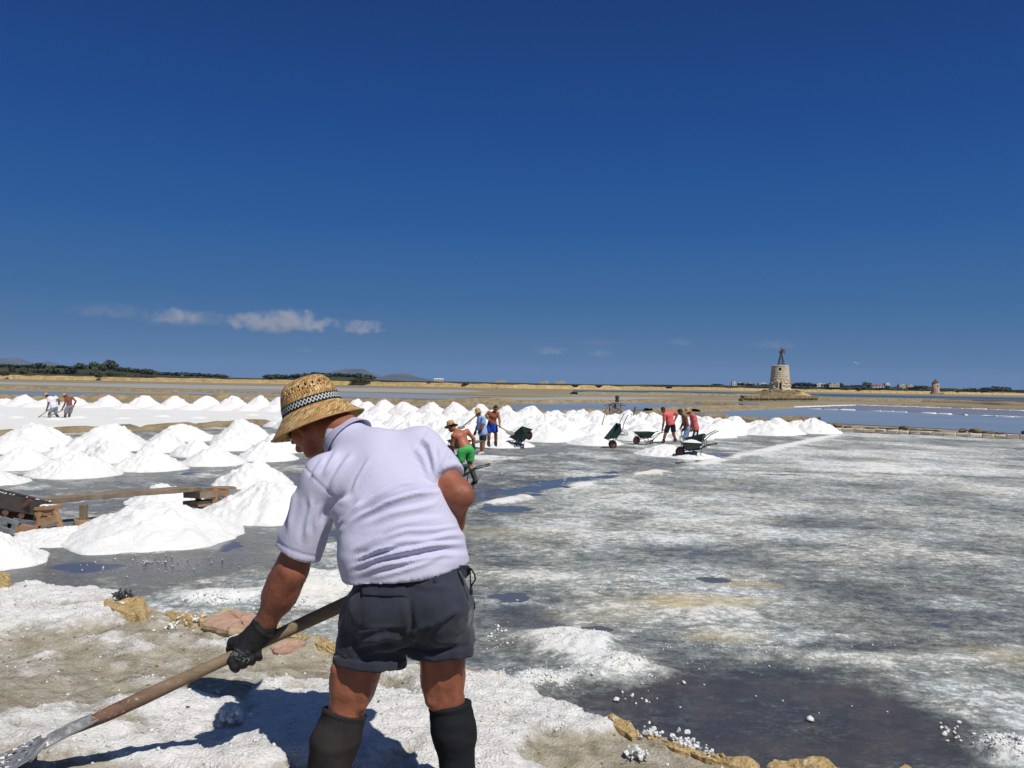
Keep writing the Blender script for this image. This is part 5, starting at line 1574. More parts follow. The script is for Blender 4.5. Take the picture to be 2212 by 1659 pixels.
# ---- shovels
def shovel(a, b, lab, r=.019, blade=.28, width=.22, group='shovels of the salt workers', face=Vector((0, -.3, 1))):
    """a: blade tip, b: end of the handle"""
    a, b = Vector(a), Vector(b); o = empty('shovel', a); tag(o, lab, 'shovel', group)
    d = (b - a).normalized(); s = d.cross(face).normalized(); u = s.cross(d)
    L = (b - a).length
    mb = MB(); mb.tube([d * blade, d * (L * .5), b - a], [r, r, r * .95], 8); mb.build('handle', M_WOOD, o, smooth=True)
    V = []
    prof = [(0, .05), (.12, .38), (.3, .5), (.75, .5), (.95, .36), (1.02, .12), (1.25, .06)]
    for t, w_ in prof:
        for x in (-1, -.5, 0, .5, 1):
            V.append(d * (t * blade) + s * (x * w_ * width) - u * ((1 - x * x) * .035 * min(1, w_ * 2) - .02))
    n = len(V)
    V += [v - u * .006 for v in V]
    Fc = grid_faces(len(prof), 5).tolist(); Fc += [tuple(i + n for i in reversed(f)) for f in Fc[:]]
    mb = MB(); mb.add(V, Fc); mb.build('blade', M_GREY_METAL, o, smooth=True)
    return o

# =================================================================== PEOPLE ON THE PAN
def mat_skin(name, c):
    b = NB(name)
    n = b.noise(9, 4, .6); m = b.noise(60, 3, .6)
    col = b.ramp(n, [(.3, tuple(x * .8 for x in c)), (.7, c)])
    col = b.mix(b.rng(m, .35, .65, .0, .22), col, b.mix(1.0, col, (1.0, .70, .60), 'MULTIPLY'))
    b.color(col); b.rough(.5); b.spec(.35)
    b.b.inputs['Subsurface Weight'].default_value = .06; b.b.inputs['Subsurface Scale'].default_value = .01
    b.b.inputs['Subsurface Radius'].default_value = (1, .35, .2)
    b.bump(b.noise(140, 4, .6), .12, .002)
    MAT[name] = b.m; return b.m
M_SKIN = mat_skin('tanned_skin', (.37, .135, .066))
M_SKIN_D = mat_skin('dark_tanned_skin', (.20, .075, .045))
M_SKIN_R = mat_skin('red_tanned_skin', (.40, .135, .068))
def cloth(name, c, c2_=None, rough=.9):
    return simple(name, c, c2_ or tuple(x * .82 for x in c), 16, rough, .35, 30, .012, .15)
M_STRAW_S = simple('straw_small', (.55, .36, .15), (.34, .21, .08), 30, .8, .5, 60, .006)
M_HAIR = simple('dark_hair', (.018, .014, .012), (.03, .022, .018), 40, .7, .5, 90, .006)
M_GLOVE = simple('black_glove', (.018, .019, .021), (.011, .011, .013), 30, .72, .3, 160, .002, .35)
M_BOOT = simple('rubber_boot', (.05, .043, .033), (.025, .022, .02), 8, .5, .2, 40, .004, .4)
M_WHITE_CLOTH = cloth('white_cotton', (.74, .76, .82))
def hat_obj(name, C, u, r, parent, mat, h=None, brim=None, tilt_f=None):
    """little straw hat: crown with a drooping brim"""
    h = h or r * 1.15; brim = brim or r * 1.75
    u = u.normalized(); x = u.orthogonal().normalized(); y = u.cross(x)
    M = Matrix(((x.x, y.x, u.x, C.x), (x.y, y.y, u.y, C.y), (x.z, y.z, u.z, C.z), (0, 0, 0, 1)))
    prof = [(brim, -.30 * r), (brim * .8, -.13 * r), (r, 0), (r * .96, h * .55), (r * .84, h * .88), (r * .5, h * 1.0), (0.001, h * 1.02)]
    inner = [(0.001, h * .96), (r * .78, h * .84), (r * .92, 0), (brim * .8, -.17 * r), (brim, -.33 * r)]
    mb = MB(); mb.lathe(prof + inner + [prof[0]], 22, M)
    o = mb.build(name, mat, parent, smooth=True)
    mb = MB(); mb.lathe([(r * 1.015, .01), (r * 1.0, r * .22)], 22, M); mb.build('hat_band', simple('hat_band_small', (.09, .08, .06), None, 20, .9), o)
    return o
def person(lab, base, J, skin, shirt=None, sleeve=.5, shorts=None, slen=.75, boots=None, bootlen=.8, gloves=None, hat=None, hair=True, f=None, vox=.016, shirt_loose=.022, group='salt workers on the pan', thick=1.0, stripe=None, shoes=None, hem=None):
    B = Vector(base)
    P = {k: np.array(Vector(v) - B) for k, v in J.items()}
    allp = np.array(list(P.values())); lo = allp.min(0) - .22; hi = allp.max(0) + .24
    wide = P['shL'] - P['shR']; wide = wide / np.linalg.norm(wide)
    hw = P['hipL'] - P['hipR']; hw = hw / np.linalg.norm(hw)
    f = np.array(Vector(f).normalized()); 
    nk = P['neck']; hd = P['head']
    up = hd - nk; up = up - f * (up @ f); up = up / np.linalg.norm(up); sd = np.cross(up, f)
    T = thick
    S = SDF(lo, hi, vox)
    ch = P['chest']; pe = P['pelvis']
    S.cone(ch + (nk - ch) * .55, ch, .085 * T, .105 * T, .05, wide, 1.55)
    S.cone(ch, pe + (ch - pe) * .3, .108 * T, .10 * T, .05, wide, 1.38)
    S.cone(pe + (ch - pe) * .3, pe, .105 * T, .115 * T, .05, hw, 1.35)
    S.cone(nk, hd - f * .012 - up * .05, .056, .052, .03)
    S.ell(hd + up * .015 - f * .01, (.093, .076, .098), (f, sd, up), .02)
    S.ell(hd + f * .032 - up * .055, (.058, .056, .068), (f, sd, up), .02)
    S.cone(hd + f * .085 - up * .012, hd + f * .105 - up * .038, .010, .015, .012)
    S.ell(hd + f * .06 - up * .105, (.028, .03, .022), (f, sd, up), .015)
    for s_ in (-1, 1): S.ell(hd + sd * .078 * s_ - f * .005 - up * .01, (.018, .012, .03), (f, sd, up), .008)
    for q in 'LR':
        sh, el, ha = P['sh' + q], P['el' + q], P['ha' + q]
        S.cone(sh + (ch - sh) * .25, sh, .06 * T, .062 * T, .05)
        S.cone(sh, el, .054 * T, .043 * T, .03); S.cone(el, el + (ha - el) * .45, .044 * T, .043 * T, .02); S.cone(el + (ha - el) * .4, ha, .043 * T, .028 * T, .02)
        d = (ha - el) / np.linalg.norm(ha - el)
        S.cone(ha, ha + d * .055, .034, .036, .02); 
        S.cone(ha + d * .055, ha + d * .09 + np.array((0, .02, -.01)), .03, .022, .015); S.cone(ha + d * .02, ha + d * .06 + np.array((-.03, -.015, .0)), .014, .011, .01)
        hp, kn, an = P['hip' + q], P['kn' + q], P['an' + q]
        S.cone(hp, kn, .088 * T, .060, .05); S.cone(kn, kn + (an - kn) * .35, .058, .058, .03); S.cone(kn + (an - kn) * .3, an, .057, .038, .03)
        tv = P.get('toe' + q)
        if tv is not None: S.cone(an + np.array((0, 0, -.03)), tv, .042, .034, .03)
    V, Q = S.nets(1)
    body = link('person', mesh('person', V, Q), skin, None, B); tag(body, lab, 'person', group)
    def part(name, S, mat, par=body, sm=1, fold=0.0, seed=0):
        V, Q = S.nets(sm)
        if fold:
            N = vnormals(V, Q); V = V + N * ((vnoise3(V * np.array((1, 1, .55)), 13, seed) + .5 * vnoise3(V, 27, seed + 2)) - .75)[:, None] * fold
        return link(name, mesh(name, V, Q), mat, par)
    if shirt is not None:
        S = SDF(lo, hi, vox); L = shirt_loose
        S.cone(ch + (nk - ch) * .6, ch, .088 * T + L * .4, .108 * T + L, .05, wide, 1.6)
        S.cone(ch, pe + (ch - pe) * .25, .110 * T + L, .108 * T + L, .05, wide, 1.42)
        S.cone(pe + (ch - pe) * .3, pe, .112 * T + L, .122 * T + L, .05, hw, 1.36)
        d = (ch - pe) / np.linalg.norm(ch - pe)
        S.plane(pe + d * (hem if hem is not None else -.02), -d); S.plane(nk + (hd - nk) * .22, hd - nk)
        for q in 'LR':
            sh, el = P['sh' + q], P['el' + q]; e = sh + (el - sh) * (sleeve + .1); dd = (el - sh) / np.linalg.norm(el - sh)
            S2 = SDF(lo, hi, vox); S2.cone(sh + (ch - sh) * .3, sh, .075 * T, .076 * T, .05); S2.cone(sh, e, .074 * T, .070 * T, .03); S2.plane(sh + (el - sh) * sleeve, dd)
            hh = np.maximum(.03 - np.abs(S.F - S2.F), 0) / .03; S.F = np.minimum(S.F, S2.F) - hh * hh * .0075
        part('shirt', S, shirt, fold=.016, seed=3)
    if shorts is not None:
        S = SDF(lo, hi, vox)
        d = (ch - pe) / np.linalg.norm(ch - pe)
        S.cone(pe + d * .08, pe, .116 * T, .126 * T, .04, hw, 1.36)
        S.plane(pe + d * .075, d)
        for q in 'LR':
            hp, kn, an = P['hip' + q], P['kn' + q], P['an' + q]
            S2 = SDF(lo, hi, vox)
            if slen <= 1:
                e = hp + (kn - hp) * (slen + .15); S2.cone(hp, e, .108 * T, .100, .05); S2.plane(hp + (kn - hp) * slen, kn - hp)
            else:
                S2.cone(hp, kn, .105 * T, .083, .05); S2.cone(kn, an + (kn - an) * .05, .082, .072, .03)
            hh = np.maximum(.03 - np.abs(S.F - S2.F), 0) / .03; S.F = np.minimum(S.F, S2.F) - hh * hh * .0075
        so = part('shorts' if slen <= 1 else 'trousers', S, shorts, fold=.016, seed=7)
        if stripe is not None:
            mb = MB()
            hp, kn = P['hipL'], P['knL']; sdv = np.array((-.02, -.118, 0))
            a_ = hp + sdv; b_ = hp + (kn - hp) * min(slen, 1) + sdv * .95
            rough_beam(mb, a_, b_, .07, .012, 4, Vector((0, -1, 0)), .002); mb.build('side_stripe', stripe, so)
    if boots is not None or shoes is not None:
        for q in 'LR':
            kn, an = P['kn' + q], P['an' + q]; tv = P.get('toe' + q)
            if tv is None: continue
            S = SDF(np.minimum(np.minimum(kn, an), tv) - .15, np.maximum(np.maximum(kn, an), tv) + .15, vox * .9)
            if boots is not None:
                t0 = an + (kn - an) * bootlen
                S.cone(t0 + (kn - an) * .1, an, .070, .055, .03); S.plane(t0, kn - an)
            S.cone(an + np.array((0, 0, -.035)), tv, .054, .044, .04); S.plane((0, 0, min(tv[2], an[2]) - .055), (0, 0, -1))
            part('boot' if boots is not None else 'shoe', S, boots or shoes)
    if gloves is not None:
        for q in 'LR':
            el, ha = P['el' + q], P['ha' + q]; d = (ha - el) / np.linalg.norm(ha - el)
            S = SDF(ha - .16, ha + .16, vox * .75)
            S.cone(ha - d * .05, ha, .038, .036, .02); S.cone(ha, ha + d * .055, .041, .043, .02)
            for i, o_ in enumerate((-.027, -.009, .009, .027)):
                k0 = ha + d * .05 + wide * o_; S.cone(k0, k0 + d * .04 + np.array((0, .02, -.005)), .0125, .0115, .006)
                S.cone(k0 + d * .04 + np.array((0, .02, -.005)), k0 + d * .03 + np.array((0, .055, -.012)), .0115, .010, .006)
            S.cone(ha + d * .015, ha + d * .06 + np.array((-.035, -.015, 0)), .016, .012, .01)
            part('glove', S, gloves)
    if hat is not None:
        hu = Vector(up) + Vector((0, 0, .8)); hat_obj('hat', Vector(hd + up * .045 - f * .012), hu, .098, body, hat)
    if hair:
        S = SDF(hd - .2, hd + .2, vox * .75); S.ell(hd + up * .022 - f * .016, (.098, .083, .100), (f, sd, up), .01)
        S.plane(hd + f * .05 + up * .045, f - up * .9); part('hair', S, M_HAIR)
    return body
def jj(c, Y, d):
    """joints from view units with a depth offset each"""
    return {k: W(*c(v[0], v[1]), Y + (v[2] if len(v) > 2 else 0)) for k, v in d.items()}
# bare-backed man in green shorts
Y = 20.0
J = jj(c5, Y, dict(head=(286, 675, .25), neck=(345, 720, .16), chest=(405, 800, .12), pelvis=(490, 985, 0), shL=(318, 795, -.03), shR=(500, 735, .22), elL=(300, 925, .0), haL=(308, 1035, .15),
     elR=(588, 835, .24), haR=(588, 960, .28), hipL=(430, 1020, -.04), hipR=(545, 1010, .05), knL=(398, 1190, -.02), anL=(395, 1400, -.05), toeL=(350, 1440, .08), knR=(535, 1185, .1), anR=(612, 1395, .0), toeR=(575, 1440, .02)))
person('person, bare back, straw hat, bright green shorts and rubber boots, stooping', G(*c5(520, 1460)), J, M_SKIN_R, None, 0, cloth('green_nylon', (.085, .46, .12), (.06, .36, .09)), .72, M_BOOT, .72, M_GLOVE, M_STRAW_S, True, (-.75, .25, -.6))
# man in light blue shirt
Y = 28.5
J = jj(c5, Y, dict(head=(648, 488, 0), neck=(668, 525, .0), chest=(690, 610, 0), pelvis=(712, 760, 0), shL=(722, 560, -.2), shR=(672, 560, .2), elL=(712, 668, -.24), haL=(672, 735, -.22),
     elR=(640, 665, .22), haR=(608, 755, .2), hipL=(724, 790, -.08), hipR=(705, 790, .08), knL=(718, 900, -.09), anL=(712, 1010, -.1), toeL=(660, 1038, -.1), knR=(698, 895, .08), anR=(692, 1005, .12), toeR=(640, 1025, .12)))
person('person in light blue shirt, dark shorts, white shoes and straw hat, seen from the side', G(*c5(690, 1045)), J, M_SKIN, cloth('light_blue_cotton', (.33, .47, .76), (.26, .39, .66)), .72, cloth('brown_black_shorts', (.035, .03, .032)), .62, None, .8, M_GLOVE, M_STRAW_S, True, (-.92, -.05, -.3), shirt_loose=.03, shoes=simple('white_shoe', (.72, .70, .64), None, 9, .7), hem=-.08)
# man in blue shorts facing us
Y = 31.0
J = jj(c5, Y, dict(head=(886, 428, -.12), neck=(868, 470, -.05), chest=(850, 530, -.02), pelvis=(835, 640, .05), shL=(914, 490, -.06), shR=(795, 478, .02), elL=(938, 585, -.12), haL=(940, 655, -.25),
     elR=(752, 520, .0), haR=(800, 575, -.22), hipL=(872, 670, .04), hipR=(805, 670, .04), knL=(888, 790, -.05), anL=(886, 900, .02), toeL=(892, 925, -.12), knR=(795, 790, -.02), anR=(790, 905, .08), toeR=(800, 930, -.08)))
person('person, bare chest, beard, bright blue shorts, shovelling towards the viewer', G(*c5(840, 935)), J, M_SKIN, None, 0, cloth('royal_blue_nylon', (.03, .085, .46), (.02, .06, .36)), .68, M_BOOT, .3, None, None, True, (.35, -.75, -.5))
shovel(W(*c5(1125, 790), 30.4), W(*c5(748, 548), 31.0), 'shovel with grey blade dug by the man in blue shorts', .02, .30, .30)
shovel(W(*c5(400, 705), 27.6), W(*c5(626, 520), 29.4), 'shovel slanting up to the hat of the man in the blue shirt', .022, .3, .24)
# pink shirt, dark shorts
Y = 35.5
J = jj(c6, Y, dict(head=(1208, 335, .0), neck=(1248, 358, 0), chest=(1290, 410, 0), pelvis=(1312, 530, 0), shL=(1232, 400, -.2), shR=(1352, 365, .18), elL=(1216, 515, -.2), haL=(1202, 592, -.12),
     elR=(1398, 405, .2), haR=(1372, 470, .2), hipL=(1275, 560, -.07), hipR=(1345, 555, .07), knL=(1238, 670, -.1), anL=(1215, 760, -.05), toeL=(1195, 775, -.1), knR=(1352, 665, .1), anR=(1378, 740, .15), toeR=(1360, 755, .1)))
J['haL'] = W(*c6(1202, 592), Y - .12)
B_ = G(*c6(1300, 770)); 
person('person in coral pink shirt and black shorts with dark hair, shovelling to the left', B_, J, M_SKIN, cloth('coral_cotton', (.72, .16, .15), (.60, .12, .12)), .62, cloth('black_shorts', (.018, .02, .028)), .7, M_BOOT, .3, None, None, True, (-.8, .1, -.55), shirt_loose=.028, hem=-.03)
shovel(W(*c6(1008, 805), 35.3), W(*c6(1240, 585), 35.4), 'shovel with yellowish handle held by the pink shirted man with dark hair', .018, .26, .22)
# bare brown man in jeans
Y = 33.0
J = jj(c6, Y, dict(head=(1440, 362, 0), neck=(1475, 398, 0), chest=(1500, 450, 0), pelvis=(1535, 585, 0), shL=(1508, 430, -.19), shR=(1478, 425, .17), elL=(1535, 535, -.2), haL=(1478, 605, -.1),
     elR=(1480, 510, .15), haR=(1452, 570, .05), hipL=(1540, 610, -.07), hipR=(1530, 610, .08), knL=(1505, 700, -.1), anL=(1500, 830, -.1), toeL=(1470, 850, -.1), knR=(1525, 700, .1), anR=(1540, 820, .1), toeR=(1510, 840, .1)))
person('person, bare brown torso, faded blue jeans, cap of dark hair, behind the loaded barrow', G(*c6(1510, 850)), J, M_SKIN_D, None, 0, cloth('faded_denim', (.24, .36, .52), (.15, .25, .40)), 2, M_BOOT, .3, M_GLOVE, None, True, (-.8, .05, -.55))
shovel(W(*c6(1470, 770), 32.5), W(*c6(1448, 565), 32.8), 'shovel held upright by the man in jeans', .02, .25, .2)
# pink shirt with straw hat, black trousers with white stripe
Y = 34.5
J = jj(c6, Y, dict(head=(1548, 362, 0), neck=(1590, 392, 0), chest=(1620, 450, 0), pelvis=(1650, 600, 0), shL=(1622, 425, -.18), shR=(1600, 425, .18), elL=(1630, 540, -.2), haL=(1606, 600, -.12),
     elR=(1590, 540, .18), haR=(1580, 600, .12), hipL=(1655, 630, -.07), hipR=(1650, 630, .08), knL=(1630, 720, -.08), anL=(1690, 780, -.02), toeL=(1665, 800, -.06), knR=(1650, 715, .1), anR=(1700, 790, .1), toeR=(1680, 805, .1)))
person('person in pink shirt and straw hat, black trousers with a white side stripe', G(*c6(1650, 805)), J, M_SKIN, cloth('pink_cotton', (.70, .15, .17), (.55, .11, .13)), .55, cloth('black_trousers', (.016, .016, .018)), .98, M_BOOT, .3, None, M_STRAW_S, True, (-.8, .1, -.5), shirt_loose=.028, stripe=M_WHITE_CLOTH, hem=-.02)
# the pair at far left
def c8(x, y): return (x * .064 + 70.8, y * .064 + 831.7)
Y = 45.0
J = jj(c8, Y, dict(head=(465, 360, 0), neck=(540, 400, 0), chest=(640, 500, 0), pelvis=(735, 760, 0), shL=(530, 450, -.18), shR=(770, 410, .18), elL=(520, 660, -.2), haL=(470, 840, -.12),
     elR=(885, 510, .2), haR=(885, 610, .2), hipL=(660, 800, -.08), hipR=(770, 800, .08), knL=(560, 960, -.1), anL=(540, 1180, -.08), toeL=(500, 1215, -.1), knR=(770, 960, .12), anR=(895, 1130, .12), toeR=(870, 1185, .12)))
person('person in white T-shirt and straw hat with grey shorts, stooping at far left', G(*c8(700, 1200)), J, M_SKIN_D, M_WHITE_CLOTH, .6, cloth('grey_blue_shorts', (.27, .31, .38)), .8, M_BOOT, .8, M_GLOVE, M_STRAW_S, True, (-.75, .2, -.6), shirt_loose=.028, vox=.018)
shovel(W(*c8(60, 1190), 44.6), W(*c8(560, 820), 44.9), 'shovel of the stooping man in the white T-shirt', .022, .25, .2)
J = jj(c8, Y, dict(head=(1075, 375, 0), neck=(1140, 410, 0), chest=(1220, 500, 0), pelvis=(1245, 730, 0), shL=(1105, 440, -.17), shR=(1330, 425, .17), elL=(1085, 640, -.2), haL=(990, 820, -.14),
     elR=(1455, 545, .2), haR=(1385, 700, .2), hipL=(1170, 780, -.08), hipR=(1290, 770, .08), knL=(1100, 985, -.1), anL=(1080, 1180, -.08), toeL=(1045, 1215, -.1), knR=(1240, 985, .12), anR=(1220, 1180, .2), toeR=(1190, 1210, .2)))
person('person with bare brown back and straw hat, grey shorts, right of the white T-shirt', G(*c8(1160, 1205)), J, M_SKIN_D, None, .6, cloth('grey_shorts', (.22, .225, .26)), .82, M_BOOT, .8, None, M_STRAW_S, True, (-.75, .2, -.6), vox=.018)
shovel(W(*c8(500, 1080), 44.5), W(*c8(1120, 800), 44.9), 'shovel of the bare-backed man at far left', .022, .25, .2)
# =================================================================== THE MAN IN FRONT
def A(v): return np.array(v, float)
def nrm(v): v = A(v); return v / np.linalg.norm(v)
MAN_BASE = Vector((-.62, 3.0, .9))
MB_ = A(MAN_BASE)
def w1(x, y, Y): return A(W(*c1(x, y), Y)) - MB_
def w2(x, y, Y): return A(W(*c2(x, y), Y)) - MB_
def wd(x, y, Y): return A(W(x, y, Y)) - MB_
# joints
NECK = wd(738, 932, 3.36)
SKULL = wd(670, 908, 3.45)
shL = wd(702, 1036, 3.20); elL = wd(627, 1236, 3.20); wrL = wd(566, 1362, 3.235)
shR = wd(908, 972, 3.30); elR = wd(990, 1068, 3.16); wrR = wd(930, 1232, 3.38)
hipL = wd(806, 1330, 3.06); hipR = wd(955, 1318, 3.06)
knL = wd(762, 1478, 3.05); anL = wd(700, 1715, 2.98); knR = wd(957, 1470, 3.07); anR = wd(992, 1702, 3.03)
T = [wd(884, 1300, 3.06), wd(884, 1262, 3.06), wd(868, 1190, 3.09), wd(848, 1105, 3.15), wd(832, 1040, 3.22), wd(806, 990, 3.28)]
wide = nrm(shR - shL)
wide0 = nrm(A((wide[0], wide[1], wide[2] * .35)))
# hand and handle line
H0 = wd(96, 1606, 3.02); H1 = wd(856, 1253, 3.42)
hd_ = nrm(H1 - H0)
HAND = H0 + (H1 - H0) * ((wd(530, 1414, 3.2) - H0) @ hd_ / np.linalg.norm(H1 - H0))
# head frame
ff = nrm((-.62, .42, -.66)); uu = nrm(A((-.56, .38, .74)) - ff * (A((-.56, .38, .74)) @ ff)); ss = np.cross(uu, ff)   # ss points to his left, towards us
if ss[1] > 0: ss = -ss

def skin_body():
    S = SDF((-1.15, -.35, -.25), (.85, .95, 1.60), .0068)
    # trunk under the clothes
    S.cone(T[1], T[3], .125, .125, .06, wide, 1.35); S.cone(T[3], T[5], .12, .085, .06, wide, 1.5)
    S.cone(T[5], NECK, .075, .066, .04)
    # head
    S.cone(NECK, SKULL - ff * .035 - uu * .07, .067, .064, .04)
    S.ell(SKULL + uu * .02, (.098, .077, .098), (ff, ss, uu), .02)
    S.ell(SKULL + ff * .042 - uu * .045, (.056, .060, .080), (ff, ss, uu), .025)
    S.ell(SKULL + ff * .066 - uu * .108, (.030, .036, .026), (ff, ss, uu), .02)
    for q in (-1, 1):
        S.cone(SKULL - ff * .005 + ss * .058 * q - uu * .065, SKULL + ff * .055 + ss * .03 * q - uu * .112, .020, .020, .02)
        S.ell(SKULL + ff * .058 + ss * .042 * q - uu * .042, (.030, .026, .028), (ff, ss, uu), .02)
        S.cone(SKULL + ff * .086 + uu * .014, SKULL + ff * .072 + ss * .045 * q + uu * .012, .014, .012, .014)
        S.ell(SKULL + ff * .106 + ss * .014 * q - uu * .058, (.013, .010, .010), (ff, ss, uu), .008)
        # ear: shell, hollow, lobe
        e = SKULL - ff * .006 + ss * .078 * q - uu * .022
        S.ell(e, (.019, .012, .033), (nrm(ff + uu * .15), ss, uu), .006)
        S.ell(e + ss * .012 * q + ff * .002 + uu * .004, (.010, .008, .020), (ff, ss, uu), .004, True)
        S.ell(e - uu * .030 + ff * .003, (.009, .009, .010), (ff, ss, uu), .006)
    S.cone(SKULL + ff * .094 - uu * .005, SKULL + ff * .122 - uu * .048, .011, .016, .012)
    S.ell(SKULL + ff * .120 - uu * .053, (.016, .016, .014), (ff, ss, uu), .01)
    S.ell(SKULL + ff * .100 + ss * .0 - uu * .060, (.010, .006, .006), (ff, ss, uu), .004, True)
    S.ell(SKULL + ff * .094 - uu * .078, (.012, .024, .0085), (ff, ss, uu), .008)
    S.ell(SKULL + ff * .091 - uu * .092, (.012, .022, .008), (ff, ss, uu), .008)
    # arms
    S.cone(shL, elL, .062, .054, .04); S.cone(elL - (wrL - elL) * .05, elL + (wrL - elL) * .35, .054, .055, .04); S.cone(elL + (wrL - elL) * .28, wrL, .055, .040, .05)
    S.ell(elL + A((.012, -.038, .0)), (.026, .024, .036), None, .03)
    S.cone(wrL, wrL + (HAND - wrL) * .5, .040, .038, .02)
    S.cone(shR, elR, .064, .052, .04); S.cone(elR, elR + (wrR - elR) * .35, .053, .054, .02); S.cone(elR + (wrR - elR) * .33, wrR, .058, .040, .03)
    S.ell(elR + A((.030, -.022, -.004)), (.022, .022, .026), None, .025)
    S.cone(wrR, wrR + A((-.03, .02, -.04)), .038, .038, .02)
    # right hand closed round the end of the handle, hidden by the hip
    gr = H1 - hd_ * .06
    for i in range(4):
        c = gr + hd_ * (.036 - .024 * i); S.cone(c + A((.03, -.035, .012)), c + A((-.0, -.04, -.03)), .012, .012, .006); S.cone(c + A((0, -.04, -.03)), c + A((-.01, .0, -.042)), .012, .011, .006)
    S.cone(gr + A((.03, -.02, .035)), wrR, .036, .036, .03)
    # legs
    S.cone(hipL, knL, .106, .080, .05); S.cone(hipR, knR, .104, .073, .05)
    S.cone(knL, knL + (anL - knL) * .24, .076, .055, .03); S.cone(knR, knR + (anR - knR) * .22, .070, .055, .03)
    for kn in (knL, knR):
        S.ell(kn + A((0, .05, -.01)), (.05, .05, .055), None, .03)
    S.cone(knL + (anL - knL) * .24, anL, .056, .045, .03); S.cone(knR + (anR - knR) * .22, anR, .057, .044, .03)
    # tendons at the back of the knee
    for kn in (knL, knR):
        for q in (-1, 1): S.cone(kn + A((q * .048, -.052, .07)), kn + A((q * .042, -.048, -.06)), .020, .018, .02)
    V, Q = S.nets(1)
    # faint muscle and crease relief
    N = vnormals(V, Q); V = V + N * ((vnoise3(V, 22, 3) - .5) * .006 + (vnoise3(V, 60, 5) - .5) * .0018)[:, None]
    return V, Q
V_, Q_ = skin_body()
def mat_man_skin():
    b = NB('weathered_skin')
    n = b.noise(7, 5, .65); m = b.noise(38, 5, .7); k = b.noise(120, 4, .7)
    col = b.ramp(n, [(.28, (.19, .062, .036)), (.5, (.285, .098, .052)), (.72, (.36, .135, .072))])
    col = b.mix(b.rng(m, .42, .7, 0, .5), col, (.20, .06, .04))
    col = b.mix(b.rng(k, .55, .75, 0, .35), col, (.42, .20, .12))
    b.color(col); b.rough(b.rng(m, .3, .7, .38, .6)); b.spec(.4)
    b.b.inputs['Subsurface Weight'].default_value = .05; b.b.inputs['Subsurface Scale'].default_value = .008; b.b.inputs['Subsurface Radius'].default_value = (1, .35, .2)
    b.bump(b.math('ADD', b.math('MULTIPLY', m, 1.2), b.noise(190, 4, .7)), .45, .0035)
    return b.m
MAN = link('person', mesh('person', V_, Q_), mat_man_skin(), None, MAN_BASE)
tag(MAN, 'person stooping in front in lilac striped shirt, grey shorts, straw hat and dark boots', 'person', 'salt workers on the pan')

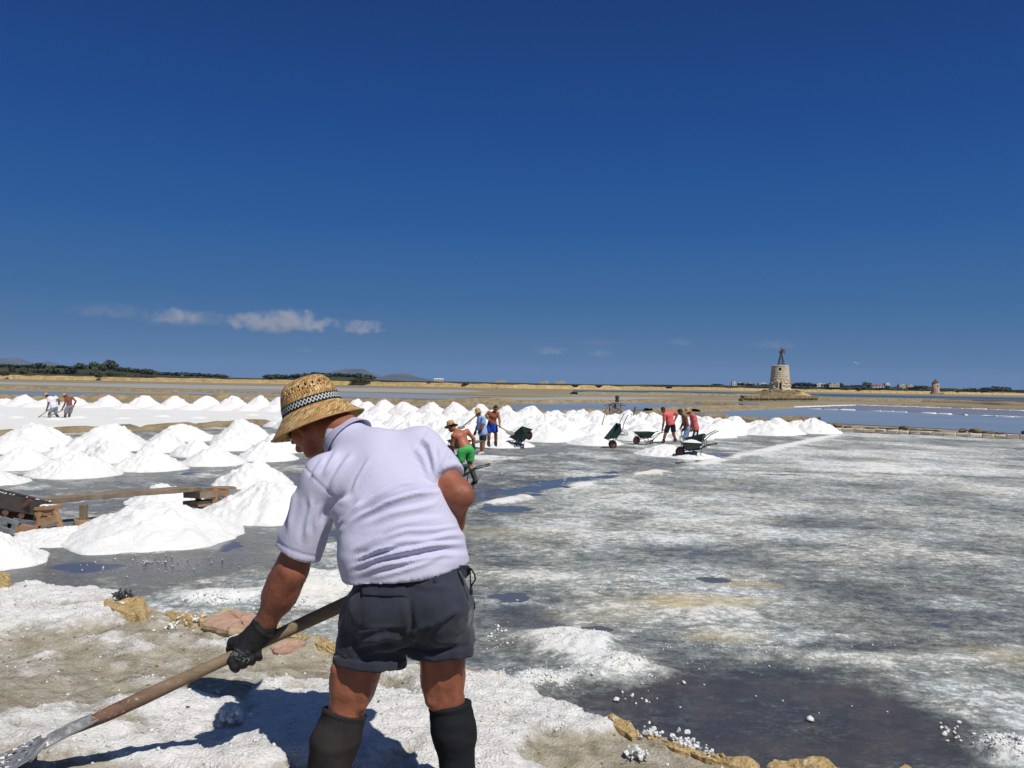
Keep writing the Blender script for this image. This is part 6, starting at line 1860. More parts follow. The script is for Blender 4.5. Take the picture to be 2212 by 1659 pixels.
# ---- shirt
def ridge_field(PX, lines):
    """sum of soft fold lines drawn on the cloth: each a polyline, width and height"""
    out = np.zeros(len(PX))
    for pts, wd_, ht in lines:
        d, s = polydist(PX[:, 0], PX[:, 1], pts)
        p = np.array(pts, float); dv = p[-1] - p[0]; t = ((PX - p[0]) @ dv) / (dv @ dv)
        env = sstep(-.05, .3, t) * sstep(1.05, .7, t)
        out += env * (ht * np.exp(-(d / wd_) ** 2) - ht * .55 * np.exp(-((d * s - wd_ * 1.7) / (wd_ * 1.1)) ** 2))
    return out
def build_shirt():
    lo, hi, h = (-.62, -.30, .42), (.62, .62, 1.50), .0062
    Tt = SDF(lo, hi, h)
    Tt.cone(T[0], T[2], .152, .144, .04, wide0, 1.40)
    Tt.cone(T[1], T[2], .152, .143, .05, wide0, 1.40); Tt.cone(T[2], T[3], .142, .138, .05, wide0, 1.42); Tt.cone(T[3], T[4], .138, .122, .05, wide0, 1.48)
    Tt.cone(T[4], T[5], .128, .094, .06, wide0, 1.45)
    Tt.cone(T[5], NECK - A((0, 0, .02)), .090, .082, .07)
    Tt.cone(shL + (T[4] - shL) * .35, shL, .088, .086, .06); Tt.cone(shR + (T[4] - shR) * .35, shR, .086, .078, .06)
    Tt.cone(T[5] + A((.02, 0, .01)), shL + A((.03, 0, .02)), .075, .062, .05); Tt.cone(T[5], shR + A((-.02, 0, .0)), .078, .066, .05)
    d0 = nrm(T[3] - T[1])
    # hem: lower at the left flank, as it hangs
    Tt.plane(wd(884, 1243, 3.0), -nrm(A((-.14, .0, 1.0))))
    Tt.plane(NECK + (SKULL - NECK) * .06, SKULL - NECK)
    F_t = Tt.F.copy()
    sl = []
    for sh, el, fr, ra, rb in ((shL, elL, .80, .084, .088), (shR, elR, .70, .082, .076)):
        S2 = SDF(lo, hi, h); dd = nrm(el - sh)
        S2.cone(sh - dd * .01, sh + (el - sh) * (fr + .25), ra, rb, .04)
        S2.plane(sh + (el - sh) * fr, dd)
        e = sh + (el - sh) * fr
        sl.append(S2.F)
    F = F_t
    for q in sl:
        hh = np.maximum(.030 - np.abs(F - q), 0) / .030; F = np.minimum(F, q) - hh * hh * .0075
    Tt.F = F
    V, Q = Tt.nets(1)
    N = vnormals(V, Q)
    px = proj(V + MB_)
    # which cloth panel: body or sleeves
    def segd(V, a, b):
        t = np.clip(((V - a) @ (b - a)) / ((b - a) @ (b - a)), 0, 1); return np.linalg.norm(V - (a + t[:, None] * (b - a)), axis=1), t
    dL, tL = segd(V, shL, elL); dR, tR = segd(V, shR, elR)
    vt = (V - T[1]) @ nrm(T[4] - T[1])
    sidL = (dL < .112) & (tL > .02) & (((V - shL) @ nrm(elL - shL)) + ((V - shL) @ wide) * -.9 > .03)
    sidR = (dR < .116) & (tR > .02) & (((V - shR) @ nrm(elR - shR)) + ((V - shR) @ wide) * .9 > .02)
    # stripes run along the spine, and along each sleeve
    ax = nrm(T[4] - T[1]); sx = nrm(wide - ax * (wide @ ax)); fw = np.cross(sx, ax)
    th = np.arctan2((V - T[2]) @ fw, (V - T[2]) @ sx)
    stripe = (V - T[2]) @ sx + .10 * vt - .02 * np.sin(vt * 9)
    yoke = (vt > .47) & ~sidL & ~sidR
    stripe = np.where(yoke, vt + .22 * ((V - T[2]) @ sx), stripe)
    for m, a, b in ((sidL, shL, elL), (sidR, shR, elR)):
        d = nrm(b - a); e1 = nrm(A((1, 0, 0)) - d * d[0]); e2 = np.cross(d, e1)
        stripe = np.where(m, np.arctan2((V - a) @ e2, (V - a) @ e1) * .085, stripe)
    # ---- folds
    back = sstep(.35, -.25, N[:, 1])
    C = lambda pts: [c1(x, y) for x, y in pts]
    lines = [(C([(1600, 870), (1400, 900), (1220, 980), (1100, 1060)]), 4, .006), (C([(1840, 1190), (1640, 1220), (1460, 1230), (1300, 1280)]), 4, .007), (C([(1000, 1180), (940, 1260), (900, 1320)]), 4, .006), (C([(1200, 700), (1100, 850), (1050, 960)]), 4, .004),
             (C([(1690, 940), (1500, 970), (1300, 1030), (1120, 1120), (1040, 1170)]), 5, .013),
             (C([(1700, 1020), (1520, 1070), (1330, 1110), (1130, 1190)]), 6, .007),
             (C([(1740, 1130), (1560, 1150), (1380, 1190), (1200, 1260)]), 6, .005),
             (C([(1880, 1320), (1650, 1330), (1450, 1370), (1250, 1420), (1040, 1500)]), 5, .014),
             (C([(1900, 1400), (1700, 1400), (1500, 1440), (1300, 1470), (1060, 1560)]), 6, .009),
             (C([(1390, 1330), (1240, 1370), (1080, 1440)]), 4.5, .013),
             (C([(1900, 1250), (1760, 1260), (1600, 1300), (1430, 1310)]), 6, .006),
             (C([(1040, 960), (960, 1040), (900, 1130), (870, 1210)]), 7, .012),
             (C([(1130, 1000), (1040, 1090), (960, 1200)]), 6, .008),
             (C([(1290, 1240), (1180, 1300), (1060, 1380)]), 6, .005),
             (C([(1070, 660), (990, 760), (930, 860), (880, 960)]), 6, .007),
             (C([(960, 640), (900, 740), (850, 840)]), 6, .006),
             (C([(860, 700), (800, 780), (760, 860)]), 5, .005),
             (C([(1560, 540), (1620, 620), (1650, 720), (1660, 830)]), 6, .009),
             (C([(1500, 600), (1570, 700), (1610, 800), (1640, 880)]), 6, .005),
             (C([(1480, 1290), (1300, 1330), (1150, 1390)]), 5, .005),
             (C([(1690, 1420), (1560, 1470), (1400, 1520), (1200, 1570)]), 5, .006)]
    f1 = ridge_field(px, lines) * back * 1.7
    sleeve = [(C([(640, 900), (640, 1010), (620, 1120), (600, 1250)]), 6, .006), (C([(760, 960), (770, 1060), (740, 1180), (720, 1330)]), 6, .006),
              (C([(830, 1020), (800, 1120), (790, 1250)]), 5, .005), (C([(540, 1100), (530, 1200), (520, 1300)]), 5, .004),
              (C([(1760, 640), (1740, 720), (1700, 800)]), 6, .006), (C([(1680, 600), (1700, 700), (1680, 800)]), 6, .005)]
    f2 = 1.5 * ridge_field(px, sleeve) * sstep(.5, -.2, N[:, 1])
    # seam where the sleeve is set in, cuff hem, shirt hem
    for (a, b, fr) in ((shL, elL, .80), (shR, elR, .70)):
        t = ((V - a) @ (b - a)) / ((b - a) @ (b - a)); L = np.linalg.norm(b - a)
        near = (dL < .13) if a is shL else (dR < .13)
        cuffd = (fr - t) * L
        f1 += np.where(near & (t > .3), -.0035 * np.exp(-((cuffd - .028) / .0045) ** 2), 0)
    seamL = np.exp(-((((V - shL) @ nrm(elL - shL)) + ((V - shL) @ wide) * -.9 - .03) / .006) ** 2) * (dL < .13)
    seamR = np.exp(-((((V - shR) @ nrm(elR - shR)) + ((V - shR) @ wide) * .9 - .02) / .006) ** 2) * (dR < .13)
    f1 = f1 - .005 * np.maximum(seamL, seamR)
    nz = (vnoise3(V * A((1, 1, .6)), 8, 4) - .5) * .016 + (vnoise3(V * A((1, 1, .7)), 17, 7) - .5) * .006
    low = np.exp(-(np.maximum(vt + .0, 0) / .10))
    nz += low * (vnoise3(V * A((.35, .35, 1.6)), 20, 12) - .5) * .016
    # small tucks gathering into the sleeve seams, and side-to-side buckles low on the back
    V = V + N * (f1 + f2 + nz)[:, None]
    V = lap(V, Q, .35)
    me = mesh('shirt', V, Q)
    attr(me, 'stripe', stripe)
    attr(me, 'yoke', yoke.astype(float))
    b = NB('lilac_stripe_cloth')
    w = b.math('SINE', b.math('MULTIPLY', b.attr('stripe'), 2 * math.pi / .0090))
    m = b.rng(w, -.45, .35, 0, 1)
    n = b.noise(6, 5, .6)
    base = b.mix(m, (.495, .49, .645), (.552, .547, .672))
    base = b.mix(b.rng(n, .35, .7, 0, .14), base, (.42, .41, .56))
    b.color(base); b.rough(.92); b.spec(.12)
    b.b.inputs['Sheen Weight'].default_value = .15
    b.bump(b.math('ADD', b.noise(90, 4, .65), b.math('MULTIPLY', b.noise(24, 5, .6), 2.0)), .32, .003)
    return link('shirt', me, b.m, MAN), V, Q
SHIRT, SV, SQ = build_shirt()
M_LILAC = SHIRT.data.materials[0]
M_LILAC2 = cloth('lilac_collar', (.47, .46, .61), (.42, .41, .56))
def build_collar():
    """stand collar with its leaf turned down, open at the throat"""
    ax = nrm(SKULL - NECK + A((.06, -.05, .02))); e1 = nrm(wide - ax * (wide @ ax)); e2 = np.cross(ax, e1)
    c0 = NECK - ax * .030 + A((-.004, -.0, -.012))
    prof = [(.0855, -.012), (.080, .030), (.079, .036), (.083, .038), (.094, .020), (.110, -.018), (.112, -.020), (.108, -.021), (.092, .012), (.086, .028)]
    V = []; n = 56
    for k in range(n):
        a = 2 * math.pi * k / n
        for r, z in prof:
            zz = z + .012 * math.cos(a + 2.2) * (r > .1)
            rr = r * (.90 + .04 * math.cos(2 * a))
            V.append(c0 + (e1 * math.cos(a) * 1.06 + e2 * math.sin(a)) * rr + ax * zz)
    F_ = []
    m = len(prof)
    for k in range(n):
        for j in range(m):
            F_.append((k * m + j, ((k + 1) % n) * m + j, ((k + 1) % n) * m + (j + 1) % m, k * m + (j + 1) % m))
    me = mesh('collar', V, F_)
    bm = bmesh.new(); bm.from_mesh(me); bmesh.ops.recalc_face_normals(bm, faces=bm.faces); bm.to_mesh(me); bm.free()
    link('collar', me, M_LILAC2, SHIRT)
build_collar()

# ---- shorts
def build_shorts():
    lo, hi, h = (-.45, -.32, .18), (.50, .42, .98), .0058
    S = SDF(lo, hi, h)
    up_ = nrm(T[2] - T[0])
    S.cone(wd(886, 1215, 3.06), wd(884, 1300, 3.05), .126, .142, .05, nrm(hipR - hipL), 1.45)
    S.ell(wd(820, 1335, 2.985), (.105, .095, .115), None, .06); S.ell(wd(950, 1322, 2.985), (.105, .095, .115), None, .06)
    for hp, c, rr, fl in ((hipL, wd(797, 1436, 3.04), .112, 1.10), (hipR, wd(958, 1410, 3.05), .112, 1.10)):
        S2 = SDF(lo, hi, h); d = nrm(c - hp)
        S2.cone(hp - d * .0, c + d * .12, rr - .004, rr + .006, .05, nrm(hipR - hipL), fl)
        S2.plane(c, d + A((.0, 0, 0)))
        S2.cone(c - d * .045, c + d * .15, rr - .012, rr - .006, 0, nrm(hipR - hipL), fl, sub=True)
        hh = np.maximum(.02 - np.abs(S.F - S2.F), 0) / .02; S.F = np.minimum(S.F, S2.F) - hh * hh * .005
    S.plane(wd(885, 1222, 3.0), nrm((-.14, 0, 1)))
    V, Q = S.nets(1); N = vnormals(V, Q); px = proj(V + MB_)
    C = lambda pts: [c2(x, y) for x, y in pts]
    back = sstep(.4, -.2, N[:, 1])
    lines = [(C([(1560, 520), (1640, 430), (1760, 350), (1880, 310)]), 8, .012), (C([(1480, 560), (1540, 470), (1600, 400)]), 7, .010),
             (C([(1440, 540), (1300, 520), (1150, 560), (1020, 620)]), 8, .010), (C([(1420, 450), (1280, 460), (1120, 500), (960, 560)]), 7, .006),
             (C([(1420, 600), (1280, 600), (1100, 640)]), 6, .008), (C([(1470, 200), (1480, 330), (1490, 450), (1470, 590)]), 6, -.010),
             (C([(1930, 300), (1880, 330), (1780, 420)]), 6, .007), (C([(980, 260), (960, 350), (950, 480)]), 6, .006), (C([(1600, 560), (1750, 560), (1930, 530)]), 7, .006), (C([(1480, 120), (1600, 160), (1800, 150)]), 7, .004)]
    f = ridge_field(px, lines) * back
    for hp, c in ((hipL, wd(797, 1436, 3.04)), (hipR, wd(958, 1410, 3.05))):
        d = nrm(c - hp); q = (c - V) @ d; near = np.linalg.norm((V - c) - ((V - c) @ d)[:, None] * d, axis=1) < .17
        f += np.where(near & (q < .1), .0035 * sstep(.036, .030, q) - .003 * np.exp(-((q - .036) / .005) ** 2), 0)
    f += (vnoise3(V, 11, 5) - .5) * .012 + (vnoise3(V * A((1.4, 1, .6)), 24, 6) - .5) * .008 + (vnoise3(V, 45, 8) - .5) * .003
    V = V + N * f[:, None]; V = lap(V, Q, .2)
    b = NB('charcoal_cotton')
    n = b.noise(9, 6, .65)
    b.color(b.ramp(n, [(.3, (.022, .025, .038)), (.7, (.038, .042, .060))])); b.rough(.9); b.spec(.15); b.b.inputs['Sheen Weight'].default_value = .2
    b.bump(b.math('ADD', b.noise(240, 3, .6), b.math('MULTIPLY', b.noise(30, 5, .6), 2.5)), .35, .003)
    o = link('shorts', mesh('shorts', V, Q), b.m, MAN)
    return o, V, Q, b.m
SHORTS, HV, HQ, M_SHORT = build_shorts()
def cloth_patch(name, V, Q, parent, mat, corners, n=(24, 12), out=.004, th=.0035, base=MB_):
    """cloth panel sewn on: follows the surface under it with its own thickness"""
    bvh = BVHTree.FromPolygons([Vector(v) for v in V], [tuple(q) for q in Q])
    o_ = Vector((0, 0, CAM_Z)) - Vector(base)
    a, b_, c_, d_ = [A(c) for c in corners]
    P = []
    for j in range(n[1] + 1):
        for i in range(n[0] + 1):
            u, v = i / n[0], j / n[1]
            p = (a * (1 - u) + b_ * u) * (1 - v) + (d_ * (1 - u) + c_ * u) * v
            dr = ray(p[0], p[1]).normalized()
            hit, no, _, _ = bvh.ray_cast(o_, dr)
            if hit is None: hit = o_ + dr * 3.0; no = -dr
            if no.dot(dr) > 0: no = -no
            e = min(u, 1 - u, v, 1 - v); P.append((hit, no, out if e > 0 else out * .1))
    m = n[0] + 1
    Vt = [h + no * t for h, no, t in P]
    return link(name, mesh(name, Vt, grid_faces(n[1] + 1, m)), mat, parent)
M_SHORT2 = simple('charcoal_flap', (.039, .043, .061), (.028, .031, .045), 12, .9, .4, 200, .002, .15)
cloth_patch('pocket_patch', HV, HQ, SHORTS, M_SHORT, [c2(1128, 215), c2(1452, 215), c2(1450, 455), c2(1135, 460)], (20, 20), .0045)
cloth_patch('pocket_flap', HV, HQ, SHORTS, M_SHORT2, [c2(1126, 128), c2(1455, 138), c2(1453, 235), c2(1132, 228)], (24, 10), .0105)
cloth_patch('belt_loop', HV, HQ, SHORTS, M_SHORT2, [c2(1640, 60), c2(1668, 58), c2(1672, 130), c2(1644, 132)], (4, 6), .007)
def drawcord():
    mb = MB()
    pts = [wd(1009, 1226, 3.0), wd(1017, 1228, 2.97), wd(1025, 1240, 2.96), wd(1027, 1252, 2.96), wd(1020, 1262, 2.965), wd(1016, 1272, 2.965)]
    mb.tube(pts, .0032, 6); mb.tube([wd(1015, 1226, 2.98), wd(1016, 1250, 2.965), wd(1017, 1272, 2.965)], .0028, 6)
    o = mb.build('drawcord', M_GLOVE, SHORTS, smooth=True)
    mb = MB(); c = wd(1018, 1278, 2.965); mb.box(c, (.012, .012, .022), None, .001); mb.build('cord_stopper', M_GLOVE, SHORTS, bevel=.003)
    mb = MB(); a = [wd(991, 1222, 3.0), wd(1013, 1222, 2.985), wd(1015, 1240, 2.985), wd(1005, 1252, 2.975)]
    mb.add(a + [p + A((0, .012, 0)) for p in a], [(0, 1, 2, 3), (7, 6, 5, 4), (0, 4, 5, 1), (1, 5, 6, 2), (2, 6, 7, 3), (3, 7, 4, 0)]); mb.build('waist_tab', M_SHORT, SHORTS, bevel=.002)
drawcord()

# ---- boots
def build_boot(kn, an, top, label, rs, seed, mat, fold=None):
    tx = nrm(A((-.12, 1, 0))); S = SDF(np.minimum(kn, an) - .22, np.maximum(kn, an) + A((.22, .42, .15)), .0065)
    d = nrm(an - kn)
    S.cone(top - d * .05, top + d * .10, rs, rs + .001, .02); S.cone(top + d * .08, an, rs + .001, .056, .03)
    S.plane(top, -d)
    S.cone(an + A((0, 0, -.02)), an + tx * .19 + A((0, 0, -.055)), .060, .048, .04, A((1, 0, 0)), 1.05); S.cone(an - tx * .03 + A((0, 0, -.05)), an + A((0, 0, -.04)), .05, .052, .03)
    S.plane((0, 0, an[2] - .11), (0, 0, -1))
    if fold is not None:
        for (p, q, r_) in fold: S.cone(p, q, r_, r_, .012)
    V, Q = S.nets(1); N = vnormals(V, Q)
    q = (V - top) @ d
    f = (vnoise3(V * A((.6, .6, 1.5)), 26, seed) - .5) * .006 + .0045 * np.exp(-((q - .008) / .008) ** 2)
    V = V + N * f[:, None]
    o = link('boot', mesh('boot', V, Q), mat, MAN); return o
tL = wd(745, 1536, 3.045); tR = wd(972, 1520, 3.065)
M_BOOTD = simple('black_neoprene', (.019, .020, .024), (.012, .013, .016), 14, .85, .4, 70, .003, .12)
M_BOOTG = simple('worn_boot', (.036, .032, .030), (.021, .020, .020), 14, .85, .5, 60, .003, .12)
fl = [(wd(712, 1604, 2.995), wd(708, 1690, 2.99), .070)]
build_boot(knL, anL, tL, '', .075, 3, M_BOOTG, fl)
build_boot(knR, anR, tR, '', .074, 5, M_BOOTD)

# ---- gloved left hand round the handle
def build_glove():
    c = HAND; h = .0042
    S = SDF(c - A((.17, .16, .16)), c + A((.19, .16, .20)), h)
    up_ = nrm(A((0, 0, 1)) - hd_ * hd_[2]); out = np.cross(hd_, up_)
    if out[1] > 0: out = -out                       # out: towards the viewer
    wr = wrL - c
    # cuff and back of the hand
    S.cone(wrL + nrm(elL - wrL) * .02, wrL + (c - wrL) * .25, .047, .046, .02)
    k_ = [c + hd_ * (-.050 + .032 * i) + out * (.036 - .002 * i) + up_ * (-.006 + .004 * i) for i in range(4)]
    for i, kk in enumerate(k_):
        S.cone(wrL + (c - wrL) * .22 + hd_ * (.010 * (i - 1.5)), kk, .036, .0185, .018)
    # fingers: down over the handle, under it and back up behind
    R = .033
    ln = [.038, .040, .038, .032]
    for i, kk in enumerate(k_):
        r = .0165 if i < 3 else .0145
        b0 = c + hd_ * (-.052 + .030 * i)
        p1 = b0 + out * (R + .008) - up_ * (.020 + ln[i] * .18)
        p2 = b0 + out * .010 - up_ * (R + .013)
        p3 = b0 - out * .026 - up_ * (R - .006)
        p4 = b0 - out * (R + .004) + up_ * .004
        S.cone(kk, p1, r + .002, r, .006); S.cone(p1, p2, r, r - .001, .004); S.cone(p2, p3, r - .001, r - .002, .004); S.cone(p3, p4, r - .002, r - .004, .004)
    # thumb: from the side of the palm, over the top and against the fingers behind
    t0 = wrL + (c - wrL) * .50 + hd_ * .004 - out * .002
    t1 = c - hd_ * .030 - out * .014 + up_ * .044; t2 = c - hd_ * .048 - out * .038 + up_ * .018; t3 = c - hd_ * .050 - out * .044 - up_ * .012
    S.cone(t0, t1, .026, .019, .015); S.cone(t1, t2, .018, .016, .008); S.cone(t2, t3, .016, .012, .006)
    S.cone(wrL, c + up_ * .03, .038, .030, .02)
    # the handle keeps its own space
    V, Q = S.nets(1); N = vnormals(V, Q)
    q = (V - wrL) @ nrm(c - wrL)
    V = V + N * ((vnoise3(V, 55, 3) - .5) * .003 + .003 * np.exp(-((q + .012) / .006) ** 2))[:, None]
    o = link('glove', mesh('glove', V, Q), M_GLOVE, MAN)
    return o, V, Q
GLOVE, GV, GQ = build_glove()
def glove_print():
    """printing on the back of the glove, read upside down from here"""
    bvh = BVHTree.FromPolygons([Vector(v) for v in GV], [tuple(q) for q in GQ])
    o_ = Vector((0, 0, CAM_Z)) - MAN_BASE
    pm = simple('glove_print', (.15, .155, .16), (.11, .115, .12), 60, .8)
    def put(txt, px, py, size, ang, shear=0.0, thick=0.0, squash=1.0):
        cu = bpy.data.curves.new('print', 'FONT'); cu.body = txt; cu.size = 1; cu.align_x = 'CENTER'; cu.align_y = 'CENTER'; cu.shear = shear; cu.offset = thick; cu.resolution_u = 3
        to = bpy.data.objects.new('print', cu); COL.objects.link(to)
        dg = bpy.context.evaluated_depsgraph_get(); me = bpy.data.meshes.new_from_object(to.evaluated_get(dg)); bpy.data.objects.remove(to)
        ca, sa = math.cos(ang), math.sin(ang)
        for v in me.vertices:
            x, y = v.co.x * size, v.co.y * size * squash
            dr = ray(px + x * ca - y * sa, py - (x * sa + y * ca)).normalized()
            hit, no, _, _ = bvh.ray_cast(o_, dr)
            if hit is None: hit, no = o_ + dr * 3.15, -dr
            if no.dot(dr) > 0: no = -no
            v.co = hit + no * .0012
        return link('lettering', me, pm, GLOVE)
    g = lambda x, y: (x * .0853 + 478, y * .0853 + 1327)
    a = math.pi - math.radians(26)
    put('U-Tek', *g(490, 1085), 17, a, .25, .03)
    put('NITRILE', *g(560, 1010), 5.0, a)
    put('EN 388', *g(520, 950), 5.5, a)
    put('CE', *g(680, 940), 7.5, a)
    put('4121', *g(375, 870), 6.5, a)
    mb = MB(); 
glove_print()

# ---- straw hat
def build_hat():
    hu = nrm((-.36, .12, .92)); x = nrm(A(ff) - hu * (ff @ hu)); y = np.cross(hu, x)
    C0 = wd(675, 884, 3.45)
    px = 3.45 / FPX
    R = 63 * px
    prof = [(99, -40), (97.5, -39.5), (88, -29), (78, -17.5), (70, -8), (64.5, -1.5), (62.8, 0), (62.5, 3), (62, 9), (61, 18), (59.5, 26), (57.5, 34), (55, 43), (51, 52), (46.5, 59), (41, 64), (34, 67), (24, 69), (12, 70), (0.5, 70.3)]
    # finer profile
    pr = []
    for (r0, z0), (r1, z1) in zip(prof[:-1], prof[1:]):
        n = max(1, int(math.hypot(r1 - r0, z1 - z0) / 2.2))
        pr += [(r0 + (r1 - r0) * k / n, z0 + (z1 - z0) * k / n) for k in range(n)]
    pr.append(prof[-1]); n = 176
    V = []; U = []; Wv = []
    s = 0
    for j, (r, z) in enumerate(pr):
        if j: s += math.hypot(r - pr[j - 1][0], z - pr[j - 1][1]) * px
        for k in range(n):
            a = 2 * math.pi * k / n
            fx = 1.07 if r > 20 else 1.0
            wave = 0
            if z < 0: wave = (-z / 40) * (2.5 * math.sin(2 * a + .6) + 1.6 * math.sin(3 * a + 1.1))
            rr = r * (1 + .012 * math.sin(2 * a + 1) * (z > 20)) + .35 * (vnoise2(k * .5, j * .9, 3) - .5)
            dent = -3.0 * math.exp(-((r * math.cos(a) - 6) / 16) ** 2 - ((r * math.sin(a)) / 22) ** 2) if z > 60 else 0
            V.append(C0 + (x * math.cos(a) * fx + y * math.sin(a)) * rr * px + hu * (z + wave + dent) * px)
            U.append(a * max(r, 20) / 63); Wv.append(s)
    Fc = []
    hole = {}
    rows = len(pr)
    for j in range(rows - 1):
        zc = (pr[j][1] + pr[j + 1][1]) / 2
        for k in range(n):
            k2 = (k + 1) % n
            if 33 < zc < 49 and pr[j][0] > 45:
                # pierced rows
                jj_ = int((zc - 33) / 2.7); ph = (k + (jj_ // 2) * 4) % 8
                if jj_ in (1, 2, 4, 5) and ph in (0, 1): continue
            Fc.append((j * n + k, j * n + k2, (j + 1) * n + k2, (j + 1) * n + k))
    me = mesh('hat', V, Fc)
    attr(me, 'u', U); attr(me, 'v', Wv)
    b = NB('straw')
    cx = b.n('ShaderNodeCombineXYZ'); b.L(b.attr('u'), cx.inputs[0]); b.L(b.attr('v'), cx.inputs[1])
    # plaited chevrons
    zig = b.math('ABSOLUTE', b.math('SUBTRACT', b.math('FRACT', b.math('MULTIPLY', b.attr('v'), 44)), .5))
    band_i = b.math('FLOOR', b.math('MULTIPLY', b.attr('v'), 44))
    ph = b.math('ADD', b.math('MULTIPLY', b.attr('u'), 11), b.math('MULTIPLY', zig, 1.3))
    ph = b.math('ADD', ph, b.math('MULTIPLY', band_i, .37))
    st = b.math('ABSOLUTE', b.math('SUBTRACT', b.math('FRACT', ph), .5))
    cell = b.n('ShaderNodeTexWhiteNoise', noise_dimensions='2D'); c2x = b.n('ShaderNodeCombineXYZ'); b.L(b.math('FLOOR', ph), c2x.inputs[0]); b.L(b.math('FLOOR', b.math('MULTIPLY', b.attr('v'), 88)), c2x.inputs[1]); b.L(c2x.outputs[0], cell.inputs['Vector'])
    col = b.ramp(cell.outputs['Value'], [(0, (.30, .16, .055)), (.3, (.51, .30, .105)), (.7, (.68, .445, .18)), (1, (.82, .62, .33))])
    col = b.mix(b.rng(b.noise(14, 5, .65), .35, .65, 0, .36), col, (.36, .19, .065))
    col = b.mix(b.rng(st, .40, .5, 0, .55), col, (.12, .06, .02))
    b.color(col); b.rough(.55); b.spec(.35)
    hgt = b.math('ADD', b.rng(st, .5, .25, 0, 1), b.math('MULTIPLY', b.rng(zig, .0, .12, 0, 1), .6))
    b.bump(b.math('ADD', hgt, b.math('MULTIPLY', b.noise(120, 3, .6), .3)), .8, .004)
    h = link('hat', me, b.m, MAN)
    sol = h.modifiers.new('thickness', 'SOLIDIFY'); sol.thickness = .0035; sol.offset = -1
    # rim binding
    mb = MB(); rim = [V[k] for k in range(n)] + [V[0]]
    mb.tube([Vector(v) for v in rim], .0028, 6, False); mb.build('brim_edge', simple('straw_edge', (.46, .31, .16), (.34, .21, .10), 40, .7), h, smooth=True)
    # band with woven lattice
    V2 = []; U2 = []; W2 = []
    zz = np.linspace(1.0, 18.5, 7)
    for j, z in enumerate(zz):
        r = np.interp(z, [p[1] for p in prof[6:]], [p[0] for p in prof[6:]]) + 1.0
        for k in range(n):
            a = 2 * math.pi * k / n
            V2.append(C0 + (x * math.cos(a) * 1.07 + y * math.sin(a)) * r * px + hu * z * px); U2.append(k / n); W2.append(j / 6)
    me = mesh('hat_band', V2, grid_faces(7, n, True)); 
    # a seam where the band is sewn together: u wraps there, out of sight
    attr(me, 'u', U2); attr(me, 'v', W2)
    b = NB('woven_band')
    U_ = b.math('MULTIPLY', b.attr('u'), 25.0)
    def zigl(off):
        t = b.math('ABSOLUTE', b.math('SUBTRACT', b.math('FRACT', b.math('ADD', U_, off)), .5))   # 0..0.5
        target = b.math('ADD', .18, b.math('MULTIPLY', t, 1.28))
        return b.math('LESS_THAN', b.math('ABSOLUTE', b.math('SUBTRACT', b.attr('v'), target)), .075)
    m = b.math('MAXIMUM', zigl(0.0), zigl(.5))
    m3 = b.math('LESS_THAN', b.math('ABSOLUTE', b.math('SUBTRACT', b.attr('v'), .5)), .0)
    b.color(b.mix(m, (.020, .025, .026), (.62, .66, .64))); b.rough(.85); b.spec(.2)
    b.bump(b.math('ADD', m, b.noise(180, 3, .6)), .4, .002)
    bo = link('hat_band', me, b.m, h); s2 = bo.modifiers.new('thickness', 'SOLIDIFY'); s2.thickness = .003; s2.offset = -1
build_hat()

# ---- dark glasses and hair
def build_glasses():
    e = empty('sunglasses'); e.parent = MAN
    ml = simple('dark_lens', (.008, .010, .014), None, 5, .12, 0, spec=.5); mf = simple('glasses_frame', (.03, .035, .045), None, 5, .35, spec=.5)
    for q in (-1, 1):
        V = []
        for j in range(7):
            for i in range(9):
                a = (i - 4) / 4; bb = (j - 3) / 3
                p = SKULL + ff * (.108 - .018 * a * a - .03 * max(0, a) ** 2) + ss * q * (.034 + .030 * a) + uu * (-.010 + .022 * bb * (1 - .25 * a * a))
                V.append(p)
        o = link('lens', mesh('lens', V, grid_faces(7, 9)), ml, e); s = o.modifiers.new('t', 'SOLIDIFY'); s.thickness = .002
        mb = MB(); mb.tube([SKULL + ff * .068 + ss * q * .072 + uu * .002, SKULL + ff * .03 + ss * q * .082 + uu * .002, SKULL - ff * .015 + ss * q * .083 + uu * -.002], .0028, 6); mb.build('temple_arm', mf, e, smooth=True)
        mb = MB(); mb.tube([V_ for V_ in [SKULL + ff * (.110 - .018 * a * a - .03 * max(0, a) ** 2) + ss * q * (.034 + .030 * a) + uu * (-.033 + .006 * abs(a)) for a in np.linspace(-1, 1, 9)]], .0016, 6); mb.build('lens_rim', simple('thin_metal', (.5, .52, .5), None, 5, .3, metal=.8), e, smooth=True)
    mb = MB(); mb.tube([SKULL + ff * .112 + ss * .008 - uu * .006, SKULL + ff * .112 - ss * .008 - uu * .006], .002, 6); mb.build('bridge', mf, e)
    S = SDF(SKULL - .16, SKULL + .16, .006); S.ell(SKULL + uu * .018 - ff * .010, (.101, .082, .100), (ff, ss, uu), .01); S.plane(SKULL + ff * .02, ff - uu * .35); S.ell(SKULL - ff * .006 + ss * .08 - uu * .02, (.026, .03, .04), (ff, ss, uu), .01, True)
    V, Q = S.nets(1); N = vnormals(V, Q); V = V + N * ((vnoise3(V, 90, 4) - .5) * .006)[:, None]
    link('hair', mesh('hair', V, Q), simple('grey_hair', (.10, .085, .075), (.05, .042, .038), 70, .8, .6, 160, .003), MAN)
build_glasses()

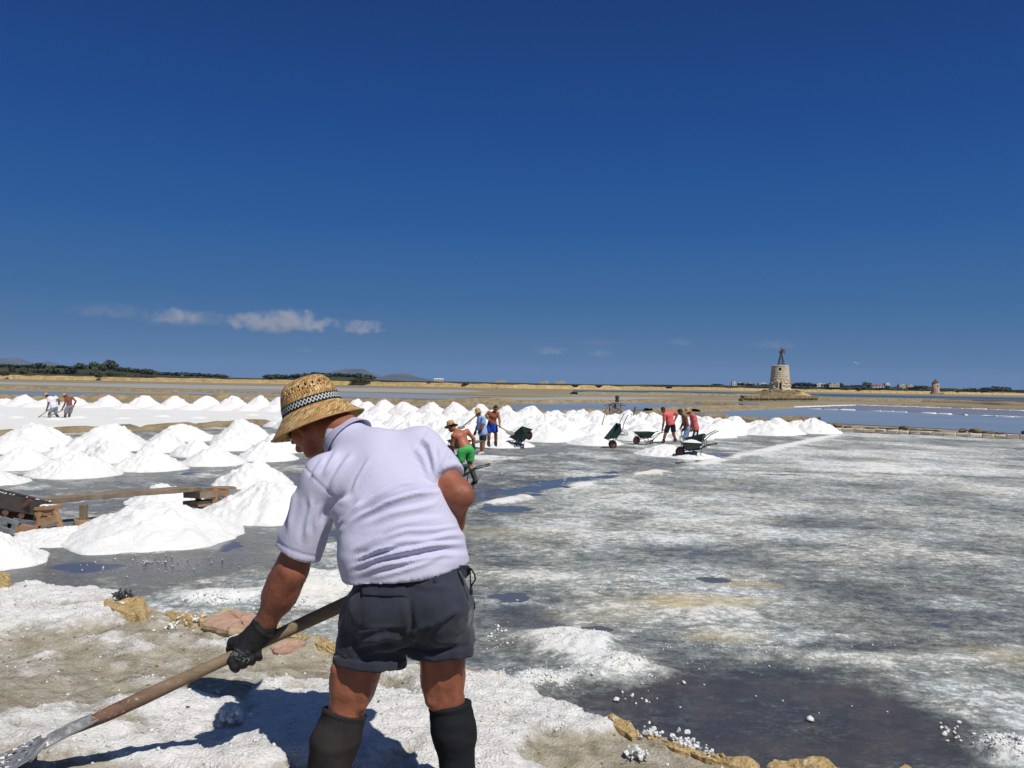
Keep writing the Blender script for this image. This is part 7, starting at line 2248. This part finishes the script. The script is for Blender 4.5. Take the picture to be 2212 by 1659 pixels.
def arm_hair():
    """fine body hair on the bare forearms and calves, seen as a soft fringe"""
    rs = np.random.default_rng(4)
    N = vnormals(V_, Q_)
    V = []; Fc = []
    for a, b_, rad, n in ((elL, wrL, .075, 1500), (knL + A((0, 0, .1)), knL + A((0, 0, -.1)), .1, 500), (knR + A((0, 0, .1)), knR + A((0, 0, -.1)), .1, 500)):
        ab = b_ - a; t = ((V_ - a) @ ab) / (ab @ ab)
        d = np.linalg.norm(V_ - a - t[:, None] * ab, axis=1)
        idx = np.where((t > -.1) & (t < .9) & (d < rad))[0]
        for i in rs.choice(idx, min(n, len(idx)), replace=False):
            dr = N[i] * .55 + nrm(ab) * .8 + rs.normal(0, .25, 3); dr = dr / np.linalg.norm(dr) * rs.uniform(.007, .014)
            sd = np.cross(dr, rs.normal(0, 1, 3)); sd = sd / np.linalg.norm(sd) * .00032
            k = len(V); V += [V_[i] - sd, V_[i] + sd, V_[i] + dr]; Fc.append((k, k + 1, k + 2))
    o = link('body_hair', mesh('body_hair', V, Fc, False), simple('body_hair', (.10, .06, .04), (.05, .03, .02), 50, .7), MAN); tag(o, kind='stuff')
arm_hair()

# ---- his shovel
def big_shovel():
    h0, h1 = Vector(H0) + MAN_BASE, Vector(H1) + MAN_BASE
    d = (h1 - h0).normalized(); L = (h1 - h0).length
    o = empty('shovel', h0); tag(o, 'big shovel with thick wooden handle and worn grey blade, held by the man in front', 'shovel', 'shovels of the salt workers')
    # handle with the reddish shaved end
    b = NB('shovel_handle_wood')
    g = b.noise(6, 6, .6, b.mapv((1, 1, 1)))
    gr = b.noise(40, 5, .7, b.mapv((.25, 1, 1), (0, .42, .0)))
    col = b.ramp(b.math('ADD', b.math('MULTIPLY', g, .5), b.math('MULTIPLY', gr, .5)), [(.32, (.13, .095, .058)), (.5, (.23, .175, .112)), (.68, (.31, .245, .165))])
    red = b.rng(b.attr('along'), .20, .42, 1, 0)
    col = b.mix(b.math('MULTIPLY', red, .6), col, b.ramp(gr, [(.35, (.09, .030, .022)), (.65, (.19, .075, .055))]))
    salt = b.math('MULTIPLY', b.rng(b.noise(70, 4, .7), .60, .68, 0, .8), b.rng(b.attr('along'), .1, .55, 1, 0))
    col = b.mix(salt, col, (.62, .60, .57))
    b.color(col); b.rough(.75); b.spec(.25); b.bump(gr, .35, .003)
    pts = []; rad = []
    n = 40
    for i in range(n + 1):
        t = i / n; pts.append(d * (t * L))
        r = .0245 + .0025 * math.sin(t * 9)
        if t < .25: r = .0255
        if t < .16: r = np.interp(t, [0, .06, .16], [.006, .014, .0255])
        rad.append(float(r))
    mb = MB(); mb.tube(pts, rad, 16)
    me = mb.me('handle', True); attr(me, 'along', [Vector(v.co).dot(d) / L for v in me.vertices])
    link('handle', me, b.m, o)
    # socket strap and blade
    s = d.cross(Vector((0, 0, 1))).normalized(); u = s.cross(d)
    if u.z < 0: u = -u
    bm_ = NB('worn_blade'); nn = bm_.noise(40, 6, .7); 
    bm_.color(bm_.ramp(nn, [(.3, (.13, .13, .14)), (.5, (.26, .26, .265)), (.62, (.42, .42, .41))])); bm_.rough(.5); bm_.b.inputs['Metallic'].default_value = .35; bm_.bump(nn, .5, .004)
    V = []; prof = [(.17, .024, .0), (.10, .026, .0), (.02, .034, -.004), (-.02, .060, -.010), (-.03, .108, -.012), (-.10, .118, -.016), (-.22, .115, -.012), (-.30, .10, -.002), (-.34, .07, .004), (-.36, .02, .006)]
    cols = 13
    for t, w_, z in prof:
        for k in range(cols):
            xx = (k - 6) / 6
            curl = (.020 * (1 - xx * xx)) if t > 0 else (.012 * xx * xx)
            wob = .004 * (vnoise2(k * .7, t * 20, 4) - .5)
            V.append(d * t + s * (xx * w_) + u * (z - (-.028 * (1 - xx * xx) if t > -.0 else -.016 * xx * xx * (1 - abs(t) * 1.2)) + wob))
    n0 = len(V); V += [v - u * .004 for v in V]
    Fc = grid_faces(len(prof), cols).tolist(); Fc += [tuple(i + n0 for i in reversed(f)) for f in Fc[:]]
    rows = len(prof)
    ring = [k for k in range(cols)] + [r * cols + cols - 1 for r in range(1, rows)] + [(rows - 1) * cols + k for k in range(cols - 2, -1, -1)] + [r * cols for r in range(rows - 2, 0, -1)]
    for i in range(len(ring)): Fc.append((ring[i], ring[(i + 1) % len(ring)], ring[(i + 1) % len(ring)] + n0, ring[i] + n0))
    mb = MB(); mb.add(V, Fc); bo = mb.build('blade', bm_.m, o, smooth=False)
    mb = MB()
    for q in (-1, 1): mb.tube([d * .19 + s * q * .022 + u * .002, d * .06 + s * q * .026 - u * .004, d * .0 + s * q * .03 - u * .006], .005, 6)
    mb.tube([d * .01 + s * .03 + u * .006, d * -.012 + s * .058 + u * .0, d * -.03 + s * .10 - u * .004], .008, 6)
    mb.build('socket_strap', M_GREY_METAL, o)
    mb = MB()
    for i in range(70):
        p = d * random.uniform(-.3, -.05) + s * random.uniform(-.09, .09) + u * .006; q = random.uniform(.006, .02); mb.hull(p, (q, q, q * .6), i, 8)
    tag(mb.build('salt_grains', M_SALT, o), kind='stuff')
big_shovel()
# =================================================================== CLOUDS AND AIR
def cloud(px0, px1, py0, py1, Y, dens, lab, seed, thr=.47, gray=1.0):
    a, c = W(px0, py1, Y), W(px1, py0, Y)
    w, h = (c.x - a.x), (c.z - a.z)
    o = link('cloud', None or MB_box(), None, None, ((a.x + c.x) / 2, Y, (a.z + c.z) / 2))
    o.scale = (w / 2 * 1.12, max(w * .22, 60), h / 2 * 1.15)
    b = NB('cloud_vapour')
    b.t.nodes.remove(b.b)
    v = b.n('ShaderNodeVolumePrincipled'); v.inputs['Color'].default_value = (gray, gray, gray, 1); v.inputs['Anisotropy'].default_value = .2
    asp = w / h
    co = b.co()
    mp = b.mapv((asp * .9, 1.0, 1.0), (0, 0, 0), co)
    add = b.n('ShaderNodeVectorMath', operation='ADD'); b.L(mp, add.inputs[0]); add.inputs[1].default_value = (seed * 7.3, seed * 3.1, seed * 1.7)
    n = b.noise(1.35, 8, .66, add.outputs[0])
    ln = b.n('ShaderNodeVectorMath', operation='LENGTH'); b.L(co, ln.inputs[0])
    sp = b.n('ShaderNodeSeparateXYZ'); b.L(co, sp.inputs[0])
    fall = b.math('SUBTRACT', 1.0, b.math('POWER', ln.outputs['Value'], 2.2))
    flat = b.rng(sp.outputs['Z'], -.75, -.35, -.6, 0)
    d = b.math('ADD', b.math('ADD', b.math('MULTIPLY', b.math('SUBTRACT', n, thr), 4.6), b.math('MULTIPLY', b.math('SUBTRACT', fall, .62), 1.1)), flat)
    d = b.math('MULTIPLY', b.math('MULTIPLY', b.math('MAXIMUM', d, 0.0), dens), b.math('GREATER_THAN', fall, .02))
    b.L(b.math('MINIMUM', d, dens * 1.2), v.inputs['Density'])
    b.L(v.outputs[0], b.o.inputs['Volume'])
    b.m.cycles.volume_step_rate = 0.6
    o.data.materials.append(b.m)
    tag(o, lab, 'cloud', 'small clouds low over the horizon', 'thing')
def MB_box():
    mb = MB(); mb.box((0, 0, 0), (2, 2, 2)); return mb.me('cloud')
cloud(325, 446, 664, 704, 7000, .0072, 'small white puff cloud, left of the longest cloud', 1, .44)
cloud(484, 730, 668, 726, 7000, .0080, 'longest white cloud with several bright tops above the straw hat', 2, .45)
cloud(722, 834, 690, 728, 7000, .0080, 'rounded white cloud at the right end of the cloud row', 5, .43)
cloud(140, 330, 655, 694, 7400, .0010, 'faint grey violet cloud smear at the left end of the row', 4, .40, .8)
cloud(290, 530, 672, 708, 7600, .0009, 'faint grey cloud veil between the left puff and the long cloud', 7, .38, .8)
cloud(1150, 1232, 748, 770, 8600, .0035, 'tiny pale cloud low over the flat horizon, centre', 6, .44)
cloud(1262, 1336, 752, 776, 8600, .0022, 'tiny pale cloud right of the centre one, low over the horizon', 8, .44)
cloud(1240, 1345, 732, 748, 8800, .0010, 'thin grey streak cloud above the tiny pale pair', 9, .40, .8)
cloud(1440, 1506, 728, 750, 8600, .0024, 'tiny pale cloud left of the iron mast', 10, .44)
cloud(1610, 1730, 734, 758, 8800, .0012, 'faint grey cloud behind the iron mast', 11, .42, .85)
cloud(630, 690, 750, 764, 8800, .0016, 'faint tiny cloud left under the long cloud', 12, .42, .9)
def haze():
    mb = MB(); x0, x1, y0, y1, z0, z1 = -12500, 12500, -400, 12500, -1.3, 215
    mb.box(((x0 + x1) / 2, (y0 + y1) / 2, (z0 + z1) / 2), (x1 - x0, y1 - y0, z1 - z0))
    b = NB('haze_air'); b.t.nodes.remove(b.b)
    v = b.n('ShaderNodeVolumePrincipled'); v.inputs['Color'].default_value = (.36, .56, 1.0, 1); v.inputs['Density'].default_value = HAZE_D; v.inputs['Anisotropy'].default_value = 0.0
    b.L(v.outputs[0], b.o.inputs['Volume'])
    o = mb.build('haze', b.m); tag(o, kind='stuff')
HAZE_D = 5e-5
haze()
# a gull over the lagoon
def gull():
    p = W(2090 * .8848, 887 * .8848, 150)
    mb = MB(); s = .62
    mb.tube([(-.28 * s, 0, .02), (-.1 * s, 0, .03), (.15 * s, 0, 0), (.34 * s, 0, -.03)], [.02, .07, .06, .015], 8)
    for q in (-1, 1):
        mb.add([(-.02, q * .03, .02), (.1, q * .03, .02), (.04, q * .40, .13), (-.10, q * .75, .02), (-.10, q * .34, .10), (-.02, q * .03, .035), (.1, q * .03, .035), (.04, q * .40, .142), (-.10, q * .75, .03), (-.10, q * .34, .112)],
               [(0, 1, 2, 4), (4, 2, 3), (9, 7, 6, 5), (8, 7, 9), (0, 5, 6, 1), (1, 6, 7, 2), (2, 7, 8, 3), (3, 8, 9, 4), (4, 9, 5, 0)])
    o = mb.build('gull', simple('gull_white', (.75, .75, .74), None, 9, .8), None, p); o.rotation_euler = (.3, .15, .5); tag(o, 'white gull flying in the sky between the two windmills', 'bird')
gull()
